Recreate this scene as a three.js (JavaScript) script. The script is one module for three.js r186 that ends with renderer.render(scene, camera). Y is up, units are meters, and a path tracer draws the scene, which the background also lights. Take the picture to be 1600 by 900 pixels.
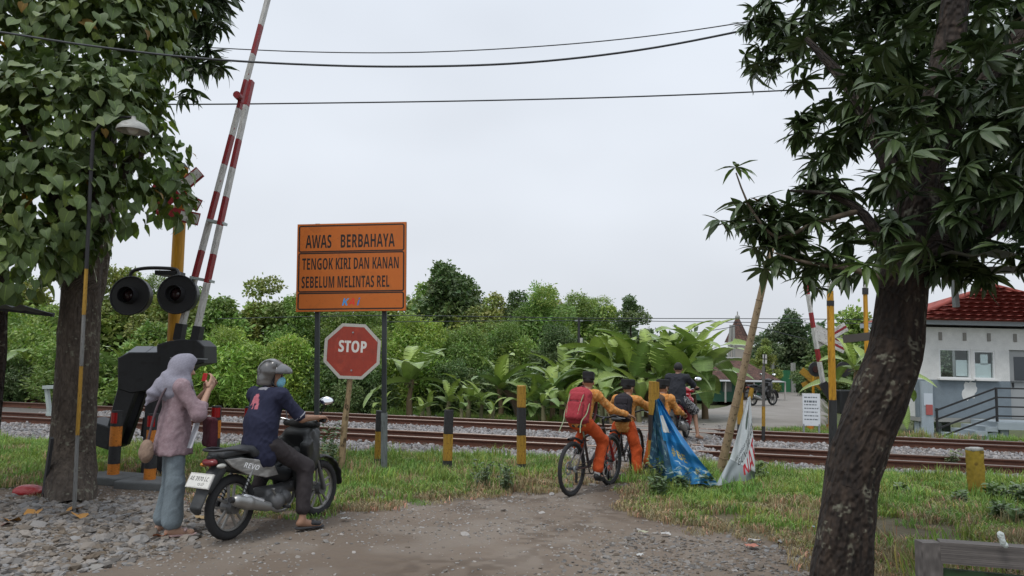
import * as THREE from 'three';
import { mergeGeometries, mergeVertices, toCreasedNormals } from 'three/addons/utils/BufferGeometryUtils.js';
import { RoundedBoxGeometry } from 'three/addons/geometries/RoundedBoxGeometry.js';
import { ImprovedNoise } from 'three/addons/math/ImprovedNoise.js';

// ---------------------------------------------------------------- camera, sky, sun, exposure
const scene = new THREE.Scene();
const camera = new THREE.PerspectiveCamera(2 * Math.atan(450 / 1200) * 180 / Math.PI, 16 / 9, 0.1, 1500);
camera.position.set(0, 1.57, 0);
camera.rotation.order = 'YXZ';
camera.rotation.set(Math.atan(113 / 1200), 0, 1.3 * Math.PI / 180);
camera.updateMatrixWorld(true);
const renderer = new THREE.WebGLRenderer({ antialias: true });
renderer.toneMapping = THREE.LinearToneMapping;
renderer.toneMappingExposure = 1.14;
renderer.shadowMap.enabled = true;

const noise3 = new ImprovedNoise();
const N3 = (x, y, z) => noise3.noise(x + 101.3, y + 57.7, z + 33.1);
const fbm = (x, y, z, o = 4) => { let a = 0, s = 1, t = 0; for (let i = 0; i < o; i++) { a += N3(x, y, z) * s; t += s; s *= 0.5; x *= 2.03; y *= 2.03; z *= 2.03; } return a / t; };
{ // overcast sky: thin cloud, nearly even, a little brighter towards the zenith
  const w = 512, h = 256, d = new Float32Array(w * h * 4);
  for (let j = 0; j < h; j++) for (let i = 0; i < w; i++) {
    const lat = ((j + 0.5) / h - 0.5) * Math.PI, lon = (i / w) * Math.PI * 2;
    const x = Math.cos(lat) * Math.cos(lon), y = Math.sin(lat), z = Math.cos(lat) * Math.sin(lon);
    const e = Math.max(0, y), n = fbm(x * 2.2, y * 5.5, z * 2.2, 5), n2 = fbm(x * 0.9 + 9, y * 2.5, z * 0.9, 3);
    let v = 0.69 + 0.40 * e * e + 0.12 * n + 0.08 * n2;
    const t = Math.min(1, e * 1.6);
    const k = (j * w + i) * 4;
    d[k] = v * (0.945 - 0.04 * t); d[k + 1] = v * (0.992 - 0.012 * t); d[k + 2] = v * (1.062 + 0.035 * t); d[k + 3] = 1;
    if (y < 0) { const g = Math.min(1, -y * 6); d[k] += (0.16 - d[k]) * g; d[k + 1] += (0.16 - d[k + 1]) * g; d[k + 2] += (0.13 - d[k + 2]) * g; }
  }
  const t = new THREE.DataTexture(d, w, h, THREE.RGBAFormat, THREE.FloatType);
  t.mapping = THREE.EquirectangularReflectionMapping; t.magFilter = t.minFilter = THREE.LinearFilter; t.needsUpdate = true;
  scene.background = t; scene.environment = t;
}
const sun = new THREE.DirectionalLight(new THREE.Color(1, 0.97, 0.92), 1.3);
sun.position.set(-14, 40, 6); sun.target.position.set(0, 0, -12); scene.add(sun, sun.target);
sun.castShadow = true; sun.shadow.radius = 34;
Object.assign(sun.shadow.camera, { left: -30, right: 30, top: 30, bottom: -30, near: 1, far: 120 }); sun.shadow.mapSize.set(2048, 2048);

// ---------------------------------------------------------------- helpers
let seed = 12345;
const rnd = () => { seed = (seed * 1664525 + 1013904223) >>> 0; return seed / 4294967296; };
const R = (a, b) => a + (b - a) * rnd();
const V = (x, y, z) => new THREE.Vector3(x, y, z);
const DEG = Math.PI / 180;
function ray(px, py) { return V(px - 800, 450 - py, -1200).applyQuaternion(camera.quaternion); }
function G(px, py, y = 0) { const r = ray(px, py), t = (y - 1.57) / r.y; return V(r.x * t, y, r.z * t); }      // a pixel of the photograph -> point on the ground
function P(px, py, d) { const r = ray(px, py), t = -d / r.z; return V(r.x * t, 1.57 + r.y * t, -d); }            // ... -> point at depth d
const cr = (r, g, b) => new THREE.Color().setRGB(r, g, b);
function mat(c, rough = 0.8, o = {}) { return new THREE.MeshPhysicalMaterial({ color: Array.isArray(c) ? cr(...c) : new THREE.Color(c), roughness: rough, side: THREE.DoubleSide, ...o }); }
const taken = {};
function numbered(n) { if (!(n in taken)) { taken[n] = 0; return n; } taken[n]++; return n + '_' + String(taken[n]).padStart(3, '0'); }
function tag(o, label, category, group) { o.userData.label = label; o.userData.category = category; if (group) o.userData.group = group; return o; }
function thing(name, label, category, pos = [0, 0, 0], turn = 0, group) {
  const o = new THREE.Group(); o.name = numbered(name); scene.add(o);
  if (pos.isVector3) o.position.copy(pos); else o.position.set(...pos);
  o.rotation.y = turn; return tag(o, label, category, group);
}
function mesh(name, geo, m, parent) {
  if (Array.isArray(geo)) geo = merge(geo);
  const o = new THREE.Mesh(geo, m); o.name = parent ? name : numbered(name); o.castShadow = o.receiveShadow = true; (parent || scene).add(o); return o;
}
function solo(name, geo, m, label, category, group) { return tag(mesh(name, geo, m), label, category, group); }
function struct(name, geo, m, parent) { const o = mesh(name, geo, m, parent); if (!parent) o.userData.kind = 'structure'; return o; }
function merge(list) {
  const any = list.some(g => g.index), out = [];
  const attrs = ['position', 'normal', 'uv']; const col = list.some(g => g.attributes.color);
  for (let g of list) {
    if (g.index) g = g.toNonIndexed();
    const n = g.attributes.position.count;
    if (!g.attributes.normal) g.computeVertexNormals();
    if (!g.attributes.uv) { const u = new Float32Array(n * 2), p = g.attributes.position; for (let i = 0; i < n; i++) { u[2 * i] = p.getX(i) * 0.8 + p.getZ(i) * 0.6; u[2 * i + 1] = p.getY(i); } g.setAttribute('uv', new THREE.BufferAttribute(u, 2)); }
    if (col && !g.attributes.color) g.setAttribute('color', new THREE.BufferAttribute(new Float32Array(n * 3).fill(1), 3));
    for (const k of Object.keys(g.attributes)) if (!attrs.includes(k) && k !== 'color') g.deleteAttribute(k);
    out.push(g);
  }
  return mergeGeometries(out);
}
const X4 = new THREE.Matrix4();
function place(g, p, rot = [0, 0, 0], s = [1, 1, 1]) { X4.compose(p.isVector3 ? p : V(...p), new THREE.Quaternion().setFromEuler(new THREE.Euler(...rot)), V(...s)); g.applyMatrix4(X4); return g; }
function box(w, h, d, p = [0, 0, 0], rot = [0, 0, 0], r = 0) { return place(r ? new RoundedBoxGeometry(w, h, d, 2, r) : new THREE.BoxGeometry(w, h, d), p, rot); }
function rod(a, b, r0, r1 = r0, n = 8, open = false) { // tapered cylinder from a to b
  a = a.isVector3 ? a : V(...a); b = b.isVector3 ? b : V(...b);
  const d = b.clone().sub(a), L = d.length(), g = new THREE.CylinderGeometry(r1, r0, L, n, 1, open);
  const q = new THREE.Quaternion().setFromUnitVectors(V(0, 1, 0), d.normalize());
  X4.compose(a.clone().add(b).multiplyScalar(0.5), q, V(1, 1, 1)); g.applyMatrix4(X4); return g;
}
function tube(pts, r, n = 8, seg) { const c = new THREE.CatmullRomCurve3(pts.map(p => p.isVector3 ? p : V(...p))); return new THREE.TubeGeometry(c, seg || pts.length * 6, r, n); }
function bar(a, b, w, t) { // square bar from a to b
  a = a.isVector3 ? a : V(...a); b = b.isVector3 ? b : V(...b); const d = b.clone().sub(a), L = d.length();
  const g = new THREE.BoxGeometry(L, w, t); const x = d.normalize(), up = Math.abs(x.y) > 0.98 ? V(0, 0, 1) : V(0, 1, 0), z = x.clone().cross(up).normalize(), y = z.clone().cross(x);
  X4.makeBasis(x, y, z).setPosition(a.add(b).multiplyScalar(0.5)); g.applyMatrix4(X4); return g;
}
function limbTube(pts, radii, n = 10, bump = 0.08, sd = 0) { // irregular tapered tube (trunks, limbs) with uv in metres
  const c = new THREE.CatmullRomCurve3(pts.map(p => p.isVector3 ? p : V(...p))); const L = c.getLength(), S = Math.max(4, Math.ceil(L / 0.12));
  const fr = c.computeFrenetFrames(S), pos = [], uv = [], idx = [];
  for (let i = 0; i <= S; i++) {
    const t = i / S, p = c.getPointAt(t), f = t * (radii.length - 1), k = Math.min(radii.length - 2, Math.floor(f)), r = radii[k] + (radii[k + 1] - radii[k]) * (f - k);
    for (let j = 0; j <= n; j++) {
      const a = j / n * Math.PI * 2, dir = fr.normals[i].clone().multiplyScalar(Math.cos(a)).add(fr.binormals[i].clone().multiplyScalar(Math.sin(a)));
      const q = p.clone().addScaledVector(dir, r);
      const rr = r * (1 + bump * (N3(q.x * 4 + sd, q.y * 2.5, q.z * 4) * 1.6 + 0.7 * N3(q.x * 14 + sd, q.y * 6, q.z * 14)));
      q.copy(p).addScaledVector(dir, rr); pos.push(q.x, q.y, q.z); uv.push(j / n * Math.max(1, Math.round(r * 6.28 / 0.5)) * 0.5, t * L);
    }
  }
  for (let i = 0; i < S; i++) for (let j = 0; j < n; j++) { const a = i * (n + 1) + j, b = a + n + 1; idx.push(a, b, a + 1, a + 1, b, b + 1); }
  const g = new THREE.BufferGeometry(); g.setAttribute('position', new THREE.Float32BufferAttribute(pos, 3)); g.setAttribute('uv', new THREE.Float32BufferAttribute(uv, 2)); g.setIndex(idx); g.computeVertexNormals(); return g;
}
function tex(w, h, fn, srgb = true) {
  const d = new Uint8Array(w * h * 4);
  for (let j = 0; j < h; j++) for (let i = 0; i < w; i++) { const c = fn(i, j, i / w, j / h), k = (j * w + i) * 4; d[k] = Math.max(0, Math.min(255, c[0] * 255)); d[k + 1] = Math.max(0, Math.min(255, c[1] * 255)); d[k + 2] = Math.max(0, Math.min(255, c[2] * 255)); d[k + 3] = c.length > 3 ? Math.max(0, Math.min(255, c[3] * 255)) : 255; }
  const t = new THREE.DataTexture(d, w, h); t.wrapS = t.wrapT = THREE.RepeatWrapping; t.magFilter = THREE.LinearFilter; t.minFilter = THREE.LinearMipmapLinearFilter; t.generateMipmaps = true; if (srgb) t.colorSpace = THREE.SRGBColorSpace; t.needsUpdate = true; return t;
}
// periodic value noise for textures
function pnoise(period, sd) { const T = new Float32Array(period * period); let s = sd * 7919 + 17; for (let i = 0; i < T.length; i++) { s = (s * 1664525 + 1013904223) >>> 0; T[i] = s / 4294967296; }
  return (u, v) => { const x = u * period, y = v * period, i = Math.floor(x), j = Math.floor(y); let a = x - i, b = y - j; a = a * a * (3 - 2 * a); b = b * b * (3 - 2 * b); const m = k => ((k % period) + period) % period; const q = (I, J) => T[m(J) * period + m(I)]; return (q(i, j) * (1 - a) + q(i + 1, j) * a) * (1 - b) + (q(i, j + 1) * (1 - a) + q(i + 1, j + 1) * a) * b; }; }
function canvasTex(w, h, draw) { const c = document.createElement('canvas'); c.width = w; c.height = h; draw(c.getContext('2d'), w, h); const t = new THREE.CanvasTexture(c); t.colorSpace = THREE.SRGBColorSpace; t.magFilter = THREE.LinearFilter; return t; }
function wear(g, w, h, n, cols, amax = 0.25, rmax = 10, sd = 3) { let s = sd; const q = () => { s = (s * 1664525 + 1013904223) >>> 0; return s / 4294967296; }; for (let i = 0; i < n; i++) { g.globalAlpha = q() * amax; g.fillStyle = cols[Math.floor(q() * cols.length)]; g.beginPath(); g.ellipse(q() * w, q() * h, q() * rmax + 0.5, q() * rmax * 1.6 + 0.5, q() * 3, 0, 7); g.fill(); } g.globalAlpha = 1; }

// ---------------------------------------------------------------- signed distance shapes, meshed with surface nets
const cap = (a, b, ra, rb = ra, k) => ({ t: 0, a, b, ra, rb, k });
const ell = (c, r, rot, k) => ({ t: 1, c, r, q: rot && new THREE.Quaternion().setFromEuler(new THREE.Euler(...rot)).invert(), k });
const rbx = (c, h, r, rot, k) => ({ t: 2, c, h, r, q: rot && new THREE.Quaternion().setFromEuler(new THREE.Euler(...rot)).invert(), k });
const fcap = (a, b, ra, rb, axis, squash, k) => ({ t: 3, a, b, ra, rb, ax: axis, sq: squash, k });   // capsule flattened along axis
const sub = (p, k) => ({ ...p, sub: true, k });
const tmpv = V(0, 0, 0);
function prim(s, x, y, z) {
  if (s.t === 0 || s.t === 3) {
    const { a, b } = s; let px = x - a[0], py = y - a[1], pz = z - a[2]; const bx = b[0] - a[0], by = b[1] - a[1], bz = b[2] - a[2];
    const h = Math.max(0, Math.min(1, (px * bx + py * by + pz * bz) / (bx * bx + by * by + bz * bz + 1e-9)));
    px -= bx * h; py -= by * h; pz -= bz * h;
    if (s.t === 3) { const d = px * s.ax[0] + py * s.ax[1] + pz * s.ax[2], e = d / s.sq - d; px += s.ax[0] * e; py += s.ax[1] * e; pz += s.ax[2] * e; const q = Math.sqrt(px * px + py * py + pz * pz) - (s.ra + (s.rb - s.ra) * h); return q * (0.5 + 0.5 * s.sq); }
    return Math.sqrt(px * px + py * py + pz * pz) - (s.ra + (s.rb - s.ra) * h);
  }
  tmpv.set(x - s.c[0], y - s.c[1], z - s.c[2]); if (s.q) tmpv.applyQuaternion(s.q);
  if (s.t === 1) { const ax = tmpv.x / s.r[0], ay = tmpv.y / s.r[1], az = tmpv.z / s.r[2], k0 = Math.sqrt(ax * ax + ay * ay + az * az), k1 = Math.sqrt(ax * ax / s.r[0] ** 2 + ay * ay / s.r[1] ** 2 + az * az / s.r[2] ** 2); return k1 < 1e-9 ? -Math.min(...s.r) : k0 * (k0 - 1) / k1; }
  const qx = Math.abs(tmpv.x) - s.h[0] + s.r, qy = Math.abs(tmpv.y) - s.h[1] + s.r, qz = Math.abs(tmpv.z) - s.h[2] + s.r;
  return Math.hypot(Math.max(qx, 0), Math.max(qy, 0), Math.max(qz, 0)) + Math.min(0, Math.max(qx, qy, qz)) - s.r;
}
function field(prims, k, disp) {
  return (x, y, z) => {
    let d = 1e3;
    for (const s of prims) {
      const e = prim(s, x, y, z), kk = s.k === undefined ? k : s.k;
      if (s.sub) { const m = -e, h = Math.max(kk - Math.abs(d - m), 0) / (kk || 1); d = Math.max(d, m) + h * h * kk * 0.25; }
      else { const h = Math.max(kk - Math.abs(d - e), 0) / (kk || 1); d = Math.min(d, e) - h * h * kk * 0.25; }
    }
    return disp ? d + disp(x, y, z) : d;
  };
}
function bounds(prims, pad) { const lo = [1e9, 1e9, 1e9], hi = [-1e9, -1e9, -1e9]; for (const s of prims) { if (s.sub) continue; for (let i = 0; i < 3; i++) { if (s.t === 0 || s.t === 3) { lo[i] = Math.min(lo[i], s.a[i] - s.ra, s.b[i] - s.rb); hi[i] = Math.max(hi[i], s.a[i] + s.ra, s.b[i] + s.rb); } else { const r = s.q ? Math.hypot(...(s.r.length ? s.r : s.h)) : (s.r.length ? s.r : s.h)[i]; lo[i] = Math.min(lo[i], s.c[i] - r); hi[i] = Math.max(hi[i], s.c[i] + r); } } } return [lo.map(v => v - pad), hi.map(v => v + pad)]; }
function sdf(prims, cell = 0.011, k = 0.03, disp, colour) {
  const f = field(prims, k, disp), [lo, hi] = bounds(prims, 0.03 + cell * 2);
  const n = [0, 1, 2].map(i => Math.ceil((hi[i] - lo[i]) / cell / 4) * 4 + 1), [nx, ny, nz] = n, W = new Float32Array(nx * ny * nz), B = 4, half = B * cell * 0.5, diag = half * 1.74 * 1.35 + 0.012;
  for (let bz = 0; bz < nz; bz += B) for (let by = 0; by < ny; by += B) for (let bx = 0; bx < nx; bx += B) {
    const d = f(lo[0] + bx * cell + half, lo[1] + by * cell + half, lo[2] + bz * cell + half), far = Math.abs(d) > diag * 1.6;
    for (let z = bz; z < Math.min(nz, bz + B); z++) for (let y = by; y < Math.min(ny, by + B); y++) for (let x = bx; x < Math.min(nx, bx + B); x++) W[(z * ny + y) * nx + x] = far ? d : f(lo[0] + x * cell, lo[1] + y * cell, lo[2] + z * cell);
  }
  const id = new Int32Array(nx * ny * nz).fill(-1), pos = [], idx = [], off = [0, 1, nx, nx + 1, nx * ny, nx * ny + 1, nx * ny + nx, nx * ny + nx + 1], E = [[0, 1], [2, 3], [4, 5], [6, 7], [0, 2], [1, 3], [4, 6], [5, 7], [0, 4], [1, 5], [2, 6], [3, 7]];
  for (let z = 0; z < nz - 1; z++) for (let y = 0; y < ny - 1; y++) for (let x = 0; x < nx - 1; x++) {
    const o = (z * ny + y) * nx + x; let m = 0; for (let i = 0; i < 8; i++) if (W[o + off[i]] < 0) m |= 1 << i; if (m === 0 || m === 255) continue;
    let sx = 0, sy = 0, sz = 0, c = 0; for (const [a, b] of E) { const va = W[o + off[a]], vb = W[o + off[b]]; if ((va < 0) === (vb < 0)) continue; const t = va / (va - vb); sx += (a & 1) + t * ((b & 1) - (a & 1)); sy += (a >> 1 & 1) + t * ((b >> 1 & 1) - (a >> 1 & 1)); sz += (a >> 2) + t * ((b >> 2) - (a >> 2)); c++; }
    id[o] = pos.length / 3; pos.push(lo[0] + (x + sx / c) * cell, lo[1] + (y + sy / c) * cell, lo[2] + (z + sz / c) * cell);
  }
  const st = [1, nx, nx * ny];
  for (let z = 1; z < nz - 1; z++) for (let y = 1; y < ny - 1; y++) for (let x = 1; x < nx - 1; x++) {
    const o = (z * ny + y) * nx + x, a = W[o] < 0;
    for (let ax = 0; ax < 3; ax++) { if (a === (W[o + st[ax]] < 0)) continue; const u = st[(ax + 1) % 3], v = st[(ax + 2) % 3]; const q = [id[o - u - v], id[o - v], id[o], id[o - u]]; if (q.some(i => i < 0)) continue; if (a) idx.push(q[0], q[1], q[2], q[0], q[2], q[3]); else idx.push(q[0], q[2], q[1], q[0], q[3], q[2]); }
  }
  const g = new THREE.BufferGeometry(); g.setAttribute('position', new THREE.Float32BufferAttribute(pos, 3)); g.setIndex(idx); g.computeVertexNormals();
  const uv = new Float32Array(pos.length / 3 * 2); for (let i = 0; i < pos.length / 3; i++) { uv[2 * i] = pos[3 * i] * 0.8 + pos[3 * i + 2] * 0.6; uv[2 * i + 1] = pos[3 * i + 1]; } g.setAttribute('uv', new THREE.BufferAttribute(uv, 2));
  if (colour) { const c = new Float32Array(pos.length); for (let i = 0; i < pos.length; i += 3) { const q = colour(pos[i], pos[i + 1], pos[i + 2]); c[i] = q[0]; c[i + 1] = q[1]; c[i + 2] = q[2]; } g.setAttribute('color', new THREE.BufferAttribute(c, 3)); }
  return g;
}
const dummy = new THREE.Object3D();
function instances(name, geo, m, items, parent, kind = 'stuff') { // items: [position, quaternion, scale(Vector3), colour?]
  const o = new THREE.InstancedMesh(geo, m, items.length); o.name = parent ? name : numbered(name); o.castShadow = o.receiveShadow = true;
  items.forEach((it, i) => { X4.compose(it[0], it[1], it[2]); o.setMatrixAt(i, X4); if (it[3]) o.setColorAt(i, it[3]); });
  if (kind) o.userData.kind = kind; (parent || scene).add(o); return o;
}
const Q = (x, y, z) => new THREE.Quaternion().setFromEuler(new THREE.Euler(x, y, z, 'YXZ'));
function inPoly(pts, x, z) { let c = false; for (let i = 0, j = pts.length - 1; i < pts.length; j = i++) if ((pts[i].z > z) !== (pts[j].z > z) && x < (pts[j].x - pts[i].x) * (z - pts[i].z) / (pts[j].z - pts[i].z) + pts[i].x) c = !c; return c; }
function polyDist(pts, x, z) { let d = 1e9; for (let i = 0, j = pts.length - 1; i < pts.length; j = i++) { const ax = pts[j].x, az = pts[j].z, bx = pts[i].x - ax, bz = pts[i].z - az, h = Math.max(0, Math.min(1, ((x - ax) * bx + (z - az) * bz) / (bx * bx + bz * bz + 1e-9))); d = Math.min(d, Math.hypot(x - ax - bx * h, z - az - bz * h)); } return inPoly(pts, x, z) ? -d : d; }
// ---------------------------------------------------------------- ground, tracks, road
const TM = 0.255, TN = Math.hypot(1, TM);
const sOf = (x, z) => (TM * x - z) / TN, uOf = (x, z) => (x + TM * z) / TN;
const trackPt = (u, s, y = 0) => V((u + TM * s) / TN, y, (TM * u - s) / TN);
const RAIL_S = [14.3, 15.367, 18.2, 19.267], RAIL_TOP = 0.05;
const TRACK_TURN = -Math.atan(TM);
const ss = (a, b, x) => { const t = Math.max(0, Math.min(1, (x - a) / (b - a))); return t * t * (3 - 2 * t); };
const ballastEdge = u => 12.45 + 0.165 * Math.min(0, Math.max(-14, u)) + 0.02 * Math.max(0, u);
const roadPts = [[0.6, -7.5], [1.4, -10.5], [2.5, -14.6], [3.7, -18.7], [5.9, -22], [9, -27], [15.5, -43], [22, -66], [24, -110]];
const roadHalf = s => 1.2 + 1.1 * ss(20, 21.2, s) - 0.5 * ss(25, 32, s);
function roadDist(x, z) { let d = 1e9; for (let i = 1; i < roadPts.length; i++) { const [ax, az] = roadPts[i - 1], bx = roadPts[i][0] - ax, bz = roadPts[i][1] - az, h = Math.max(0, Math.min(1, ((x - ax) * bx + (z - az) * bz) / (bx * bx + bz * bz))); d = Math.min(d, Math.hypot(x - ax - bx * h, z - az - bz * h)); } return d; }
const grassPolyL = [[-900, 770], [0, 762], [75, 768], [130, 738], [200, 735], [275, 742], [330, 770], [400, 800], [520, 800], [560, 790], [640, 782], [740, 774], [840, 764], [872, 752], [895, 722], [930, 690], [930, 610], [-900, 575]].map(p => G(...p));
const grassPolyR = [[1024, 700], [1010, 742], [1000, 772], [1015, 800], [1080, 818], [1150, 832], [1270, 848], [1330, 890], [1420, 905], [1500, 960], [1800, 1100], [2400, 900], [2400, 620], [1200, 640], [1090, 680]].map(p => G(...p));
const gravelPoly = [[-600, 800], [0, 783], [130, 790], [230, 778], [310, 790], [290, 838], [215, 868], [120, 885], [20, 905], [-500, 1000]].map(p => G(...p));
const gravelPolyR = [[985, 838], [1100, 845], [1280, 856], [1400, 905], [1200, 990], [1000, 960], [900, 890]].map(p => G(...p));
function H(x, z) {
  const s = sOf(x, z), u = uOf(x, z), e = ballastEdge(u);
  let y = 0.022 * fbm(x * 0.6, 0, z * 0.6, 3) + 0.012 * N3(x * 3.1, 4, z * 3.1);
  y *= 1 - ss(e, e + 1, s) * 0.7;
  y -= 0.105 * ss(e, e + 0.9, s);
  y -= 0.16 * ss(20.8, 22.6, s) + 0.5 * ss(21, 24, s) * ss(8.5, 11.5, x - Math.max(0, -z - 24) * 0.3);
  const rd = roadDist(x, z), hw = roadHalf(s), w = 1 - ss(hw - 0.2, hw + 0.35, rd);
  const rise = ss(11.5, 13.4, s) * (1 - ss(25, 32, s));
  y = y * (1 - w * ss(9, 12, s)) + w * ss(9, 12, s) * (0.028 * rise + 0.008 * N3(x * 2, 1, z * 2));
  y += 0.10 * Math.exp(-(((x - G(1040, 765).x) / 0.55) ** 2 + ((z - G(1040, 765).z) / 0.4) ** 2)); // low mound under the banners
  return y;
}
const onG = (px, py, dy = 0) => { let p = G(px, py); for (let i = 0; i < 4; i++) p = G(px, py, H(p.x, p.z)); p.y += dy; return p; };
const atH = p => { p.y = H(p.x, p.z); return p; };
{
  const axis = (a, b, step, far) => { const v = []; for (let x = a; x <= b + 1e-6; x += step) v.push(x); let d = step, l = a, r = b, L = [], Rr = []; while (r < far) { d *= 1.35; l -= d; r += d; L.unshift(l); Rr.push(r); } return [...L, ...v, ...Rr]; };
  const xs = axis(-17, 21, 0.16, 500), zs = axis(-34, 3, 0.16, 500), nx = xs.length, nz = zs.length, pos = new Float32Array(nx * nz * 3), uv = new Float32Array(nx * nz * 2), idx = [];
  const S = 48, X0 = -22, Z0 = 4;
  for (let j = 0; j < nz; j++) for (let i = 0; i < nx; i++) { const k = j * nx + i; pos[3 * k] = xs[i]; pos[3 * k + 1] = H(xs[i], zs[j]); pos[3 * k + 2] = zs[j]; uv[2 * k] = (xs[i] - X0) / S; uv[2 * k + 1] = (Z0 - zs[j]) / S; }
  for (let j = 0; j < nz - 1; j++) for (let i = 0; i < nx - 1; i++) { const a = j * nx + i, b = a + nx; idx.push(a, b, a + 1, a + 1, b, b + 1); }
  const g = new THREE.BufferGeometry(); g.setAttribute('position', new THREE.BufferAttribute(pos, 3)); g.setAttribute('uv', new THREE.BufferAttribute(uv, 2)); g.setIndex(idx); g.computeVertexNormals();
  const T = 2048, n1 = pnoise(512, 1), n2 = pnoise(128, 2), n3 = pnoise(48, 3), n4 = pnoise(1024, 4), n5 = pnoise(22, 5);
  const hgt = new Float32Array(T * T);
  const C = 400, gdT = new Float32Array((C + 1) ** 2), rdT = new Float32Array((C + 1) ** 2); // distances on a coarse grid
  for (let j = 0; j <= C; j++) for (let i = 0; i <= C; i++) { const x = X0 + i / C * S, z = Z0 - j / C * S; gdT[j * (C + 1) + i] = Math.min(polyDist(grassPolyL, x, z), polyDist(grassPolyR, x, z)); rdT[j * (C + 1) + i] = roadDist(x, z); }
  const look = (A, x, z) => { const fx = Math.max(0, Math.min(C - 0.001, (x - X0) / S * C)), fz = Math.max(0, Math.min(C - 0.001, (Z0 - z) / S * C)), i = Math.floor(fx), j = Math.floor(fz), a = fx - i, b = fz - j, k = j * (C + 1) + i; return (A[k] * (1 - a) + A[k + 1] * a) * (1 - b) + (A[k + C + 1] * (1 - a) + A[k + C + 2] * a) * b; };
  const mixc = (a, b, t) => [a[0] + (b[0] - a[0]) * t, a[1] + (b[1] - a[1]) * t, a[2] + (b[2] - a[2]) * t];
  const colour = tex(T, T, (i, j, u, v) => {
    const x = X0 + u * S, z = Z0 - v * S, a = n1(u, v), b = n2(u, v), c = n3(u, v), hf = n4(u, v), e5 = n5(u, v);
    const s = sOf(x, z), uu = uOf(x, z), wx = x + (b - 0.5) * 0.5 + (c - 0.5) * 0.5, wz = z + (n2(v, u) - 0.5) * 0.5;
    // packed dirt with grey stone showing through
    let col = mixc([0.465, 0.415, 0.365], [0.405, 0.355, 0.305], c); col = mixc(col, [0.51, 0.475, 0.435], 0.5 * ss(0.45, 0.75, b)); col = mixc(col, [0.33, 0.275, 0.225], 0.75 * ss(0.5, 0.8, e5)); col = mixc(col, [0.29, 0.24, 0.195], 0.5 * ss(0.55, 0.8, n3(v * 1.3, u * 1.3)) * ss(0.4, 0.7, a));
    let h = 0.3 + 0.4 * n1(v, u) + 0.3 * hf;
    const gd = look(gdT, wx, wz);
    const gr = 1 - ss(-0.35, 0.15, gd);
    const soil = mixc(mixc([0.345, 0.30, 0.225], [0.285, 0.30, 0.18], b), [0.40, 0.35, 0.265], ss(0.5, 0.9, c) * 0.7);
    col = mixc(col, soil, gr);
    const be = ss(ballastEdge(uu) - 0.05, ballastEdge(uu) + 0.25, s + (b - 0.5) * 0.4) * (1 - ss(20.6, 21.2, s + (b - 0.5) * 0.4));
    const rd = look(rdT, wx, wz), hw = roadHalf(s), rw = 1 - ss(hw - 0.15, hw + 0.25, rd);
    if (be > 0) { col = mixc(col, [0.37, 0.355, 0.335], be); h = h * (1 - be) + be * hf; }
    if (s > 20.9) { const out = mixc([0.25, 0.28, 0.16], [0.31, 0.33, 0.17], a); col = mixc(col, out, ss(20.9, 21.5, s)); }
    if (s > 11) { const pave = mixc([0.56, 0.54, 0.515], [0.51, 0.485, 0.46], c); col = mixc(col, mixc(pave, [0.46, 0.44, 0.41], b * 0.5), rw * ss(11, 13.5, s) * (s < 21 ? 0.85 : 1)); }
    hgt[j * T + i] = h; return col;
  });
  colour.wrapS = colour.wrapT = THREE.ClampToEdgeWrapping;
  const bump = tex(T, T, (i, j) => { const h = hgt[j * T + i]; return [h, h, h]; }, false); bump.wrapS = bump.wrapT = THREE.ClampToEdgeWrapping;
  const m = new THREE.MeshStandardMaterial({ map: colour, bumpMap: bump, bumpScale: 0.03, roughness: 0.95, side: THREE.DoubleSide });
  struct('ground', g, m);
}
// stones
function stoneGeo(sd, det = 0) { let g = new THREE.IcosahedronGeometry(1, det); g.deleteAttribute('uv'); g.deleteAttribute('normal'); g = mergeVertices(g); const p = g.attributes.position; for (let i = 0; i < p.count; i++) { const k = 1 + 0.55 * N3(p.getX(i) * 1.3 + sd * 7, p.getY(i) * 1.3, p.getZ(i) * 1.3) ; p.setXYZ(i, p.getX(i) * k, p.getY(i) * k * 0.75, p.getZ(i) * k); } g = g.toNonIndexed(); g.computeVertexNormals(); g.setAttribute('uv', new THREE.BufferAttribute(new Float32Array(g.attributes.position.count * 2), 2)); return g; }
const stoneG = [stoneGeo(1), stoneGeo(2), stoneGeo(3, 1)];
const stoneM = mat([1, 1, 1], 0.92);
const rq = () => Q(R(0, 6.3), R(0, 6.3), R(0, 6.3));
{
  const sets = [[], [], []];
  // track ballast
  for (let i = 0; i < 90000; i++) {
    const u = R(-17, 17), s = R(10.2, 21.3); if (s < ballastEdge(u) + R(-0.12, 0.3) || s > 21 - R(0, 0.4)) continue;
    const p = trackPt(u, s); if (Math.abs(p.x / p.z) > 0.8 ) continue;
    const rd = roadDist(p.x, p.z); if (rd < roadHalf(s) && rnd() < (s > 17 ? 0.97 : 0.6)) continue;
    if (RAIL_S.some(r => Math.abs(s - r) < 0.07)) continue;
    const r = R(0.018, 0.042) * (rnd() < 0.15 ? 1.25 : 1); p.y = H(p.x, p.z) + R(-0.2, 0.55) * r;
    const v = R(0.14, 0.345) * (rnd() < 0.12 ? 0.6 : 1), w = R(0.0, 0.03);
    sets[i % 2].push([p, rq(), V(r * R(0.8, 1.3), r, r * R(0.8, 1.3)), cr(v + w, v, v - w * 0.8 + 0.006)]);
  }
  instances('track_ballast', stoneG[0], stoneM, sets[0]).userData.label = 'grey crushed stone ballast under and between the rails';
  instances('track_ballast', stoneG[1], stoneM, sets[1]).userData.label = 'grey crushed stone ballast under and between the rails';
}
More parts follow.
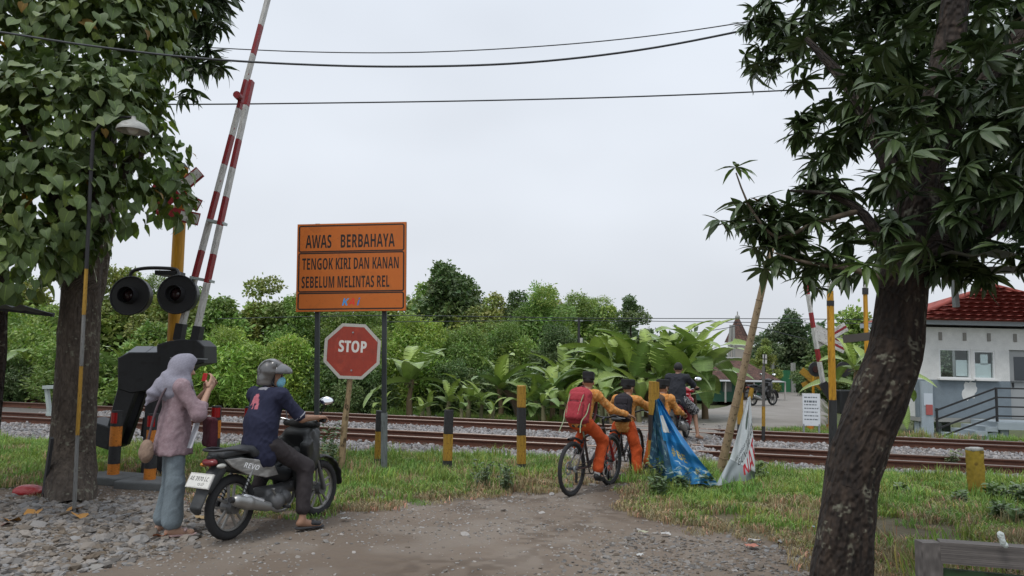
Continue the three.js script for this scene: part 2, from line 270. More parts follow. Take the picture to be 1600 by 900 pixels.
{
  const list = [[], []];
  const addS = (p, r, v) => { p.y = H(p.x, p.z) + r * R(-0.35, 0.25); const w = R(0.004, 0.034); list[rnd() < 0.5 ? 0 : 1].push([p, Q(R(-0.5, 0.5), R(0, 6.3), R(-0.5, 0.5)), V(r * R(0.8, 1.5), r * R(0.55, 0.9), r * R(0.8, 1.3)), cr(v + w, v, v - w)]); };
  // loose gravel heap beside the tree
  const scatter = (poly, n, x0, x1, z0, z1, rmin, rmax, v0, v1) => { for (let i = 0; i < n; i++) { const x = R(x0, x1), z = R(z0, z1), d = polyDist(gravelWarp(poly), x, z); if (d > R(-0.1, 0.35) - 0.05) continue; addS(V(x, 0, z), R(rmin, rmax) * (rnd() < 0.1 ? 1.7 : 1), R(v0, v1)); } };
  const gravelWarp = p => p;
  scatter(gravelPoly, 26000, -8.5, -1.9, -9, -4.5, 0.012, 0.036, 0.09, 0.25);
  scatter(gravelPolyR, 5200, 0.2, 3.6, -7.4, -5, 0.006, 0.019, 0.09, 0.21);
  for (let i = 0; i < 30000; i++) { // pebbles trodden into the dirt
    const x = R(-6, 4.2), z = R(-12, -5); if (Math.min(polyDist(grassPolyL, x, z), polyDist(grassPolyR, x, z)) < -R(0, 0.3)) continue; if (fbm(x * 1.1 + 5, 2, z * 1.1, 3) < R(-0.45, 0.3)) continue;
    addS(V(x, -0.004, z), R(0.004, 0.013) * (rnd() < 0.06 ? R(1.5, 2.6) : 1), R(0.11, 0.31));
  }
  instances('loose_gravel', stoneG[2], stoneM, list[0]).userData.label = 'loose grey gravel and pebbles scattered on the dirt track';
  instances('loose_gravel', stoneG[1], stoneM, list[1]).userData.label = 'loose grey gravel and pebbles scattered on the dirt track';
}
// rails and sleepers
{
  const rust = tex(256, 256, (() => { const a = pnoise(16, 21), b = pnoise(90, 22); return (i, j, u, v) => { const t = a(u, v) * 0.6 + b(u, v) * 0.4; return [0.30 + 0.10 * t, 0.185 + 0.065 * t, 0.135 + 0.05 * t]; }; })());
  const rm = mat([1, 1, 1], 0.75, { map: rust, metalness: 0.1 }), headM = mat([0.20, 0.165, 0.145], 0.42, { metalness: 0.75 });
  const prof = [[-0.06, 0], [0.06, 0], [0.06, 0.012], [0.012, 0.03], [0.009, 0.105], [0.034, 0.117], [0.035, 0.142], [-0.035, 0.142], [-0.034, 0.117], [-0.009, 0.105], [-0.012, 0.03], [-0.06, 0.012]];
  const sh = new THREE.Shape(prof.map(p => new THREE.Vector2(...p)));
  const L = 90, g = new THREE.ExtrudeGeometry(sh, { depth: L, bevelEnabled: false, steps: 1 }); g.translate(0, 0, -L / 2); g.rotateY(Math.PI / 2);
  const head = new THREE.ExtrudeGeometry(new THREE.Shape([[-0.03, 0], [0.03, 0], [0.024, 0.008], [-0.024, 0.008]].map(p => new THREE.Vector2(...p))), { depth: L, bevelEnabled: false }); head.translate(0, 0, -L / 2); head.rotateY(Math.PI / 2);
  const sleeperM = mat([0.33, 0.32, 0.30], 0.9), clipM = mat([0.12, 0.08, 0.06], 0.7);
  const sg = box(0.22, 0.2, 2.0, [0, 0, 0], [0, 0, 0], 0.02), cg = box(0.07, 0.035, 0.05, [0, 0.02, 0.085]);
  for (const [k, near] of [[0, true], [2, false]]) {
    const mid = (RAIL_S[k] + RAIL_S[k + 1]) / 2, tr = thing('railway_track', near ? 'rusty railway track running beside the striped posts' : 'rusty railway track running beside the banana plants', 'railway track', trackPt(0, mid), TRACK_TURN);
    for (let q = 0; q < 2; q++) { const zz = (mid - RAIL_S[k + q]); const r = mesh('rail', g, rm, tr); r.position.set(0, RAIL_TOP - 0.150, zz); const h = mesh('running_surface', head, headM, r); h.position.y = 0.1422; }
    for (let i = -26; i <= 26; i++) { const o = mesh('sleeper', sg, sleeperM, tr); o.position.set(i * 0.6 + 0.1, -0.205, 0); for (const q of [0, 1]) { const c = mesh('rail_clip', cg, clipM, o); c.position.set(0, 0.112, (q ? -1 : 1) * 0.5335); } }
  }
}
// grass
const leafMat = (c, tr = 0.35, rough = 0.75, o = {}) => mat(c, rough, { transmission: tr, thickness: 0, ...o });
const grassM = leafMat([1, 1, 1], 0.3, 0.85, { vertexColors: true });
function tuftGeo(n, h, spread, sd, rad) {
  const old = seed; seed = sd; const pos = [], col = [];
  for (let i = 0; i < n; i++) {
    const a = R(0, 6.28), L = h * R(0.45, 1.1), w = R(0.0026, 0.0055), lean = R(0.15, 0.9) * spread, q = R(0, 6.28), rr = rad * Math.sqrt(rnd()), bx = Math.cos(q) * rr, bz = Math.sin(q) * rr, dx = Math.cos(a), dz = Math.sin(a), sx = -dz * w, sz = dx * w;
    const m = [bx + dx * lean * L * 0.35, L * 0.6, bz + dz * lean * L * 0.35], t = [bx + dx * lean * L, L * (1 - 0.3 * lean), bz + dz * lean * L];
    pos.push(bx - sx, 0, bz - sz, bx + sx, 0, bz + sz, m[0] + sx, m[1], m[2] + sz, bx - sx, 0, bz - sz, m[0] + sx, m[1], m[2] + sz, m[0] - sx, m[1], m[2] - sz, m[0] - sx, m[1], m[2] - sz, m[0] + sx, m[1], m[2] + sz, ...t);
    const g = R(0.75, 1.25), c = rnd() < 0.1 ? [1.9 * g, 1.15 * g, 1.6 * g] : [g * R(0.85, 1.2), g, g]; for (let k = 0; k < 9; k++) col.push(...c);
  }
  seed = old; const g = new THREE.BufferGeometry(); g.setAttribute('position', new THREE.Float32BufferAttribute(pos, 3)); g.setAttribute('color', new THREE.Float32BufferAttribute(col, 3)); g.computeVertexNormals(); g.setAttribute('uv', new THREE.BufferAttribute(new Float32Array(pos.length / 3 * 2), 2)); return g;
}
const tufts = [tuftGeo(110, 0.075, 1.0, 5, 0.17), tuftGeo(100, 0.12, 0.9, 6, 0.17), tuftGeo(70, 0.21, 0.7, 7, 0.16)];
{
  const lists = [[], [], []];
  const add = (x, z, kind, dry) => { const sc = R(0.7, 1.3), g = R(0.8, 1.2), c = dry > rnd() ? cr(0.33 * g, 0.28 * g, 0.14 * g) : cr(0.18 * g * R(0.85, 1.3), 0.32 * g, 0.052 * g); lists[kind].push([V(x, H(x, z) - 0.005, z), Q(R(-0.15, 0.15), R(0, 6.3), R(-0.15, 0.15)), V(sc, sc * R(0.8, 1.2), sc), c]); };
  for (let i = 0; i < 12500; i++) {
    const x = R(-11, 2.2), z = R(-15.5, -7.2); if (Math.abs(x / z) > 0.78) continue; const d = polyDist(grassPolyL, x, z); if (d > R(-0.5, 0.12)) continue;
    const s = sOf(x, z), e = ballastEdge(uOf(x, z)); if (s > e - 0.05 + R(-0.1, 0.25)) continue;
    const patch = fbm(x * 0.9, 7, z * 0.9, 3); if (patch < R(-0.75, -0.05)) continue;
    const edge = ss(-0.9, 0, d); add(x, z, rnd() < 0.3 - edge * 0.2 ? (rnd() < 0.3 ? 2 : 1) : (rnd() < 0.5 ? 1 : 0), 0.07 + 0.35 * edge + 0.2 * ss(0, 0.3, -patch));
  }
  for (let i = 0; i < 10500; i++) {
    const x = R(1.2, 9), z = R(-13, -4.2); if (Math.abs(x / z) > 0.78) continue; const d = polyDist(grassPolyR, x, z); if (d > R(-0.5, 0.15)) continue;
    const s = sOf(x, z), e = ballastEdge(uOf(x, z)); if (s > e + R(-0.3, 0.1)) continue;
    const patch = fbm(x * 0.8 + 3, 9, z * 0.8, 3), near = ss(-9.2, -7.4, z + 0.8 * fbm(x, 3, z, 2)); if (patch < R(-0.55, 0.12) + near * 0.33) continue;
    add(x, z, rnd() < 0.05 ? 2 : rnd() < 0.3 ? 1 : 0, 0.05 + 0.62 * near + 0.2 * ss(0, 0.35, -patch));
  }
  for (let i = 0; i < 5200; i++) { // dry straw along the edges of the dirt
    const x = R(-5, 4.5), z = R(-12, -5.2), d = Math.min(polyDist(grassPolyL, x, z), polyDist(grassPolyR, x, z)); if (d < -0.15 || d > R(0, 0.4) || rnd() < 0.4) continue; add(x, z, 0, 0.85);
  }
  for (let i = 0; i < 1500; i++) { const u = R(-17, 22), s = R(20.8, 24); const p = trackPt(u, s); if (roadDist(p.x, p.z) < roadHalf(s) + 0.3 || Math.abs(p.x / p.z) > 0.78) continue; add(p.x, p.z, 2, 0.1); }
  for (let i = 0; i < 1500; i++) { const p = G(R(1180, 1330), R(640, 690)); if (sOf(p.x, p.z) < 20.4 || roadDist(p.x, p.z) < roadHalf(sOf(p.x, p.z)) + 0.1) continue; add(p.x, p.z, 1, 0.1); }
  lists.forEach((l, i) => { const o = instances('grass', tufts[i], grassM, l); o.userData.label = ['short green and dry grass on the verge', 'medium green grass blades on the verge', 'long green grass blades on the verge'][i]; });
}
// ---------------------------------------------------------------- buildings beyond the tracks
const plasterTex = tex(256, 256, (() => { const a = pnoise(8, 31), b = pnoise(64, 32), c = pnoise(3, 33); return (i, j, u, v) => { const t = 0.93 + 0.05 * (a(u, v) - 0.5) + 0.05 * (b(u, v) - 0.5) + 0.04 * (c(u, v) - 0.5); return [t, t, t * 0.99]; }; })());
const mWhite = mat([0.8, 0.8, 0.79], 0.85, { map: plasterTex }), mGreyBlue = mat([0.22, 0.265, 0.305], 0.85, { map: plasterTex }), mPale = mat([0.40, 0.46, 0.51], 0.8, { map: plasterTex });
const mGlass = mat([0.9, 0.95, 0.95], 0.04, { transmission: 1, thickness: 0, ior: 1.45 }), mFrame = mat([0.7, 0.71, 0.7], 0.5), mDark = mat([0.02, 0.02, 0.022], 0.5), mBlackPaint = mat([0.022, 0.022, 0.024], 0.45);
const mPaper = mat([0.78, 0.78, 0.77], 0.9), mConcrete = mat([0.36, 0.36, 0.345], 0.9, { map: plasterTex });
{
  const D = 23, hx = px => P(px, 560, D).x, hy = py => P(1500, py, D).y, gy = -0.62;
  const x0 = hx(1432), HW = 6.2, z = -D, dep = 2.5;
  const h = thing('signal_house', 'white and grey railway guard house with red tiled roof', 'building', [x0, gy, z]);
  const ov = 0.36, X = px => hx(px) - x0, Y = py => hy(py) - gy;
  const yF = Y(653), yBand = Y(594), yTop = Y(512);
  const wallShape = (ya, yb, holes) => { const s = new THREE.Shape([V(0, ya), V(HW, ya), V(HW, yb), V(0, yb)].map(p => new THREE.Vector2(p.x, p.y))); for (const [a, b, c, d] of holes) s.holes.push(new THREE.Path([[a, c], [a, d], [b, d], [b, c]].map(p => new THREE.Vector2(...p)))); const g = new THREE.ExtrudeGeometry(s, { depth: 0.16, bevelEnabled: false }); g.translate(0, 0, -0.16); return g; };
  const w1 = [X(1467), X(1517), Y(592), Y(545)], w2 = [X(1521), X(1555), Y(592), Y(547)], dr = [X(1577), X(1577) + 0.95, yBand, Y(545)];
  const w3 = [4.7, 5.8, Y(592), Y(545)];
  mesh('wall', [wallShape(yBand, yTop, [w1, w2, [dr[0], dr[1], yBand - 0.001 + 0.001, dr[3]], w3])], mWhite, h);
  mesh('wall', box(0.16, yTop - yF, dep - 0.17, [0.08, (yTop + yF) / 2, -dep / 2 - 0.081]), mWhite, h);
  mesh('wall', box(0.16, yTop - yF, dep - 0.17, [HW - 0.08, (yTop + yF) / 2, -dep / 2 - 0.081]), mWhite, h);
  { const s = new THREE.Shape([[0, yF], [HW, yF], [HW, yTop], [0, yTop]].map(p => new THREE.Vector2(...p))); s.holes.push(new THREE.Path([[0.4, yBand], [0.4, yTop - 0.4], [2.6, yTop - 0.4], [2.6, yBand]].map(p => new THREE.Vector2(...p)))); const g = new THREE.ExtrudeGeometry(s, { depth: 0.16, bevelEnabled: false }); g.translate(0, 0, -dep - 0.162); mesh('wall', g, mWhite, h); }
  mesh('lower_wall', [wallShape(yF, yBand - 0.003, [[dr[0], dr[1], yF + 0.001, yBand - 0.004]])], mGreyBlue, h).position.z = 0.012;
  mesh('floor_slab', box(HW, 0.12, dep + 0.1, [HW / 2, yF - 0.065, -dep / 2]), mConcrete, h);
  mesh('ceiling', box(HW - 0.4, 0.05, dep - 0.4, [HW / 2, yTop - 0.03, -dep / 2 - 0.08]), mWhite, h);
  for (const x of [0.2, 2.1, 4.0, HW - 0.2]) for (const zz of [-0.2, -dep + 0.1]) mesh('pier', box(0.28, yF - 0.12, 0.28, [x, (yF - 0.125) / 2, zz]), mPale, h);
  mesh('corner_column', box(0.34, yBand - 0.05, 0.1, [X(1444), (yBand - 0.05) / 2, 0.068]), mPale, h);
  for (const w of [w1, w2, w3]) {
    const f = mesh('window', [box(w[1] - w[0], 0.05, 0.09, [(w[0] + w[1]) / 2, w[2] + 0.026, -0.06]), box(w[1] - w[0], 0.05, 0.09, [(w[0] + w[1]) / 2, w[3] - 0.026, -0.06]), box(0.05, w[3] - w[2] - 0.104, 0.09, [w[0] + 0.026, (w[2] + w[3]) / 2, -0.06]), box(0.05, w[3] - w[2] - 0.104, 0.09, [w[1] - 0.026, (w[2] + w[3]) / 2, -0.06])], mFrame, h);
    mesh('pane', box(w[1] - w[0] - 0.1, w[3] - w[2] - 0.1, 0.006, [(w[0] + w[1]) / 2, (w[2] + w[3]) / 2, -0.07]), mGlass, f);
    mesh('sill', box(w[1] - w[0] + 0.12, 0.04, 0.14, [(w[0] + w[1]) / 2, w[2] - 0.022, 0.072]), mWhite, f);
  }
  mesh('poster', box(0.34, 0.48, 0.005, [w1[1] - 0.24, w1[2] + 0.32, -0.085]), mPaper, h);
  mesh('poster', box(0.48, 0.42, 0.005, [(w2[0] + w2[1]) / 2, w2[2] + 0.26, -0.085]), mPaper, h);
  mesh('poster', box(0.22, 0.3, 0.005, [(w2[0] + w2[1]) / 2 + 0.04, w2[3] - 0.26, -0.085]), mPaper, h);
  const dd = mesh('door', box(dr[1] - dr[0] - 0.02, dr[3] - yF - 0.02, 0.05, [(dr[0] + dr[1]) / 2, (dr[3] + yF) / 2, -0.1]), mat([0.33, 0.34, 0.34], 0.6), h);
  mesh('door_window', box(0.6, 0.7, 0.01, [(dr[0] + dr[1]) / 2, dr[3] - 0.55, -0.068]), mat([0.06, 0.07, 0.08], 0.1), dd);
  mesh('handle', box(0.03, 0.14, 0.04, [dr[0] + 0.12, yF + 1.0, -0.05]), mDark, dd);
  for (const px of [1470, 1508, 1546, 1587, 1626]) mesh('wall_vent', box(0.1, 0.24, 0.02, [X(px), Y(526), 0.012]), mat([0.25, 0.24, 0.22], 0.9), h);
  { // patch of bare white filler on the grey wall
    const s = new THREE.Shape(); const n = 22; for (let i = 0; i < n; i++) { const a = i / n * 6.283, r = 0.26 * (1 + 0.45 * N3(Math.cos(a) * 2.2, Math.sin(a) * 2.2, 4)); s[i ? 'lineTo' : 'moveTo'](X(1512) + Math.cos(a) * r * 0.75 + Math.sin(a) * 0.08, Y(611) + Math.sin(a) * r * 1.15); }
    const g = new THREE.ExtrudeGeometry(s, { depth: 0.004, bevelEnabled: false }); g.translate(0, 0, 0.013); mesh('filler_patch', g, mWhite, h);
  }
  mesh('notice', box(0.26, 0.36, 0.012, [X(1445), Y(625), 0.126]), mat([0.55, 0.6, 0.65], 0.7), h); mesh('notice', box(0.2, 0.3, 0.012, [X(1446), Y(641), 0.136]), mat([0.4, 0.1, 0.09], 0.7), h);
  // roof: eaves, pyramid body, single tiles on the slope that faces the tracks
  const ey = yTop + 0.16, apex = V(HW / 2, Y(447) + 0.2, -dep / 2);
  mesh('fascia', [box(HW + 2 * ov, 0.16, 0.04, [HW / 2, ey - 0.02, ov]), box(0.04, 0.16, dep + 2 * ov - 0.05, [-ov, ey - 0.02, -dep / 2]), box(0.04, 0.16, dep + 2 * ov - 0.05, [HW + ov, ey - 0.02, -dep / 2])], mPale, h);
  mesh('soffit', box(HW + 2 * ov - 0.06, 0.03, dep + 2 * ov - 0.06, [HW / 2, ey - 0.06, -dep / 2]), mWhite, h);
  const A = V(-ov - 0.02, ey + 0.06, ov + 0.03), B = V(HW + ov + 0.02, ey + 0.06, ov + 0.03), C = V(HW + ov, ey + 0.06, -dep - ov), Dd = V(-ov, ey + 0.06, -dep - ov);
  const tri = (a, b, c) => { const g = new THREE.BufferGeometry().setFromPoints([a, b, c]); g.computeVertexNormals(); return g; };
  const tileT = tex(128, 128, (() => { const a = pnoise(8, 41), b = pnoise(60, 42); return (i, j, u, v) => { const t = 0.85 + 0.2 * (a(u, v) - 0.5) + 0.12 * (b(u, v) - 0.5); return [t, t, t]; }; })());
  const tm = [0, 1, 2].map(i => mat([0.35 + 0.012 * i, 0.08 + 0.003 * i, 0.06 + 0.002 * i], 0.95, { map: tileT }));
  const roof = mesh('roof', [tri(A.clone().add(V(0, -0.05, -0.05)), B.clone().add(V(0, -0.05, -0.05)), apex), tri(B, C, apex), tri(C, Dd, apex), tri(Dd, A, apex)], tm[1], h);
  const rows = 9, up = apex.clone().sub(V(HW / 2, A.y, A.z)), L = up.length(), upn = up.clone().normalize(), nrm = V(1, 0, 0).cross(upn).multiplyScalar(-1).normalize(); if (nrm.y < 0) nrm.multiplyScalar(-1);
  const tw = 0.3, tl = L / rows * 1.12, tg = new THREE.BufferGeometry(); { const p = [], ix = [], uvv = [], S = 6; for (let i = 0; i <= S; i++) { const t = i / S, hgt = 0.02 * Math.sin(t * Math.PI) ** 2 + 0.004; for (const q of [0, 1, 2]) { const yy = q === 0 ? 0 : q === 1 ? 0 : tl; p.push((t - 0.5) * tw, q === 0 ? -0.03 : hgt + (q === 1 ? 0.014 : 0.0), yy); uvv.push(t, yy); } } for (let i = 0; i < S; i++) { const a = i * 3, b = a + 3; ix.push(a, b, a + 1, a + 1, b, b + 1, a + 1, b + 1, a + 2, a + 2, b + 1, b + 2); } tg.setAttribute('position', new THREE.Float32BufferAttribute(p, 3)); tg.setAttribute('uv', new THREE.Float32BufferAttribute(uvv, 2)); tg.setIndex(ix); tg.computeVertexNormals(); }
  const basis = new THREE.Matrix4().makeBasis(V(1, 0, 0), nrm, upn), bq = new THREE.Quaternion().setFromRotationMatrix(basis);
  for (let r = 0; r < rows; r++) { const t = r / rows, a = A.clone().lerp(apex, t), b = B.clone().lerp(apex, t), n = Math.floor((b.x - a.x) / tw); for (let i = 0; i < n; i++) { const o = mesh('roof_tile', tg, tm[(r * 7 + i * 3 + (i * i) % 5) % 3], roof); o.position.copy(a).add(V((b.x - a.x - n * tw) / 2 + (i + 0.5) * tw, 0, 0)); o.quaternion.copy(bq); } }
  mesh('hip_ridge', [rod(A, apex, 0.06, 0.06, 6)], tm[0], roof); mesh('hip_ridge', [rod(B, apex, 0.06, 0.06, 6)], tm[0], roof);
  // stairs with landing and railing, against the wall
  const st = thing('entrance_stairs', 'pale concrete stairs with black metal railing at guard house', 'stairs', [x0, gy, z]);
  const lx = P(1556, 600, 21.65).x - x0, zc = 0.75;
  mesh('landing', box(4.4, 0.2, 1.3, [lx + 2.2, yF - 0.115, zc]), mPale, st);
  const ns = 6, rise = (yF - 0.02) / ns, run = 0.30;
  for (let i = 0; i < ns - 1; i++) mesh('step', box(run + 0.04, rise, 1.2, [lx - (i + 0.5) * run, yF - 0.02 - (i + 1.5) * rise, zc]), mPale, st);
  mesh('stair_slab', [bar([lx - ns * run + 0.1, 0.05, zc], [lx + 0.05, yF - rise - 0.22, zc], 0.16, 1.1)], mPale, st);
  for (const x of [lx + 0.25, lx + 3.6]) mesh('pier', box(0.22, yF - 0.22, 0.22, [x, (yF - 0.22) / 2, zc + 0.4]), mPale, st);
  const zr = zc + 0.6, hgt = 0.95, xb = lx - ns * run + 0.12;
  mesh('railing_post', box(0.05, hgt + 0.25, 0.05, [xb, rise + (hgt + 0.25) / 2 - 0.2, zr]), mBlackPaint, st); mesh('railing_post', box(0.05, hgt, 0.05, [lx, yF + hgt / 2, zr]), mBlackPaint, st); mesh('railing_post', box(0.05, hgt, 0.05, [lx + 2.2, yF + hgt / 2, zr]), mBlackPaint, st); mesh('railing_post', box(0.05, hgt, 0.05, [lx + 4.3, yF + hgt / 2, zr]), mBlackPaint, st);
  for (let i = 0; i < 4; i++) { const o = hgt * (1 - i * 0.27) - 0.02; mesh('rail_bar', bar([xb - 0.04, rise + o, zr + 0.003], [lx, yF + o, zr + 0.003], 0.045, 0.04), mBlackPaint, st); mesh('rail_bar', bar([lx + 0.002, yF + o, zr - 0.002], [lx + 4.3, yF + o, zr - 0.002], 0.04, 0.035), mBlackPaint, st); }
}
// village house with brown roof far down the road
{
  const D = 37, gy = -0.1, c = P(1136, 600, D), hh = thing('village_house', 'low village house with weathered brown tiled roof and green wall', 'house', [c.x, gy, -D], 0.35); hh.scale.setScalar(0.7);
  const tmat = mat([0.17, 0.085, 0.062], 0.9, { map: tex(256, 256, (() => { const a = pnoise(50, 51), b = pnoise(9, 52); return (i, j, u, v) => { const row = (j % 16) / 16, t = (0.55 + 0.5 * a(u, v) + 0.25 * (b(u, v) - 0.5)) * (row < 0.18 ? 0.55 : 1) * ((i % 12) < 2 ? 0.75 : 1); return [t, t, t]; }; })()) });
  mesh('wall', box(4.6, 1.5, 3.6, [0, 0.75, -0.3]), mat([0.05, 0.15, 0.10], 0.8), hh);
  const roof = (w, d, y, hgt, rid, zoff) => { const a = [V(-w / 2, y, d / 2 + zoff), V(w / 2, y, d / 2 + zoff), V(w / 2, y, -d / 2 + zoff), V(-w / 2, y, -d / 2 + zoff), V(-rid / 2, y + hgt, zoff), V(rid / 2, y + hgt, zoff)]; const q = (...v) => v; const pos = [], uv = []; const face = (...v) => { const e = v[1].clone().sub(v[0]).normalize(), n = e.clone().cross(v[2].clone().sub(v[0])).normalize(), f = n.clone().cross(e); for (let i = 1; i < v.length - 1; i++) for (const p of [v[0], v[i], v[i + 1]]) { pos.push(p.x, p.y, p.z); const r = p.clone().sub(v[0]); uv.push(r.dot(e) / 2.4, r.dot(f) / 2.4); } }; face(a[0], a[1], a[5], a[4]); face(a[1], a[2], a[5]); face(a[2], a[3], a[4], a[5]); face(a[3], a[0], a[4]); const g = new THREE.BufferGeometry(); g.setAttribute('position', new THREE.Float32BufferAttribute(pos, 3)); g.setAttribute('uv', new THREE.Float32BufferAttribute(uv, 2)); g.computeVertexNormals(); return g; };
  const r = mesh('roof', roof(5.6, 4.8, 1.45, 1.4, 2.6, -0.3), tmat, hh); mesh('roof_ridge', rod([-1.35, 2.87, -0.3], [1.35, 2.87, -0.3], 0.08), mConcrete, r);
  mesh('awning', box(5.2, 0.05, 1.0, [0.1, 1.4, 2.2], [0.1, 0, 0]), mat([0.36, 0.37, 0.37], 0.7), hh);
  for (const x of [-2, 0.2, 2.7]) mesh('awning_post', box(0.08, 1.32, 0.08, [x, 0.66, 2.6]), mat([0.4, 0.38, 0.35], 0.9), hh);
  mesh('door', box(0.8, 1.3, 0.05, [0.6, 0.65, 1.53]), mat([0.1, 0.06, 0.04], 0.8), hh); mesh('window', box(0.7, 0.6, 0.05, [-1.1, 0.95, 1.53]), mat([0.2, 0.22, 0.22], 0.08), hh);
  const t = thing('prayer_house_tower', 'slim tower with steep brown pointed roof behind village house', 'tower', P(1153, 640, 44).setY(-0.1), 0.3);
  mesh('shaft', box(0.75, 3.0, 0.75, [0, 1.5, 0]), mat([0.4, 0.37, 0.33], 0.9), t);
  const sp = new THREE.CylinderGeometry(0.12, 0.75, 1.35, 4); sp.rotateY(Math.PI / 4); sp.translate(0, 3.65, 0); mesh('roof', sp, tmat, t); mesh('finial', [place(new THREE.SphereGeometry(0.14, 10, 8), [0, 4.42, 0]), rod([0, 4.4, 0], [0, 4.75, 0], 0.03)], mConcrete, t);
  const f = thing('green_gate', 'bright green metal gate beside the far road', 'gate', P(1213, 640, 46).setY(0), 0.4);
  for (let i = 0; i < 4; i++) mesh('gate_panel', box(0.3, 1.3, 0.04, [i * 0.31, 0.7, 0]), mat([0.03, 0.16, 0.07], 0.7), f); mesh('gate_post', box(0.2, 1.8, 0.2, [-0.3, 0.9, 0]), mConcrete, f); mesh('gate_post', box(0.2, 1.8, 0.2, [1.32, 0.9, 0]), mConcrete, f);
}
// ---------------------------------------------------------------- vegetation
const barkTex = (sd, a0, b0) => tex(256, 512, (() => { const a = pnoise(10, sd), b = pnoise(64, sd + 1), c = pnoise(5, sd + 2), d = pnoise(28, sd + 3); return (i, j, u, v) => { const ridg = Math.abs(a(u * 2, v * 0.6) - 0.5) * 2, t = 0.15 + 0.4 * ridg + 0.45 * b(u, v * 0.5) + 0.25 * (c(u, v) - 0.5), l = ss(0.6, 0.8, d(u, v)) * ss(0.42, 0.6, c(v, u)) * ss(0.25, 0.6, b(u, v)) * 0.8; return [0, 1, 2].map(k => (a0[k] + (b0[k] - a0[k]) * t) * (1 - l) + l * [0.46, 0.46, 0.40][k]); }; })());
const barkBump = tex(256, 512, (() => { const a = pnoise(12, 71), b = pnoise(70, 72); return (i, j, u, v) => { const t = 0.6 * Math.abs(a(u * 2, v * 0.5) - 0.5) * 2 + 0.4 * b(u, v * 0.5); return [t, t, t]; }; })(), false);
const mBarkL = mat([1, 1, 1], 0.95, { map: barkTex(61, [0.19, 0.16, 0.135], [0.37, 0.33, 0.29]), bumpMap: barkBump, bumpScale: 0.03 });
const mBarkR = mat([1, 1, 1], 0.95, { map: barkTex(65, [0.085, 0.065, 0.055], [0.27, 0.22, 0.18]), bumpMap: barkBump, bumpScale: 0.05 });
const mTwig = mat([0.11, 0.085, 0.06], 0.9), mGreenTwig = mat([0.10, 0.13, 0.05], 0.8);
function bladeGeo(outline, fold, droop, curl, wav = 0, sd = 0) { // leaf from half-outline [[t, halfwidth]...]: tip along +x, face up
  const pos = [], uv = [], idx = [], n = outline.length;
  outline.forEach(([t, w, back = 0], i) => { const y = -droop * t * t; for (const sgn of [-1, 0, 1]) { const a = Math.abs(sgn); pos.push(t * (1 - 0.12 * droop * t) + back * a, y + a * w * fold - a * a * curl * w + (wav ? wav * N3(t * 6 + sd, sgn * 3, sd) * a : 0), sgn * w); uv.push(t, 0.5 + sgn * 0.5); } });
  for (let i = 0; i < n - 1; i++) for (let s = 0; s < 2; s++) { const a = i * 3 + s, b = a + 3; idx.push(a, a + 1, b, b, a + 1, b + 1); }
  const g = new THREE.BufferGeometry(); g.setAttribute('position', new THREE.Float32BufferAttribute(pos, 3)); g.setAttribute('uv', new THREE.Float32BufferAttribute(uv, 2)); g.setIndex(idx); g.computeVertexNormals(); return g;
}
const heart = [[0.0, 0.02, -0.0], [0.02, 0.30, -0.16], [0.18, 0.47, -0.06], [0.42, 0.45], [0.68, 0.29], [0.88, 0.11], [1.0, 0.004]];
const heartG = [0, 1, 2, 3].map(i => bladeGeo(heart, 0.15 + 0.12 * i, 0.12 + 0.12 * i, 0.1, 0.10, i * 3.1));
const lance = [[0, 0.012], [0.12, 0.07], [0.35, 0.125], [0.6, 0.115], [0.82, 0.06], [1, 0.004]];
const lanceG = [0, 1, 2, 3].map(i => bladeGeo(lance, 0.35, 0.12 + 0.13 * i, 0, 0.03, i * 2.3));
const orient = (t, n) => { const x = t.clone().normalize(), y = n.clone().addScaledVector(x, -n.dot(x)).normalize(), z = x.clone().cross(y); return new THREE.Quaternion().setFromRotationMatrix(new THREE.Matrix4().makeBasis(x, y, z)); };
const rv = () => V(R(-1, 1), R(-1, 1), R(-1, 1));
const onScreen = p => { const q = p.clone().project(camera); return Math.abs(q.x) < 0.99 && Math.abs(q.y) < 0.99; };
const leafVein = tex(128, 128, (i, j, u, v) => { const d = Math.abs(v - 0.5) * 2, s = Math.abs(((u * 7 - d * 2.2) % 1 + 1) % 1 - 0.5) * 2, t = d < 0.06 ? 1.0 : 0.78 + 0.10 * ss(0.85, 1, s); return [t, t, t * (d < 0.06 ? 0.95 : 1)]; });

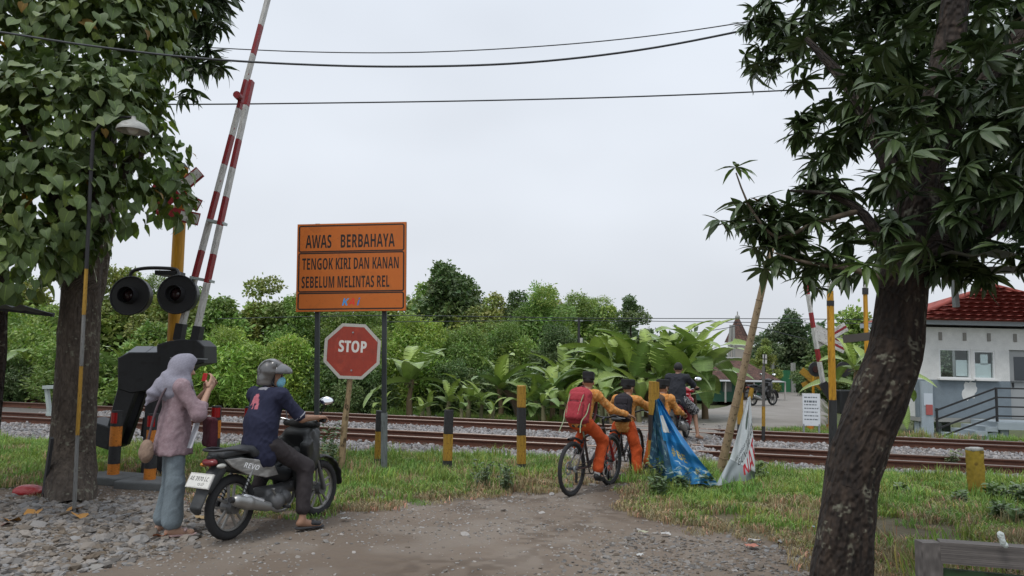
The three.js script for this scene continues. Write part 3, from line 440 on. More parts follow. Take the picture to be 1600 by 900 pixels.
// broad heart-leaved tree by the barrier
{
  const D = 8.65, base = onG(116, 782);
  const t = thing('broadleaf_tree', 'tree with large heart-shaped leaves beside the barrier machine', 'tree', base);
  const W = (px, py, d) => P(px, py, d).sub(base);
  mesh('trunk', [limbTube([V(-0.02, -0.15, 0.02), W(113, 720, D), W(119, 600, D), W(130, 430, D - 0.02), W(150, 300, D - 0.05), W(165, 150, D)], [0.26, 0.225, 0.212, 0.195, 0.16, 0.1], 18, 0.07, 3), limbTube([W(136, 400, D), W(90, 300, D - 0.2), W(30, 180, D - 0.3)], [0.16, 0.1, 0.05], 9, 0.1, 5), limbTube([W(148, 330, D), W(215, 240, D + 0.1), W(255, 160, D + 0.1)], [0.12, 0.08, 0.04], 9, 0.1, 6), limbTube([W(134, 440, D), W(60, 400, D - 0.3), W(-20, 380, D - 0.4)], [0.1, 0.07, 0.04], 8, 0.1, 7)], mBarkL, t);
  const blobs = [[40, 60, 130, 8.2], [160, 60, 115, 8.3], [225, 85, 72, 8.6, 0.75], [60, 200, 120, 7.9], [165, 180, 92, 8.0], [238, 265, 66, 8.6, 0.6], [180, 308, 68, 8.3, 0.7], [80, 315, 105, 7.9], [28, 405, 70, 7.8], [-80, 200, 150, 8.2], [-100, 370, 120, 8], [-60, 40, 140, 8.6], [120, -60, 140, 8.5], [240, -30, 76, 8.7], [105, 385, 56, 8.2], [268, 318, 38, 8.7, 0.6], [245, 20, 60, 8.6], [-10, 300, 90, 8.1], [215, 175, 55, 8.4]].map(([x, y, r, d, k = 1]) => ({ c: P(x, y, d), r: r * d / 1200, k }));
  const all = []; const col = [[0.175, 0.285, 0.052], [0.15, 0.25, 0.05], [0.215, 0.32, 0.05], [0.14, 0.235, 0.048], [0.28, 0.385, 0.05]];
  for (const b of blobs) { const n = Math.round(760 * b.r * b.r * b.k + 40); for (let i = 0; i < n; i++) {
    const o = rv().normalize(); if (o.y < -0.3 && rnd() < 0.45) o.y *= -1; const rr = b.r * (0.5 + 0.52 * Math.sqrt(rnd())), p = b.c.clone().addScaledVector(V(o.x, o.y, o.z * 0.85), rr);
    const n_ = V(0, 0.75, 0).addScaledVector(o, 0.65).addScaledVector(rv(), 0.4), tp = V(0, -0.75, 0).addScaledVector(o, 0.7).addScaledVector(rv(), 0.55), sz = R(0.075, 0.175), k = col[Math.floor(rnd() * 5)], g = R(0.8, 1.25);
    all.push({ it: [p.clone().sub(base), orient(tp, n_), V(sz, sz, sz * R(0.8, 1.1)), rnd() < 0.006 ? cr(0.5, 0.28, 0.02) : cr(k[0] * g, k[1] * g, k[2] * g)], near: o.z > 0.25 && rr > b.r * 0.85 && onScreen(p) && !blobs.some(q => q !== b && q.c.distanceTo(p) < q.r * 0.8), v: Math.floor(rnd() * 4) });
  } }
  const near = all.filter(a => a.near), keep = new Set(near.filter((_, i) => i % Math.ceil(near.length / 295) === 0).slice(0, 295));
  const mm = col.slice(0, 4).map(c => leafMat(c, 0.4, 0.66, { map: leafVein })), m1 = leafMat([1, 1, 1], 0.4, 0.66, { map: leafVein });
  for (const a of keep) { const o = mesh('leaf', heartG[a.v], mm[Math.floor(rnd() * 4)], t); o.position.copy(a.it[0]); o.quaternion.copy(a.it[1]); o.scale.copy(a.it[2]); }
  for (let v = 0; v < 4; v++) instances('foliage', heartG[v], m1, all.filter(a => !keep.has(a) && a.v === v).map(a => a.it), t);
}
// rosettes of long leaves
function rosette(n, len, droop, sd) { const old = seed; seed = sd; const out = []; for (let i = 0; i < n; i++) { const a = i * 2.4 + R(-0.3, 0.3), el = R(-0.75, 0.55) - droop, L = len * R(0.7, 1.1); out.push({ v: Math.floor(rnd() * 4), t: V(Math.cos(a) * Math.cos(el), Math.sin(el), Math.sin(a) * Math.cos(el)), L, tw: R(-0.5, 0.5) }); } seed = old; return out; }
const rosetteGeo = ro => merge(ro.map(l => { const g = lanceG[l.v].clone(); X4.compose(V(0, 0, 0), orient(l.t, V(l.tw, 1, 0)), V(l.L, l.L, l.L)); g.applyMatrix4(X4); return g; }));
const ros = [0, 1, 2, 3].map(i => rosette(12, 0.2, 0.1 * i, 77 + i)), rosG = ros.map(rosetteGeo);
const MANGO = [[0.085, 0.145, 0.04], [0.105, 0.172, 0.045], [0.072, 0.125, 0.038]];
const mMango = MANGO.map(c => leafMat(c, 0.25, 0.45, { map: leafVein })), mMangoNew = leafMat([0.16, 0.27, 0.05], 0.3, 0.45, { map: leafVein }), mMangoI = leafMat([1, 1, 1], 0.25, 0.45, { map: leafVein });
function mango(t, base, blobs, dens, whorls, size = 1) {
  const items = [[], [], [], []];
  for (const [x, y, r, d, dn = 1] of blobs) { const c = P(x, y, d), rad = r * d / 1200, n = Math.round(dens * dn * rad * rad + 6); for (let i = 0; i < n; i++) { const o = rv().normalize(), p = c.clone().addScaledVector(o, rad * Math.cbrt(R(0.15, 1))), g = R(0.75, 1.3), s = R(0.75, 1.25) * size; items[Math.floor(rnd() * 4)].push([p.sub(base), Q(R(-0.5, 0.5) + o.z * 0.5, R(0, 6.3), R(-0.5, 0.5) - o.x * 0.4), V(s, s, s), rnd() < 0.01 ? cr(0.22, 0.14, 0.04) : cr(...MANGO[Math.floor(g * 9) % 3])]); } }
  items.forEach((l, v) => l.length && instances('foliage', rosG[v], mMangoI, l, t));
  let nl = 0;
  for (const [x, y, d, s = 1, fresh] of whorls) { const c = P(x, y, d).sub(base), ro = ros[Math.floor(rnd() * 4)], q = Q(R(-0.35, 0.35), R(0, 6.3), R(-0.35, 0.35)); for (const l of ro) { if (nl++ > 296) break; const o = mesh('leaf', lanceG[l.v], fresh ? mMangoNew : mMango[Math.floor(rnd() * 3)], t); const tt = l.t.clone(); if (fresh === 2) tt.y += 0.5; o.position.copy(c); o.quaternion.copy(q).multiply(orient(tt, V(l.tw, 1, 0))); o.scale.setScalar(l.L * s * size); } }
}
{
  const base = G(1312, 955); base.y = H(base.x, base.z); const D = -base.z;
  const t = thing('mango_tree', 'dark leaning mango tree with rough bark beside wood framed panel', 'tree', base), W = (px, py, d = D) => P(px, py, d).sub(base);
  mesh('trunk', [limbTube([V(-0.03, -0.2, 0.02), W(1316, 880), W(1334, 740), W(1368, 640), W(1394, 560), W(1407, 485), W(1416, 410), W(1438, 300), W(1468, 160), W(1490, 20), W(1500, -150)], [0.22, 0.18, 0.168, 0.185, 0.17, 0.14, 0.135, 0.115, 0.1, 0.08, 0.05], 22, 0.1, 11), limbTube([W(1400, 470, D), W(1455, 400, D - 0.05), W(1530, 350, D - 0.2), W(1620, 305, D - 0.4), W(1760, 250, D - 0.6)], [0.15, 0.125, 0.11, 0.09, 0.06], 14, 0.1, 12), limbTube([W(1425, 330), W(1380, 230, D + 0.2), W(1330, 140, D + 0.4), W(1260, 60, D + 0.6)], [0.1, 0.07, 0.05, 0.02], 9, 0.1, 13), limbTube([W(1450, 230), W(1540, 130, D - 0.1), W(1620, 20, D - 0.2)], [0.09, 0.07, 0.05], 9, 0.1, 14), limbTube([W(1388, 400), W(1345, 330, D + 0.1), W(1290, 303, D + 0.15), W(1230, 298, D + 0.2)], [0.06, 0.035, 0.018, 0.008], 7, 0.05, 15)], mBarkR, t);
  mesh('branch', [limbTube([W(1340, 330, D + 0.1), W(1270, 350, D + 0.2), W(1215, 372, D + 0.25), W(1170, 320, D + 0.3), W(1150, 270, D + 0.3)], [0.022, 0.015, 0.012, 0.009, 0.005], 6, 0.05, 16), limbTube([W(1390, 440), W(1330, 420, D + 0.1), W(1260, 410, D + 0.2), W(1210, 395, D + 0.25)], [0.03, 0.018, 0.012, 0.006], 6, 0.05, 17)], mTwig, t);
  const k = D - 5.2;
  const blobs = [[1225, 40, 55, 6.4, 0.8], [1198, 85, 34, 6.4, 0.7], [1185, 20, 30, 6.4, 0.8], [1310, 70, 100, 6.2, 0.8], [1420, 80, 140, 6], [1540, 60, 150, 5.6], [1300, 200, 58, 6, 0.8], [1390, 220, 105, 5.7, 0.9], [1520, 200, 140, 5.4], [1620, 250, 120, 5.3], [1290, 285, 40, 5.8, 0.7], [1215, 385, 30, 5.6, 0.8], [1190, 335, 28, 5.6, 0.8], [1250, 350, 38, 5.6, 0.8], [1290, 420, 38, 5.5, 0.8], [1260, 280, 28, 5.8, 0.8], [1345, 320, 62, 5.6, 0.8], [1450, 330, 70, 5.6, 0.7], [1560, 340, 90, 5.7, 0.8], [1640, 100, 140, 5.4], [1345, 390, 45, 5.4, 0.8], [1480, -60, 170, 5.8], [1350, -50, 120, 6.2], [1640, 370, 60, 5.2, 0.8], [1700, 200, 160, 5.5], [1480, 425, 24, 5.0, 0.5], [1530, 420, 26, 4.9, 0.5], [1260, 195, 24, 6, 0.6], [1450, 250, 70, 4.6], [1440, 120, 90, 4.7], [1540, 250, 90, 4.4], [1560, 120, 100, 4.5], [1420, 370, 40, 4.7, 0.7], [1500, 360, 45, 4.5, 0.6], [1600, 330, 70, 4.2, 0.8], [1370, 150, 60, 5.0], [1620, 180, 80, 4.2]].map(([x, y, r, d, n]) => [x, y, r, d, n]);
  const whorls = [[1150, 262, 5.5, 1.05, 2], [1160, 318, 5.5, 1.15], [1125, 345, 5.5, 1.1], [1185, 350, 5.45, 1.2], [1220, 345, 5.4, 1.2], [1195, 420, 5.45, 1.1], [1198, 306, 5.5], [1150, 345, 5.5], [1202, 352, 5.45], [1232, 322, 5.4], [1178, 388, 5.5], [1215, 405, 5.45], [1262, 432, 5.4], [1240, 372, 5.4], [1275, 345, 5.3], [1300, 300, 5.3], [1290, 395, 5.3], [1320, 430, 5.2], [1352, 415, 5.0, 1.3, 1], [1385, 398, 4.9, 1.1, 1], [1250, 205, 5.8], [1268, 262, 5.7], [1295, 240, 5.6], [1180, 100, 6.2, 0.9], [1208, 118, 6.2, 0.8], [1340, 445, 5.1], [1510, 428, 4.8], [1555, 425, 4.8, 0.9]];
  mango(t, base, blobs, 135, whorls, 0.88);
}
// a second mango behind the heart-leaved tree
{
  const base = atH(P(300, 640, 11.2)); base.x -= 1.72; const t = thing('mango_tree', 'mango tree with drooping long leaves behind the heart-leaved tree', 'tree', base), W = (x, y, d) => P(x, y, d).sub(base);
  mesh('trunk', [limbTube([V(0, -0.1, 0), V(0.1, 1.6, 0), V(0.4, 3.2, 0.2), W(200, 60, 10.6), W(280, 30, 10.4)], [0.15, 0.13, 0.1, 0.06, 0.02], 10, 0.08, 21)], mBarkL, t);
  mesh('branch', [limbTube([W(240, 40, 10.5), W(290, 80, 10.3), W(340, 95, 10.2)], [0.03, 0.02, 0.008], 6, 0.05, 22)], mTwig, t);
  mango(t, base, [[300, 10, 52, 10.3], [270, 60, 50, 10.4], [240, -40, 90, 10.5], [310, 90, 26, 10.2, 0.6], [325, -30, 40, 10.3]], 150, [[325, 100, 10.1, 1.2], [340, 35, 10.1, 1.2], [318, 62, 10.1, 1.2], [300, 140, 10.1, 1.1], [345, 105, 10.1, 1.2], [330, 5, 10.1, 1.2], [285, 150, 10.1, 1.1]], 1.3);
}
// trunk at the edge, under the awning
{ const b = atH(G(-26, 760)); const t = thing('slender_tree', 'slender dark trunk standing under the awning corner', 'tree', b); mesh('trunk', limbTube([V(0, -0.1, 0), V(0.03, 1.2, 0), V(0.02, 2.4, 0.05), V(-0.1, 4, 0.1)], [0.11, 0.1, 0.09, 0.07], 10, 0.08, 31), mBarkR, t); }

// clumps of leaves for trees further off
function clumpGeo(n, leaf, asp, sd) { const old = seed; seed = sd; const pos = [], col = []; for (let i = 0; i < n; i++) { const o = rv().normalize(), shoot = rnd() < 0.06 ? R(1.05, 1.4) : Math.cbrt(R(0.12, 1.15)); o.multiplyScalar(shoot * (1 + 0.35 * N3(o.x * 2 + sd, o.y * 2, o.z * 2))); const t = rv().add(V(0, -0.2, 0)).addScaledVector(o, 0.6).normalize(), s = t.clone().cross(rv()).normalize(), L = leaf * R(0.55, 1.25), w = L * asp, b = o.clone().addScaledVector(t, L), m = o.clone().addScaledVector(t, L * 0.45), up = t.clone().cross(s).multiplyScalar(w * 0.35), l = m.clone().addScaledVector(s, w).add(up), r = m.clone().addScaledVector(s, -w).add(up); for (const p of [o, l, b, o, b, r]) pos.push(p.x, p.y, p.z); const g = R(0.7, 1.3), h = R(0.85, 1.2); for (let k = 0; k < 6; k++) col.push(g * h, g, g * 0.95); } seed = old; const g = new THREE.BufferGeometry(); g.setAttribute('position', new THREE.Float32BufferAttribute(pos, 3)); g.setAttribute('color', new THREE.Float32BufferAttribute(col, 3)); g.computeVertexNormals(); g.setAttribute('uv', new THREE.BufferAttribute(new Float32Array(pos.length / 3 * 2), 2)); return g; }
const clumpF = [1, 2, 3].map(i => clumpGeo(1150, 0.26, 0.18, 50 + i)), clumpB = [1, 2, 3].map(i => clumpGeo(420, 0.36, 0.36, 60 + i));
const mSprig = leafMat([1, 1, 1], 0.35, 0.7), mClump = leafMat([1, 1, 1], 0.4, 0.65, { vertexColors: true });
const KIND = { bright: [0.27, 0.42, 0.058], mid: [0.205, 0.33, 0.06], dark: [0.11, 0.19, 0.046], olive: [0.26, 0.335, 0.07], blue: [0.11, 0.18, 0.07] };
function bgTree(px, top, d, hw, kind, fine, label, name = 'leafy_tree', bottom = 640, group) {
  const k = d / 1200, base = P(px, 640, d); base.y = H(base.x, base.z); const cTop = P(px, top, d).y, cBot = Math.max(base.y + 0.2, P(px, bottom, d).y), rx = hw * k * 1.12, h = cTop - cBot, t = thing(name, label, 'tree', base, 0, group);
  const C = KIND[kind], blobs = [], nb = Math.round(9 + h * 4.0);
  for (let i = 0; i < nb; i++) { const v = (i + 0.5) / nb, prof = Math.sin(Math.PI * Math.min(0.985, 0.3 + 0.66 * v)) ** 0.75, a = i * 2.4 + R(0, 1.2), q = rx * prof * R(0.1, 1.0), r = rx * R(0.2, 0.42) * (0.65 + 0.5 * prof); blobs.push([V(Math.cos(a) * q, cBot + h * (0.06 + 0.9 * v) - base.y - r * (v > 0.75 ? 0.75 : 0.2) + R(-0.12, 0.1) * h, Math.sin(a) * q * 0.85), r]); }
  blobs.push([V(R(-0.2, 0.2) * rx, cTop - base.y - rx * 0.24, 0), rx * 0.24]);
  mesh('trunk', [limbTube([V(0, -0.2, 0), V(0.05, h * 0.3 + 0.3, 0), V(-0.05, (cTop - base.y) * 0.75, 0.05)], [Math.max(0.06, rx * 0.09), Math.max(0.05, rx * 0.07), 0.03], 8, 0.08, px), ...blobs.slice(0, 8).map(([c]) => rod(V(0, c.y * 0.6, 0), c, 0.03 + 0.01 * rx, 0.012, 5))], mBarkL, t);
  const S = fine ? clumpF : clumpB; const lists = [[], [], []];
  blobs.forEach(([c, r], i) => { const g = R(0.78, 1.22); if (c.y < r * 0.6) c.y = r * 0.6; lists[i % 3].push([c, Q(R(-0.4, 0.4), R(0, 6.3), R(-0.4, 0.4)), V(r * R(0.9, 1.25), r * R(0.75, 1.1), r), cr(C[0] * g * R(0.88, 1.16), C[1] * g, C[2] * g)]); });
  lists.forEach((l, i) => instances('crown', S[i], mClump, l, t)); return t;
}
const spots = [[-60, 'behind the slender dark trunk'], [20, 'behind the kilometre stone'], [90, 'behind the heart-leaved tree trunk'], [155, 'between the heart-leaved tree and barrier machine'], [215, 'behind the twin signal lamps'], [285, 'behind the raised barrier boom'], [345, 'between the barrier boom and motorcyclist'], [395, 'behind the motorcyclist'], [450, 'beside the orange sign post'], [510, 'behind the orange sign'], [560, 'behind the stop sign'], [605, 'behind the sign leg touched by striped post'], [650, 'between orange sign and short striped post'], [690, 'behind the short striped post'], [730, 'between the short and tall striped posts'], [790, 'behind the tall striped post'], [840, 'between tall striped post and cyclists'], [885, 'behind the boy with red rucksack'], [925, 'beside the slim utility pole'], [965, 'behind the boy with black rucksack'], [1005, 'behind the third boy'], [1040, 'behind the yellow post with tarpaulin'], [1075, 'behind the man on red motorcycle'], [1110, 'beside the village house'], [1180, 'beside the far road'], [1250, 'behind the far barrier boom'], [1300, 'behind the far signal mast'], [1345, 'behind the thin yellow mast'], [1380, 'behind the mango trunk'], [1440, 'beside the guard house']];
const spotOf = px => spots.reduce((a, b) => Math.abs(b[0] - px) < Math.abs(a[0] - px) ? b : a)[1];
const GT = 'trees beyond the tracks';
for (const [px, top, d, hw, kind, fine, label, bottom] of [
  [-30, 450, 27, 90, 'bright', true], [60, 480, 26, 80, 'mid', true], [170, 418, 28, 62, 'olive', false, 'olive tree with clustered leaves standing up past the signal lamps'], [265, 445, 28, 62, 'olive', false, 'olive bushy tree behind the twin signal lamps'], [330, 462, 27, 55, 'mid', false], [400, 436, 28, 55, 'olive', false, 'olive tree with upright leaf clusters beside the orange sign'], [455, 452, 27, 45, 'mid', false],
  [600, 452, 33, 60, 'mid', false], [655, 440, 38, 45, 'mid', false], [860, 450, 37, 60, 'olive', false], [800, 452, 36, 50, 'dark', false], [925, 462, 36, 45, 'mid', true], [500, 455, 30, 60, 'mid', true], [300, 448, 30, 60, 'mid', false], [220, 430, 30, 55, 'mid', true], [110, 440, 29, 70, 'mid', true], [30, 440, 30, 80, 'olive', false],
  [350, 510, 23.6, 75, 'bright', true], [450, 520, 23.4, 70, 'bright', true], [110, 530, 24, 75, 'mid', true], [230, 505, 23.8, 70, 'mid', false], [10, 560, 23.6, 60, 'dark', true], [540, 535, 23.6, 62, 'dark', true],
  [555, 474, 28, 70, 'mid', true], [690, 407, 36, 62, 'dark', false, 'tall dark round-topped tree rising beside the orange sign'], [720, 432, 37, 48, 'dark', false], [640, 488, 25, 70, 'bright', true, 'bright green feathery tree behind the stop sign'], [765, 455, 35, 45, 'olive', false], [830, 444, 31, 78, 'mid', true, 'wide feathery tree, tallest behind the striped posts'], [905, 458, 33, 52, 'mid', true], [790, 500, 27, 60, 'mid', true], [985, 460, 38, 30, 'dark', false, 'slim dark tree standing alone above the banana leaves'], [945, 476, 32, 42, 'mid', false], [720, 505, 26, 60, 'mid', true], [870, 505, 25.8, 55, 'dark', true], [700, 560, 24.4, 60, 'dark', true], [790, 570, 24.2, 55, 'dark', true], [1015, 512, 35, 26, 'dark', false],
  [1238, 487, 50, 46, 'blue', false, 'rounded dark tree beside the far road behind the house'], [1292, 515, 48, 40, 'dark', false], [1340, 490, 46, 50, 'mid', false, 'leafy tree behind the far yellow mast'], [1196, 530, 46, 20, 'olive', false], [1395, 520, 40, 50, 'dark', false], [1060, 545, 40, 45, 'dark', true], [1120, 560, 48, 40, 'dark', true], [1660, 500, 40, 60, 'mid', true], [1430, 560, 29, 45, 'dark', true], [1265, 575, 42, 22, 'dark', false],
]) bgTree(px, top, d, hw, kind, fine, label || (top > 500 ? 'low ' : top < 450 ? 'tall ' : '') + { bright: 'bright green', mid: 'mid green', olive: 'olive green', dark: 'dark green', blue: 'blue-green' }[kind] + (fine ? ' fine-leaved tree ' : ' broad-leaved tree ') + spotOf(px), 'leafy_tree', bottom || 645, GT);
{ // far wood that closes the horizon
  const list = []; for (let i = 0; i < 420; i++) { const x = R(-95, 110), z = R(-105, -62), hh = 4.6 + 2.2 * fbm(x * 0.08, 3, 0, 2); const r = R(1.2, 2.2), g = R(0.8, 1.2); if (roadDist(x, z) < 5) continue; list.push([V(x, R(0.3, 1) * (hh - r), z), rq(), V(r * 1.3, r, r), cr(0.085 * g, 0.14 * g, 0.055 * g)]); }
  const o = instances('distant_wood', clumpB[0], mClump, list); o.userData.label = 'distant wood closing off the fields behind the village';
}
// banana plants
function bananaLeaf(sd) {
  const old = seed; seed = sd * 977 + 5; const n = 12, pos = [], col = [], uv = [], idx = []; let q = 0;
  const bend = R(0.8, 2.0), fold = R(0.12, 0.4), tear = R(0.05, 0.4);
  const prof = t => 0.5 * Math.pow(Math.sin(Math.PI * Math.min(1, 0.1 + 0.9 * Math.pow(t, 0.85))), 0.6) * (t > 0.97 ? 0.5 : 1);
  const mid = t => { const a = 1.15 - bend * t; return a; };
  const pts = []; let x = 0, y = 0; for (let i = 0; i <= n; i++) { pts.push([x, y]); const a = mid(i / n) - 1.15 + 0.0; x += Math.cos(a * 1.0) / n; y += Math.sin(a) / n; }
  for (const sgn of [-1, 1]) { let dr = 0; for (let i = 0; i < n; i++) {
    const t0 = i / n, t1 = (i + 1) / n; if (rnd() < tear) dr = R(-0.1, 0.45); const g = rnd() < tear ? 0.02 : 0;
    const w0 = prof(t0) * 0.34, w1 = prof(t1) * 0.34, f = fold - dr; const sk = 0.06;
    const A = [pts[i][0], pts[i][1], 0], B = [pts[i + 1][0], pts[i + 1][1], 0], C = [pts[i][0] + sk * w0 * 3 + g, pts[i][1] + w0 * f, sgn * w0], Dp = [pts[i + 1][0] + sk * w1 * 3 - g, pts[i + 1][1] + w1 * f, sgn * w1];
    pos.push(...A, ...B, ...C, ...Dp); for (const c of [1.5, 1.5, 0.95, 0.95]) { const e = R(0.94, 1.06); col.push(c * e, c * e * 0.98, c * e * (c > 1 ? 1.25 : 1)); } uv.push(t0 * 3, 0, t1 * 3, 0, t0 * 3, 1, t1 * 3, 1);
    idx.push(q, q + 1, q + 2, q + 2, q + 1, q + 3); q += 4;
  } }
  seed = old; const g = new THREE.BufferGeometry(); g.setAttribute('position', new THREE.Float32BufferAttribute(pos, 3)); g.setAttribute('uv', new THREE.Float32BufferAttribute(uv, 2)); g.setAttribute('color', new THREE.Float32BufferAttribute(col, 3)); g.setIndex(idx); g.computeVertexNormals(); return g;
}
const banG = []; for (let i = 0; i < 10; i++) banG.push(bananaLeaf(i + 1));
const veinT = tex(128, 64, (() => { const b = pnoise(16, 91); return (i, j, u, v) => { const t = 0.86 + 0.14 * Math.sin(u * 6.283 * 14) * 0.5 + 0.12 * (b(u, v) - 0.5); return [t, t, t]; }; })());
const mBan = [[0.225, 0.345, 0.055], [0.27, 0.39, 0.06], [0.18, 0.295, 0.055], [0.33, 0.455, 0.065]].map(c => leafMat(c, 0.4, 0.7, { map: veinT, vertexColors: true })), mBanDry = [leafMat([0.30, 0.19, 0.06], 0.25, 0.8, { map: veinT, vertexColors: true }), leafMat([0.17, 0.12, 0.07], 0.2, 0.9, { map: veinT, vertexColors: true })];
const mStem = mat([0.17, 0.16, 0.08], 0.8, { map: plasterTex }), mStemDry = mat([0.20, 0.14, 0.085], 0.95, { map: plasterTex });
function banana(px, top, d, nl, label, group, leafLen) {
  const base = P(px, 645, d); base.y = H(base.x, base.z); const h = (P(px, top, d).y - base.y) * 1.16, L = leafLen || Math.min(1.9, h * 0.66), st = Math.max(0.25, h - L * 0.9);
  const t = thing('banana_plant', label, 'banana plant', base, R(0, 6.28), group);
  mesh('stem', limbTube([V(0, -0.1, 0), V(R(-0.05, 0.05), st * 0.5, 0), V(R(-0.08, 0.08), st, R(-0.08, 0.08))], [0.05 + 0.04 * h / 2, 0.04 + 0.03 * h / 2, 0.045], 9, 0.08, px), h > 1.6 ? mStemDry : mStem, t);
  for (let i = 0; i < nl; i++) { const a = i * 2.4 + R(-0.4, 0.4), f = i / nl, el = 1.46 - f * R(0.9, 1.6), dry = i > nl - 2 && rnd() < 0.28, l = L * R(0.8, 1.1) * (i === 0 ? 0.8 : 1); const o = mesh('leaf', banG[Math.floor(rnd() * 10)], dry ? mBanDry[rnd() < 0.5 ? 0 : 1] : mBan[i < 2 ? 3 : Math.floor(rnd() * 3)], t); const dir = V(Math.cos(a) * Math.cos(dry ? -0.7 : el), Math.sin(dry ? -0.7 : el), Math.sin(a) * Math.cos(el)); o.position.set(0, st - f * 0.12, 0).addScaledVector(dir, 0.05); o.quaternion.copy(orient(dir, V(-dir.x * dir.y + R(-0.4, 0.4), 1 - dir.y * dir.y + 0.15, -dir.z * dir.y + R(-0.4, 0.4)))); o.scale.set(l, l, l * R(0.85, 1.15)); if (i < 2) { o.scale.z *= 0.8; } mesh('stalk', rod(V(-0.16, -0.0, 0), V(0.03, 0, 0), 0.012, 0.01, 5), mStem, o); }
  return t;
}
const GB = 'banana plants in the thicket', LB = 'banana plant crowded into the thicket beside the boys', GS = 'young banana plants', LS = 'young low banana plant behind the far rail';
for (const [px, top, d, n, label, group, ll] of [
  [640, 528, 22.4, 9, 'banana plant standing alone, framed by the stop sign post'], [782, 545, 22.6, 9, 'banana plant with spreading leaves behind the tallest striped post'],
  [700, 590, 21.6, 6, LS, GS], [732, 585, 21.4, 6, LS, GS], [670, 605, 21.3, 5, LS, GS], [752, 600, 21.5, 6, LS, GS], [815, 605, 21.3, 5, LS, GS], [835, 590, 21.6, 6, LS, GS], [600, 610, 21.6, 5, LS, GS], [720, 615, 20.8, 5, LS, GS], [770, 618, 20.8, 5, LS, GS], [660, 622, 20.8, 5, LS, GS],
  [862, 560, 21.6, 8, LB, GB], [880, 545, 22.4, 8, LB, GB], [905, 530, 23, 8, LB, GB], [930, 520, 23, 8, LB, GB], [952, 535, 21.6, 7, LB, GB], [970, 512, 22.6, 8, LB, GB], [990, 525, 21.4, 7, LB, GB], [1012, 505, 22.4, 8, LB, GB], [1030, 520, 21.2, 7, LB, GB], [1048, 500, 22.4, 8, LB, GB], [1068, 520, 21.4, 7, LB, GB], [1085, 498, 22.6, 8, LB, GB], [1102, 515, 22.2, 7, LB, GB], [850, 600, 20.8, 6, LB, GB], [885, 590, 20.9, 6, LB, GB], [940, 585, 20.6, 6, LB, GB], [1000, 580, 20.4, 6, LB, GB], [1062, 575, 20.4, 6, LB, GB],
  [45, 540, 24, 7, 'banana plant with wide leaves behind the white kilometre stone'], [185, 530, 23.4, 8, 'banana plant between the tree trunk and barrier machine'], [130, 560, 23, 6, 'banana plant showing behind the heart-leaved tree trunk'], [-20, 545, 23.2, 7, 'banana plant behind the slender dark trunk'],
  [1335, 530, 19.5, 6, 'banana plant behind the yellow mast beside the mango trunk', undefined, 1.2], [1365, 545, 21, 6, 'banana plant half hidden by the mango trunk'],
]) banana(px, top, d, n, label === LS ? (top > 612 ? 'smallest banana sapling ' : top > 598 ? 'low young banana plant ' : 'young banana plant ') + spotOf(px) : label === LB ? (top > 560 ? 'low banana clump ' : top < 522 ? 'tallest banana plant ' : 'leafy banana plant ') + spotOf(px) : label, group, ll);
// weeds
function weed(px, py, h, n, col, label, group, leaf = 0.09) {
  const b = onG(px, py), t = thing('weed_plant', label, 'weed', b, 0, group), items = [];
  const stems = []; for (let i = 0; i < n; i++) { const a = R(0, 6.28), r = R(0, 0.5) * h, top = V(Math.cos(a) * r, h * R(0.5, 1), Math.sin(a) * r), k = Math.round(5 + h * 14); stems.push(rod(V(Math.cos(a) * r * 0.25, -0.02, Math.sin(a) * r * 0.25), top, 0.004, 0.002, 4)); for (let j = 0; j < k; j++) { const f = (j + 1) / k, p = V(Math.cos(a) * r * (0.25 + 0.75 * f), top.y * f, Math.sin(a) * r * (0.25 + 0.75 * f)), dir = V(R(-1, 1), R(-0.2, 0.7), R(-1, 1)), s = leaf * R(0.6, 1.2), g = R(0.8, 1.25); items.push([p, orient(dir, V(R(-0.4, 0.4), 1, R(-0.4, 0.4))), V(s, s, s * 2.2), cr(col[0] * g, col[1] * g, col[2] * g)]); } }
  mesh('stem', stems, mGreenTwig, t); instances('foliage', lanceG[1], mSprig, items, t);
}
weed(500, 735, 0.75, 12, [0.10, 0.17, 0.05], 'leafy green weed growing between motorcycle and stop sign stake'); weed(520, 745, 0.45, 10, [0.11, 0.18, 0.05], 'low green weed at the foot of the stop sign stake');
weed(755, 765, 0.36, 16, [0.10, 0.15, 0.055], 'grey-green weed clump between the two free-standing striped posts', undefined, 0.06); weed(790, 768, 0.33, 16, [0.09, 0.145, 0.055], 'grey-green weed clump at the foot of the tallest striped post', undefined, 0.06);
weed(1028, 758, 0.36, 18, [0.12, 0.2, 0.05], 'bushy green weed at the lower edge of blue tarpaulin', undefined, 0.06); weed(1030, 780, 0.26, 14, [0.10, 0.17, 0.05], 'low weed clump beside the dirt track and blue tarpaulin'); weed(1062, 772, 0.24, 14, [0.10, 0.18, 0.05], 'low weed clump against the blue tarpaulin hem'); weed(1100, 765, 0.25, 14, [0.09, 0.15, 0.05], 'weed clump between the blue tarpaulin and white banner'); weed(1185, 755, 0.3, 14, [0.13, 0.2, 0.05], 'bright weed clump beside the white banner');
for (const [x, y, h] of [[1545, 785, 0.22], [1570, 790, 0.26], [1595, 795, 0.28], [1560, 815, 0.2], [1590, 825, 0.22], [1620, 800, 0.3], [1500, 790, 0.16]]) weed(x, y, h, 16, [0.10, 0.165, 0.045], 'broad-leaved weed growing around the yellow marker stone', 'weeds around the marker stone', 0.085);
weed(1405, 775, 0.15, 14, [0.12, 0.18, 0.05], 'low weed clump beside the mango trunk'); weed(1490, 728, 0.3, 8, [0.15, 0.2, 0.06], 'thin weed growing at the ballast edge');
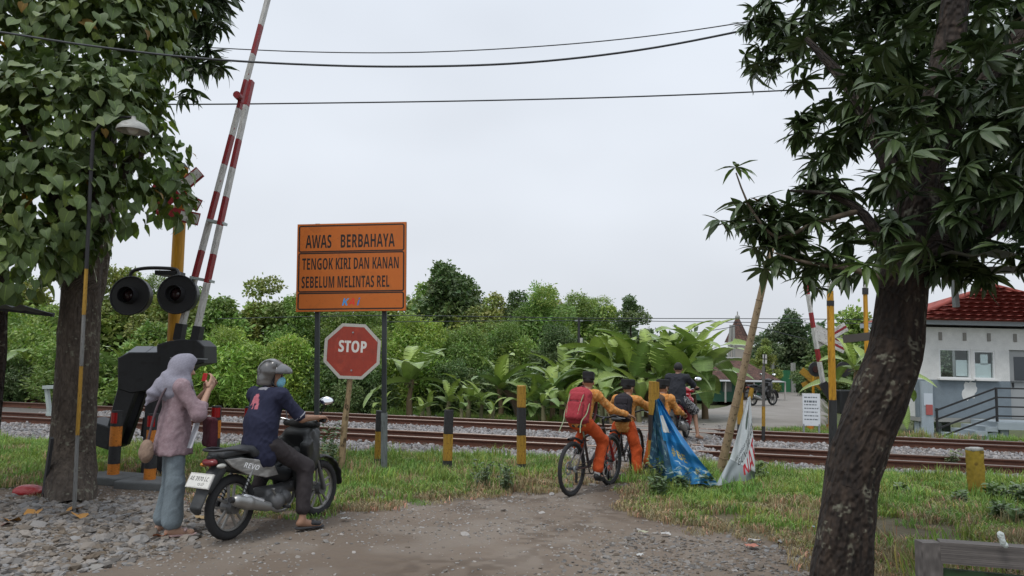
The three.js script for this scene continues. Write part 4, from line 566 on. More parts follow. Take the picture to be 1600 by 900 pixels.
// ---------------------------------------------------------------- crossing gear, signs, posts
const scuff = (sd, lo = 0.72) => tex(128, 256, (() => { const a = pnoise(6, sd), b = pnoise(40, sd + 1), c = pnoise(14, sd + 2); return (i, j, u, v) => { let t = 0.9 + 0.12 * (a(u, v) - 0.5) + 0.12 * (b(u, v) - 0.5); const s = ss(0.68, 0.85, c(u, v)) * b(u, v); t -= s * (1 - lo) * 1.3; return [t, t * (1 - s * 0.05), t * (1 - s * 0.1)]; }; })());
const scuffT = scuff(101);
const mYellow = mat([0.62, 0.30, 0.012], 0.6, { map: scuffT }), mOchre = mat([0.42, 0.235, 0.025], 0.75, { map: scuffT }), mOrange = mat([0.68, 0.22, 0.02], 0.55, { map: scuffT }), mBlackP = mat([0.03, 0.03, 0.032], 0.7, { map: scuffT }), mRedP = mat([0.33, 0.022, 0.028], 0.5, { map: scuffT }), mWhiteP = mat([0.66, 0.65, 0.62], 0.55, { map: scuffT }), mReflector = mat([0.35, 0.01, 0.012], 0.2), mSteel = mat([0.32, 0.34, 0.35], 0.45, { metalness: 0.6 }), mPaleSteel = mat([0.42, 0.47, 0.46], 0.6, { metalness: 0.2 }), mMachine = mat([0.016, 0.017, 0.019], 0.55, { map: scuffT }), mMachineTop = mat([0.16, 0.17, 0.185], 0.35);
// concrete marker posts with painted bands: [px, base py, top py, half width px, depth, bands from the top as [py end, material], tilt]
function bandPost(name, label, x, yBase, yTop, hw, bands, tilt = 0, group, chip = 0.5) {
  const b = onG(x, yBase), d = -b.z, k = d / 1200, t = thing(name, label, 'post', b, 0.25, group), w = hw * 2 * k; const yOf = py => (yBase - py) * k * 1.004;
  let y1 = yOf(yTop); t.rotation.z = tilt;
  bands.forEach(([py, m], i) => { const y0 = i === bands.length - 1 ? -0.12 : yOf(py); const g = box(w, y1 - y0, w * 0.9, [0, (y0 + y1) / 2, 0], [0, 0, 0], i === 0 ? 0.008 : 0); const p = g.attributes.position; if (i === 0) for (let q = 0; q < p.count; q++) if (p.getY(q) > y1 - 0.02) p.setY(q, p.getY(q) - 0.012 * Math.abs(N3(p.getX(q) * 30, x, p.getZ(q) * 30)) * chip * 4); mesh('painted_band', g, m, t); y1 = y0 - 0.0; });
  return t;
}
bandPost('striped_post', 'black and yellow concrete post touching the orange sign leg', 591, 736, 644, 6.5, [[676, mBlackP], [717, mOchre], [736, mBlackP]]);
bandPost('striped_post', 'short black and yellow concrete post standing alone in the grass', 698.5, 739, 643, 6.5, [[680, mBlackP], [720, mOchre], [739, mBlackP]]);
bandPost('striped_post', 'tall yellow-topped black striped concrete post in the grass', 814.5, 740, 606, 6, [[640, mOchre], [682, mBlackP], [725, mOchre], [740, mBlackP]], 0.02);
bandPost('striped_post', 'yellow-topped post holding up the blue tarpaulin', 1021, 752, 600, 6.5, [[652, mOchre], [690, mBlackP], [730, mOchre], [752, mBlackP]]);
bandPost('striped_post', 'slim yellow and black post beyond the bamboo pole', 1157, 690, 615, 3.6, [[664, mOchre], [690, mBlackP]]);
{ // yellow marker stone
  const b = onG(1527, 779), d = -b.z, k = d / 1200, t = thing('marker_stone', 'leaning yellow concrete marker stone among weeds by the rails', 'marker stone', b, 0.2); t.rotation.z = 0.03;
  const g = sdf([rbx([0, 0.24, 0], [0.088, 0.36, 0.06], 0.012)], 0.012, 0.01, (x, y, z) => 0.006 * N3(x * 22, y * 22, z * 22)); mesh('block', g, mat([0.33, 0.225, 0.02], 0.85, { map: scuffT }), t);
  mesh('bare_top', sdf([rbx([0, 0.605, 0], [0.09, 0.022, 0.062], 0.012)], 0.009, 0.01, (x, y, z) => 0.007 * N3(x * 25, y * 25, z * 25)), mConcrete, t);
}
// round safety posts with reflector and base
function bollard(px, yBase, yTop, label, base = true) {
  const b = onG(px, yBase), k = -b.z / 1200, t = thing('safety_post', label, 'bollard', b, R(-0.4, 0.4)), H0 = (yBase - yTop) * k, r = 0.068;
  if (base) mesh('base_slab', sdf([rbx([0, 0.03, 0], [0.3, 0.055, 0.24], 0.02)], 0.014, 0.01, (x, y, z) => 0.006 * N3(x * 14, y * 14, z * 14)), mat([0.15, 0.155, 0.155], 0.9, { map: plasterTex }), t);
  const seg = [[0, 0.25, mOrange], [0.25, 0.5, mBlackP], [0.5, 0.78, mOrange]]; for (const [a, c, m] of seg) mesh('painted_band', rod([0, a * H0 + (a ? 0 : 0.02), 0], [0, c * H0, 0], r, r, 16), m, t);
  mesh('black_cap', rod([0, 0.78 * H0, 0], [0, H0, 0], r * 0.97, r * 0.9, 16), mBlackP, t); mesh('red_reflector', [place(new THREE.CylinderGeometry(r * 1.01, r * 1.01, 0.15 * H0, 10, 1, true, -1.2, 2.0), [0, 0.9 * H0, 0])], mReflector, t);
}
bollard(176, 752, 645, 'orange and black safety post on slab beside the tree trunk'); bollard(233, 760, 650, 'orange and black safety post on slab behind the standing woman'); bollard(333, 735, 637, 'orange and black safety post between woman and motorcyclist', false); bollard(385, 735, 638, 'orange and black safety post behind the motorcyclist', false);
// big orange warning sign
{
  const D = 10.5, pl = P(496, 490, D), pr = P(600, 490, D - 0.1), by = -0.1, t = thing('warning_sign', 'orange warning board AWAS BERBAHAYA on two dark posts', 'sign', [pl.x, 0, pl.z]);
  const L = p => p.clone().sub(t.position), TLp = L(P(463.5, 352, D)), TR = L(P(635.5, 345.5, D - 0.16)), BL = L(P(462.5, 489, D)), BR = L(P(634.5, 487, D - 0.16));
  mesh('post', [bar(L(P(495, 738, D + 0.04)).setY(by), L(P(497, 350, D + 0.04)), 0.06, 0.06)], mat([0.03, 0.035, 0.037], 0.6), t); mesh('post', [bar(L(P(600.5, 740, D - 0.05)).setY(by), L(P(601, 350, D - 0.05)), 0.06, 0.06)], mat([0.03, 0.035, 0.037], 0.6), t);
  mesh('post_sleeve', [bar(L(P(600.5, 740, D - 0.05)).setY(by), L(P(600.5, 645, D - 0.05)), 0.075, 0.075)], mat([0.16, 0.18, 0.18], 0.7, { map: scuffT }), t);
  const face = canvasTex(1024, 836, (g, w, h) => {
    g.fillStyle = '#c4671e'; g.fillRect(0, 0, w, h); wear(g, w, h, 500, ['#d07a2c', '#a9561a', '#8a4a1e'], 0.10, 26);
    g.strokeStyle = '#20140e'; g.lineWidth = 13; const rr = (x, y, W, H_) => { g.beginPath(); g.roundRect(x, y, W, H_, 16); g.stroke(); };
    rr(20, 20, w - 40, 246); rr(20, 282, w - 40, 366); rr(20, 664, w - 40, 150);
    const put = (s, x, y, sz, W) => { g.save(); g.font = 'bold ' + sz + 'px sans-serif'; const m = g.measureText(s).width; g.translate(x, y); g.scale(W / m, 1); g.fillStyle = '#1a110d'; g.fillText(s, 0, 0); g.restore(); };
    put('AWAS', 80, 232, 176, 250); put('BERBAHAYA', 405, 232, 176, 515); put('TENGOK KIRI DAN KANAN', 50, 438, 152, 915); put('SEBELUM MELINTAS REL', 46, 612, 152, 830);
    g.save(); g.translate(425, 782); g.font = 'italic bold 96px sans-serif'; g.fillStyle = '#3b9be0'; g.fillText('K', 0, 0); g.fillStyle = '#e5382a'; g.fillText('A', 66, 0); g.fillStyle = '#3f7cc8'; g.fillText('i', 140, 0); g.restore();
    wear(g, w, h, 260, ['#3a2416', '#b5652c', '#5b3a22'], 0.25, 5, 9); wear(g, w, h, 40, ['#6b3d1c', '#d88a44'], 0.12, 60, 19);
  });
  const quad = (a, b, c, d, o) => { const n = b.clone().sub(a).cross(c.clone().sub(a)).normalize().multiplyScalar(o); const g = new THREE.BufferGeometry(); const p = [a, b, d, c].map(v => v.clone().add(n)); g.setAttribute('position', new THREE.Float32BufferAttribute(p.flatMap(v => [v.x, v.y, v.z]), 3)); g.setAttribute('uv', new THREE.Float32BufferAttribute([0, 0, 1, 0, 1, 1, 0, 1], 2)); g.setIndex([0, 1, 2, 0, 2, 3]); g.computeVertexNormals(); return g; };
  const u = BR.clone().sub(BL), v = TLp.clone().sub(BL), c = BL.clone().add(TR).multiplyScalar(0.5), bw = u.length(), bh = v.length(), bd = box(bw, bh, 0.03, [0, 0, 0], [0, 0, 0], 0.006), x = u.clone().normalize(), z = x.clone().cross(v).normalize(), y = z.clone().cross(x); X4.makeBasis(x, y, z).setPosition(c); bd.applyMatrix4(X4);
  const board = mesh('board', bd, mat([0.42, 0.14, 0.03], 0.6), t);
  const hw2 = bw / 2 - 0.004, hh2 = bh / 2 - 0.004, cn = (sx, sy) => c.clone().addScaledVector(x, sx * hw2).addScaledVector(y, sy * hh2).addScaledVector(z, 0.0185);
  mesh('printed_face', quad(cn(-1, -1), cn(1, -1), cn(-1, 1), cn(1, 1), 0), mat([1, 1, 1], 0.5, { map: face }), board);
}
// stop sign on a rough stake
{
  const D = 10.2, c = P(550.5, 549, D), b = P(531, 738, D), t = thing('stop_sign', 'red octagonal STOP sign nailed on a rough wooden stake', 'sign', [b.x, H(b.x, b.z), b.z]), L = p => p.clone().sub(t.position);
  const r = 46.5 / 1200 * D, face = canvasTex(512, 512, (g, w, h) => { const oct = (R0, f) => { g.beginPath(); for (let i = 0; i < 8; i++) { const a = (i + 0.5) * Math.PI / 4; g.lineTo(256 + R0 * Math.cos(a), 256 + R0 * Math.sin(a)); } g.closePath(); g.fillStyle = f; g.fill(); }; g.fillStyle = '#b9b5ac'; g.fillRect(0, 0, 512, 512); oct(228, '#9c3826'); g.save(); g.beginPath(); for (let i = 0; i < 8; i++) { const a = (i + 0.5) * Math.PI / 4; g.lineTo(256 + 228 * Math.cos(a), 256 + 228 * Math.sin(a)); } g.clip(); wear(g, 512, 512, 700, ['#ad432e', '#8c2d25', '#6e3027', '#c2563c'], 0.18, 26, 5); g.restore(); g.font = 'bold 132px sans-serif'; g.fillStyle = '#dcd8d2'; g.textAlign = 'center'; g.save(); g.translate(256, 262); g.scale(0.76, 1); g.fillText('STOP', 0, 0); g.lineWidth = 4; g.strokeStyle = '#dcd8d2'; g.strokeText('STOP', 0, 0); g.restore(); wear(g, 512, 512, 160, ['#4a3a33', '#8c8278', '#5a2a22'], 0.25, 5, 11); let s = 5; const q = () => { s = (s * 1664525 + 1013904223) >>> 0; return s / 4294967296; }; for (let i = 0; i < 46; i++) { g.globalAlpha = 0.05 + 0.12 * q(); g.fillStyle = q() < 0.6 ? '#4a2018' : '#c9a898'; g.fillRect(40 + q() * 430, 30 + q() * 260, 1 + q() * 4, 30 + q() * 160); } g.globalAlpha = 1; });
  const mk = (rad, dz, m, name, par, flat) => { const s = new THREE.Shape(); for (let i = 0; i < 8; i++) { const a = (i + 0.5) * Math.PI / 4; s[i ? 'lineTo' : 'moveTo'](Math.cos(a) * rad, Math.sin(a) * rad); } let g; if (flat) { g = new THREE.ShapeGeometry(s); const p = g.attributes.position, u = g.attributes.uv; for (let i = 0; i < p.count; i++) u.setXY(i, 0.5 + p.getX(i) / rad / 2 * 1.0, 0.5 + p.getY(i) / rad / 2 * 1.0); g.translate(0, 0, 0.0045); } else { g = new THREE.ExtrudeGeometry(s, { depth: 0.006, bevelEnabled: false }); g.translate(0, 0, -0.004); } g.rotateZ(-0.02); g.rotateY(0.16); g.translate(...L(c).toArray()); return mesh(name, g, m, par); };
  const pl = mk(r, 0, mat([0.45, 0.45, 0.43], 0.6), 'plate', t); mk(r * 0.995, 0, mat([1, 1, 1], 0.55, { map: face }), 'printed_face', pl, true);
  mesh('stake', limbTube([V(0, -0.1, -0.04), L(P(538, 668, D + 0.05)), L(P(546, 600, D + 0.05)), L(P(551, 520, D + 0.04))], [0.042, 0.04, 0.038, 0.036], 9, 0.16, 44), mat([0.40, 0.285, 0.16], 0.9, { map: scuff(131, 0.5) }), t);
  for (const [dx, dy] of [[0, 0.25], [0, -0.25]]) mesh('bolt', place(new THREE.CylinderGeometry(0.012, 0.012, 0.012, 8), L(c).add(V(dx, dy, 0.008)), [1.57, 0, 0]), mSteel, pl);
}
// level crossing barrier (near side)
function boomBand(pts, m, name, par, w, th) { return mesh(name, bar(pts[0], pts[1], w, th), m, par); }
{
  const D = 10.1, piv = P(300, 545, D), base = atH(P(268, 720, D + 0.05)), t = thing('barrier_machine', 'black level crossing barrier machine with raised red and white twin boom', 'barrier', base), L = p => p.clone().sub(base), k = D / 1200;
  const W = (x, y, dz = 0) => L(P(x, y, D + dz));
  const plate = (pts, z0, z1) => { const s = new THREE.Shape(pts.map(([x, y]) => { const q = W(x, y); return new THREE.Vector2(q.x, q.y); })); const g = new THREE.ExtrudeGeometry(s, { depth: z1 - z0, bevelEnabled: true, bevelSize: 0.012, bevelThickness: 0.012, bevelSegments: 1 }); g.translate(0, 0, z0 - 0.0); return g; };
  mesh('housing', plate([[196, 560], [212, 552], [256, 552], [256, 540], [272, 535], [290, 532], [316, 533], [326, 542], [326, 566], [300, 572], [270, 598], [244, 608], [215, 612], [196, 606]], -0.2, 0.22), mMachine, t);
  mesh('lid', [box(28 * k, 0.02, 0.36, W(217, 549, -0.0).toArray(), [0.35, 0, 0.02])], mMachineTop, t); mesh('lid', [box(28 * k, 0.02, 0.36, W(241, 549.5, -0.0).toArray(), [0.35, 0, 0.02])], mMachineTop, t);
  mesh('side_trim', bar(W(266, 559, -0.245), W(324, 561, -0.245), 0.014, 0.012), mSteel, t);
  mesh('pedestal', box(0.3, 1.0, 0.34, [-0.16, 0.5, 0]), mMachine, t);
  mesh('counterweight_arm', [plate([[196, 600], [222, 606], [190, 695], [172, 690]], -0.16, -0.08)], mMachine, t); mesh('counterweight_arm', [plate([[196, 600], [222, 606], [190, 695], [172, 690]], 0.12, 0.2)], mMachine, t);
  mesh('counterweight', [plate([[147, 655], [172, 662], [190, 668], [182, 698], [141, 684]], -0.22, 0.28)], mMachine, t);
  mesh('counterweight', [plate([[216, 655], [238, 662], [234, 690], [212, 682]], -0.3, -0.1)], mMachine, t);
  // twin booms, each painted band its own piece
  const boom = (xs, bands, w, zoff, nm) => { const at = y => { const f = (y - xs[0][1]) / (xs[1][1] - xs[0][1]); return W(xs[0][0] + f * (xs[1][0] - xs[0][0]), y, zoff); }; bands.forEach(([y0, y1, m]) => mesh(nm, bar(at(y0), at(y1), w(0.5 * (y0 + y1)), 0.045), m, t)); };
  const taper = y => (11 + 6 * (y + 100) / 600) * k;
  const Wm = mWhiteP, Rm = mRedP;
  boom([[283, 515], [426, -30]], [[515, 436, Wm], [436, 391, Rm], [391, 345, Wm], [345, 300, Rm], [300, 257, Wm], [257, 212, Rm], [212, 170, Wm], [170, 126, Rm], [126, 85, Wm], [85, 40, Rm], [40, -6, Wm], [-6, -60, Rm], [-60, -110, Wm]].map(([a, b, m]) => [a, b + 0.4, m]), y => taper(y) * 0.95, 0.09, 'boom_band');
  boom([[307, 518], [385, 165]], [[518, 442, Wm], [442, 397, Rm], [397, 352, Wm], [352, 308, Rm], [308, 262, Wm], [262, 218, Rm], [218, 165, Wm], [165, 126, Rm]].map(([a, b, m]) => [a, b + 0.4, m]), y => taper(y) * 0.95, -0.06, 'boom_band');
  mesh('boom_socket', bar(W(279, 532, 0.06), W(284, 506, 0.06), 0.15, 0.1), mMachine, t); mesh('boom_socket', bar(W(306, 535, -0.09), W(311, 510, -0.09), 0.15, 0.1), mMachine, t);
  mesh('boom_clamp', bar(W(300, 434, 0.01), W(332, 440, 0.01), 0.035, 0.16), mPaleSteel, t); mesh('boom_clamp', bar(W(326, 345, 0.01), W(352, 350, 0.01), 0.035, 0.16), mPaleSteel, t); mesh('boom_clamp', place(new THREE.CylinderGeometry(0.05, 0.05, 0.12, 10), W(372, 150, 0.0), [1.57, 0, 0]), mRedP, t);
  for (const y of [395, 320, 272, 190, 105]) { const f = (515 - y) / 545; mesh('red_mark', bar(W(283 + f * 143 - 2.4, y + 12, 0.056), W(283 + f * 143 + 2.4, y - 12, 0.056), 0.025, 0.006), mRedP, t); }
}
{ // signal mast with lamps and crossbuck
  const D = 10.45, base = atH(P(262, 715, D)), t = thing('signal_mast', 'yellow signal mast with twin black lamps and red edged crossbuck', 'signal', base), W = (x, y, dz = 0) => P(x, y, D + dz).sub(base), k = D / 1200;
  mesh('mast', rod([0, -0.1, 0], W(285, 262), 0.085, 0.08, 18), mYellow, t);
  mesh('mast_cap', rod(W(285, 262), W(285.5, 255), 0.085, 0.03, 12), mBlackP, t);
  for (const [x, y, dz] of [[203, 462, -0.45], [277, 460, -0.45]]) { const c = W(x, y, dz), l = mesh('lamp', [place(new THREE.CylinderGeometry(0.25, 0.25, 0.02, 32), c, [1.5, 0, 0.0])], mBlackPaint, t); const prof = [[0.251, 0], [0.235, 0.14], [0.10, 0.2], [0.0, 0.2]].map(p => new THREE.Vector2(...p)); mesh('lamp_housing', place(new THREE.LatheGeometry(prof, 28), c.clone().add(V(0, 0, -0.01)), [-1.5, 0, 0]), mBlackPaint, l); mesh('lamp_hood', place(new THREE.CylinderGeometry(0.105, 0.115, 0.14, 20, 1, true), c.clone().add(V(0, 0, 0.06)), [1.5, 0, 0]), mBlackPaint, l); mesh('lens', place(new THREE.SphereGeometry(0.1, 18, 10, 0, 6.3, 0, 1.2), c.clone().add(V(0, 0, -0.03)), [1.5, 0, 0]), mat([0.03, 0.012, 0.014], 0.12), l); mesh('rim', place(new THREE.TorusGeometry(0.25, 0.012, 8, 36), c.clone().add(V(0, 0, 0.008)), [-0.07, 0, 0]), mBlackPaint, l); }
  mesh('lamp_arm', tube([W(203, 436, -0.4), W(206, 425, -0.4), W(220, 420, -0.4), W(255, 419, -0.35), W(276, 422, -0.3), W(280, 436, -0.4)], 0.024, 8, 30), mBlackPaint, t);
  mesh('lamp_bracket', box(0.28, 0.06, 0.3, W(266, 428, -0.2).toArray()), mBlackPaint, t);
  const cross = (x0, y0, x1, y1, dz) => { const a = W(x0, y0, dz), b = W(x1, y1, dz), m = mesh('crossbuck_arm', bar(a, b, 0.17, 0.02), mRedP, t); mesh('white_face', bar(a.clone().lerp(b, 0.02).add(V(0, 0, 0.004)), a.clone().lerp(b, 0.98).add(V(0, 0, 0.004)), 0.125, 0.02), mWhiteP, m); };
  cross(240, 288, 312, 322, -0.14); cross(240, 330, 313, 268, -0.18); cross(252, 330, 311, 343, -0.22);
}
{ // far barrier and its signal
  const D = 20.5, base = atH(P(1332, 690, D)), t = thing('barrier_machine', 'far black barrier machine with single red and white boom raised', 'barrier', base), W = (x, y, dz = 0) => P(x, y, D + dz).sub(base), k = D / 1200;
  mesh('housing', box(0.8, 0.62, 0.5, W(1330, 628).toArray(), [0, 0, 0], 0.04), mMachine, t); mesh('pedestal', box(0.4, 1.2, 0.4, W(1335, 662).toArray(), [0, 0, 0], 0.03), mMachine, t); mesh('side_trim', box(0.5, 0.03, 0.02, W(1325, 643).add(V(0, 0, 0.26)).toArray()), mSteel, t); mesh('boom_socket', bar(W(1302, 625), W(1285, 598), 0.2, 0.12), mMachine, t);
  const at = y => { const f = (604 - y) / (604 - 330); return W(1287 - 50 * f + 6 * f * f, y, 0.05); }; const ys = [604, 565, 545, 512, 488, 460, 443, 415, 398, 372, 355, 328]; for (let i = 0; i < ys.length - 1; i++) mesh('boom_band', bar(at(ys[i]), at(ys[i + 1] + 0.4), (12 - 5 * i / 11) * k, 0.06), i % 2 ? mRedP : mWhiteP, t);
  const b2 = atH(P(1298, 690, D + 0.6)), s = thing('signal_mast', 'far signal mast with red and white crossbuck and black lamps', 'signal', b2), Z = (x, y, dz = 0) => P(x, y, D + 0.6 + dz).sub(b2);
  mesh('mast', rod([0, -0.3, 0], Z(1299, 500), 0.07, 0.07, 12), mYellow, s);
  const cb = (x0, y0, x1, y1, dz) => { const a = Z(x0, y0, dz), b = Z(x1, y1, dz), m = mesh('crossbuck_arm', bar(a, b, 0.24, 0.03), mWhiteP, s); mesh('red_stripe', bar(a.clone().add(V(0, 0, 0.006)), b.clone().add(V(0, 0, 0.006)), 0.06, 0.03), mRedP, m); };
  cb(1272, 512, 1322, 540, -0.1); cb(1275, 538, 1322, 510, -0.16); cb(1276, 524, 1320, 546, -0.22);
  for (const x of [1275, 1318]) { const l = mesh('lamp', place(new THREE.CylinderGeometry(0.2, 0.2, 0.05, 24), Z(x, 577, -0.2), [1.57, 0, 0]), mBlackPaint, s); mesh('lens', place(new THREE.CylinderGeometry(0.09, 0.09, 0.02, 16), Z(x, 577, -0.26), [1.57, 0, 0]), mat([0.05, 0.02, 0.02], 0.2), l); }
  const b3 = atH(P(1272, 675, 22)), yb = thing('crossing_sign', 'plain yellow backed crossing sign beside the far barrier', 'sign', b3), Y3 = (x, y, dz = 0) => P(x, y, 22 + dz).sub(b3); mesh('post', rod([0, -0.3, 0], Y3(1270, 575), 0.04), mYellow, yb); mesh('crossbuck_arm', bar(Y3(1252, 578), Y3(1285, 606), 0.2, 0.02), mOchre, yb); mesh('crossbuck_arm', bar(Y3(1254, 604, 0.05), Y3(1286, 590, 0.05), 0.2, 0.02), mOchre, yb);
}
{ // tall yellow masts
  const b = onG(1302, 738), D = -b.z, t = thing('yellow_mast', 'yellow mast with black painted foot beside the mango trunk', 'mast', b), W = (x, y) => P(x, y, D).sub(b); mesh('black_foot', rod([0, -0.1, 0], W(1301, 625), 0.062, 0.06, 16), mBlackP, t); mesh('pole', rod(W(1301, 625), W(1297.5, 478), 0.055, 0.053, 16), mYellow, t); mesh('clamp', rod(W(1297.5, 478), W(1297.5, 470), 0.06), mBlackP, t); mesh('pole_top', rod(W(1297.5, 470), W(1297, 455), 0.05, 0.05, 16), mYellow, t); mesh('white_cap', rod(W(1297, 455), W(1297, 440), 0.05, 0.03, 12), mWhiteP, t);
  const b2 = atH(P(1358, 690, 19.8)), t2 = thing('yellow_mast', 'thin yellow mast half hidden behind the mango leaves', 'mast', b2), Z = (x, y) => P(x, y, 19.8).sub(b2); mesh('pole', rod([0, -0.2, 0], Z(1352, 460), 0.06, 0.055, 12), mYellow, t2); mesh('clamp', rod(Z(1352, 460), Z(1352, 450), 0.08), mBlackP, t2); mesh('pole_top', rod(Z(1352, 450), Z(1351, 430), 0.05, 0.05, 12), mWhiteP, t2);
  const b3 = onG(1192, 690), t3 = thing('signal_post', 'dark post with yellow black foot and white top squares', 'post', b3), D3 = -b3.z, Y = (x, y) => P(x, y, D3).sub(b3); mesh('black_foot', rod([0, -0.1, 0], Y(1193, 666), 0.04), mBlackP, t3); mesh('yellow_band', rod(Y(1193, 666), Y(1193, 635), 0.04), mOchre, t3); mesh('pole', rod(Y(1193, 635), Y(1193, 572), 0.035), mat([0.12, 0.11, 0.1], 0.8), t3); mesh('white_plate', box(0.09, 0.09, 0.02, Y(1195, 565).toArray()), mWhiteP, t3); mesh('white_plate', box(0.09, 0.09, 0.02, Y(1195, 557).toArray()), mWhiteP, t3); mesh('pole_top', rod(Y(1193.5, 572), Y(1194.5, 553), 0.02), mat([0.05, 0.05, 0.05], 0.7), t3);
}
{ // white notice board and orange-white posts by the far barrier
  const b = onG(1268, 683), t = thing('notice_board', 'white notice board with dark writing beside the far road', 'notice board', b, -0.1), D = -b.z, k = D / 1200;
  const face = canvasTex(256, 400, (g, w, h) => { g.fillStyle = '#d3d7da'; g.fillRect(0, 0, w, h); g.fillStyle = '#5d646a'; for (let i = 0; i < 7; i++) { let x = 24; while (x < 210) { const l = 12 + ((i * 53 + x * 7) % 34); g.fillRect(x, 40 + i * 46, Math.min(l, 232 - x), i === 1 ? 26 : 14); x += l + 9; } } wear(g, w, h, 60, ['#9aa2a8', '#eef0f2'], 0.3, 12, 8); });
  const bd = mesh('board', box(27 * k, 50 * k, 0.03, [0, 42 * k, 0]), mWhiteP, t); mesh('printed_face', place(new THREE.PlaneGeometry(26 * k, 49 * k), [0, 42 * k, 0.018]), mat([1, 1, 1], 0.6, { map: face }), bd); mesh('leg', rod([-0.18, -0.1, 0], [-0.18, 20 * k, 0], 0.025), mSteel, t); mesh('leg', rod([0.18, -0.1, 0], [0.18, 20 * k, 0], 0.025), mSteel, t);
  for (const [x, lab] of [[1266, 'white-topped orange post below the white notice board'], [1297, 'white-topped orange post below the far barrier machine']]) { const q = onG(x, 677), s = thing('safety_post', lab, 'bollard', q), kk = -q.z / 1200; mesh('black_foot', rod([0, -0.1, 0], [0, 3 * kk, 0], 0.1, 0.1, 14), mBlackP, s); mesh('orange_band', rod([0, 3 * kk, 0], [0, 14 * kk, 0], 0.095, 0.095, 14), mOrange, s); mesh('white_top', rod([0, 14 * kk, 0], [0, 24 * kk, 0], 0.09, 0.085, 14), mWhiteP, s); }
}
{ // kilometre stone and pale bracket on the far verge
  const b = P(61, 640, 25.5); b.y = H(b.x, b.z); const D = 25.5, t = thing('kilometre_stone', 'white kilometre stone with dark foot numbered 0', 'marker stone', b), W = (x, y) => P(x, y, D).sub(b), k = D / 1200;
  const f1 = canvasTex(128, 200, (g, w, h) => { g.fillStyle = '#cfcac2'; g.fillRect(0, 0, w, h); g.font = 'bold 40px sans-serif'; g.fillStyle = '#3a3733'; g.fillText('887', 40, 75); g.fillStyle = '#8f8a82'; g.fillRect(24, 120, 60, 5); }), f2 = canvasTex(128, 128, (g, w, h) => { g.fillStyle = '#3b322c'; g.fillRect(0, 0, w, h); g.font = 'bold 120px sans-serif'; g.fillStyle = '#d8d4cc'; g.textAlign = 'center'; g.fillText('0', 64, 108); });
  mesh('foot', box(13 * k, 1.0, 0.12, [0, 0.15, -0.01]), mat([0.05, 0.04, 0.035], 0.9), t); const a = mesh('plate', box(14 * k, 24 * k, 0.1, W(62, 604).toArray(), [0, 0, -0.06]), mWhiteP, t); mesh('printed_face', place(new THREE.PlaneGeometry(13.6 * k, 23.6 * k), W(62, 604).add(V(0, 0, 0.053)), [0, 0, -0.06]), mat([1, 1, 1], 0.7, { map: f1 }), a); mesh('printed_face', place(new THREE.PlaneGeometry(10 * k, 10 * k), W(61.5, 622).add(V(0, 0, 0.06))), mat([1, 1, 1], 0.8, { map: f2 }), t);
  const q = P(78, 652, 14.2), d2 = 14.2; q.y = H(q.x, q.z); const s = thing('steel_bracket', 'pale green bent steel bracket standing by the near rail', 'bracket', q), Z = (x, y) => P(x, y, d2).sub(q); mesh('upright', bar(Z(78, 650), Z(73, 604), 0.085, 0.05), mPaleSteel, s); mesh('top_plate', bar(Z(70, 605), Z(92, 604.5), 0.06, 0.16), mPaleSteel, s); mesh('foot_plate', bar(Z(74, 647), Z(92, 648), 0.05, 0.1), mPaleSteel, s);
}
{ // lamp pole with white shade, in front of the trunk
  const b = onG(116, 802), D = -b.z, t = thing('lamp_pole', 'leaning grey and yellow lamp pole carrying a white enamel shade', 'street lamp', b), W = (x, y, dz = 0) => P(x, y, D + dz).sub(b), m = mat([0.2, 0.2, 0.19], 0.7, { map: scuffT });
  const pts = [[116, 802, m], [121, 680, mOchre], [127, 572, m], [131, 492, mOchre], [135, 420, mBlackP], [143, 250, mBlackP], [146, 205, null]]; for (let i = 0; i < pts.length - 1; i++) mesh('pole_section', rod(i ? W(pts[i][0], pts[i][1]) : V(0, -0.05, 0), W(pts[i + 1][0], pts[i + 1][1]), 0.019, 0.018, 10), pts[i][2], t);
  const arm = tube([W(146, 208), W(160, 193), W(185, 184), W(207, 183)], 0.012, 8, 20); mesh('arm', arm, mBlackP, t);
  const prof = [[0.02, 0.0], [0.024, -0.03], [0.05, -0.045], [0.11, -0.075], [0.15, -0.12], [0.158, -0.155], [0.15, -0.155], [0.14, -0.12], [0.1, -0.085], [0.03, -0.055]].map(p => new THREE.Vector2(...p)); mesh('shade', place(new THREE.LatheGeometry(prof, 32), W(209, 182)), mat([0.42, 0.42, 0.39], 0.5, { map: scuffT }), t); mesh('bulb', place(new THREE.SphereGeometry(0.06, 16, 12), W(209, 182).add(V(0, -0.115, 0)), [0, 0, 0], [1, 1.2, 1]), mat([0.55, 0.55, 0.52], 0.25), t);
}
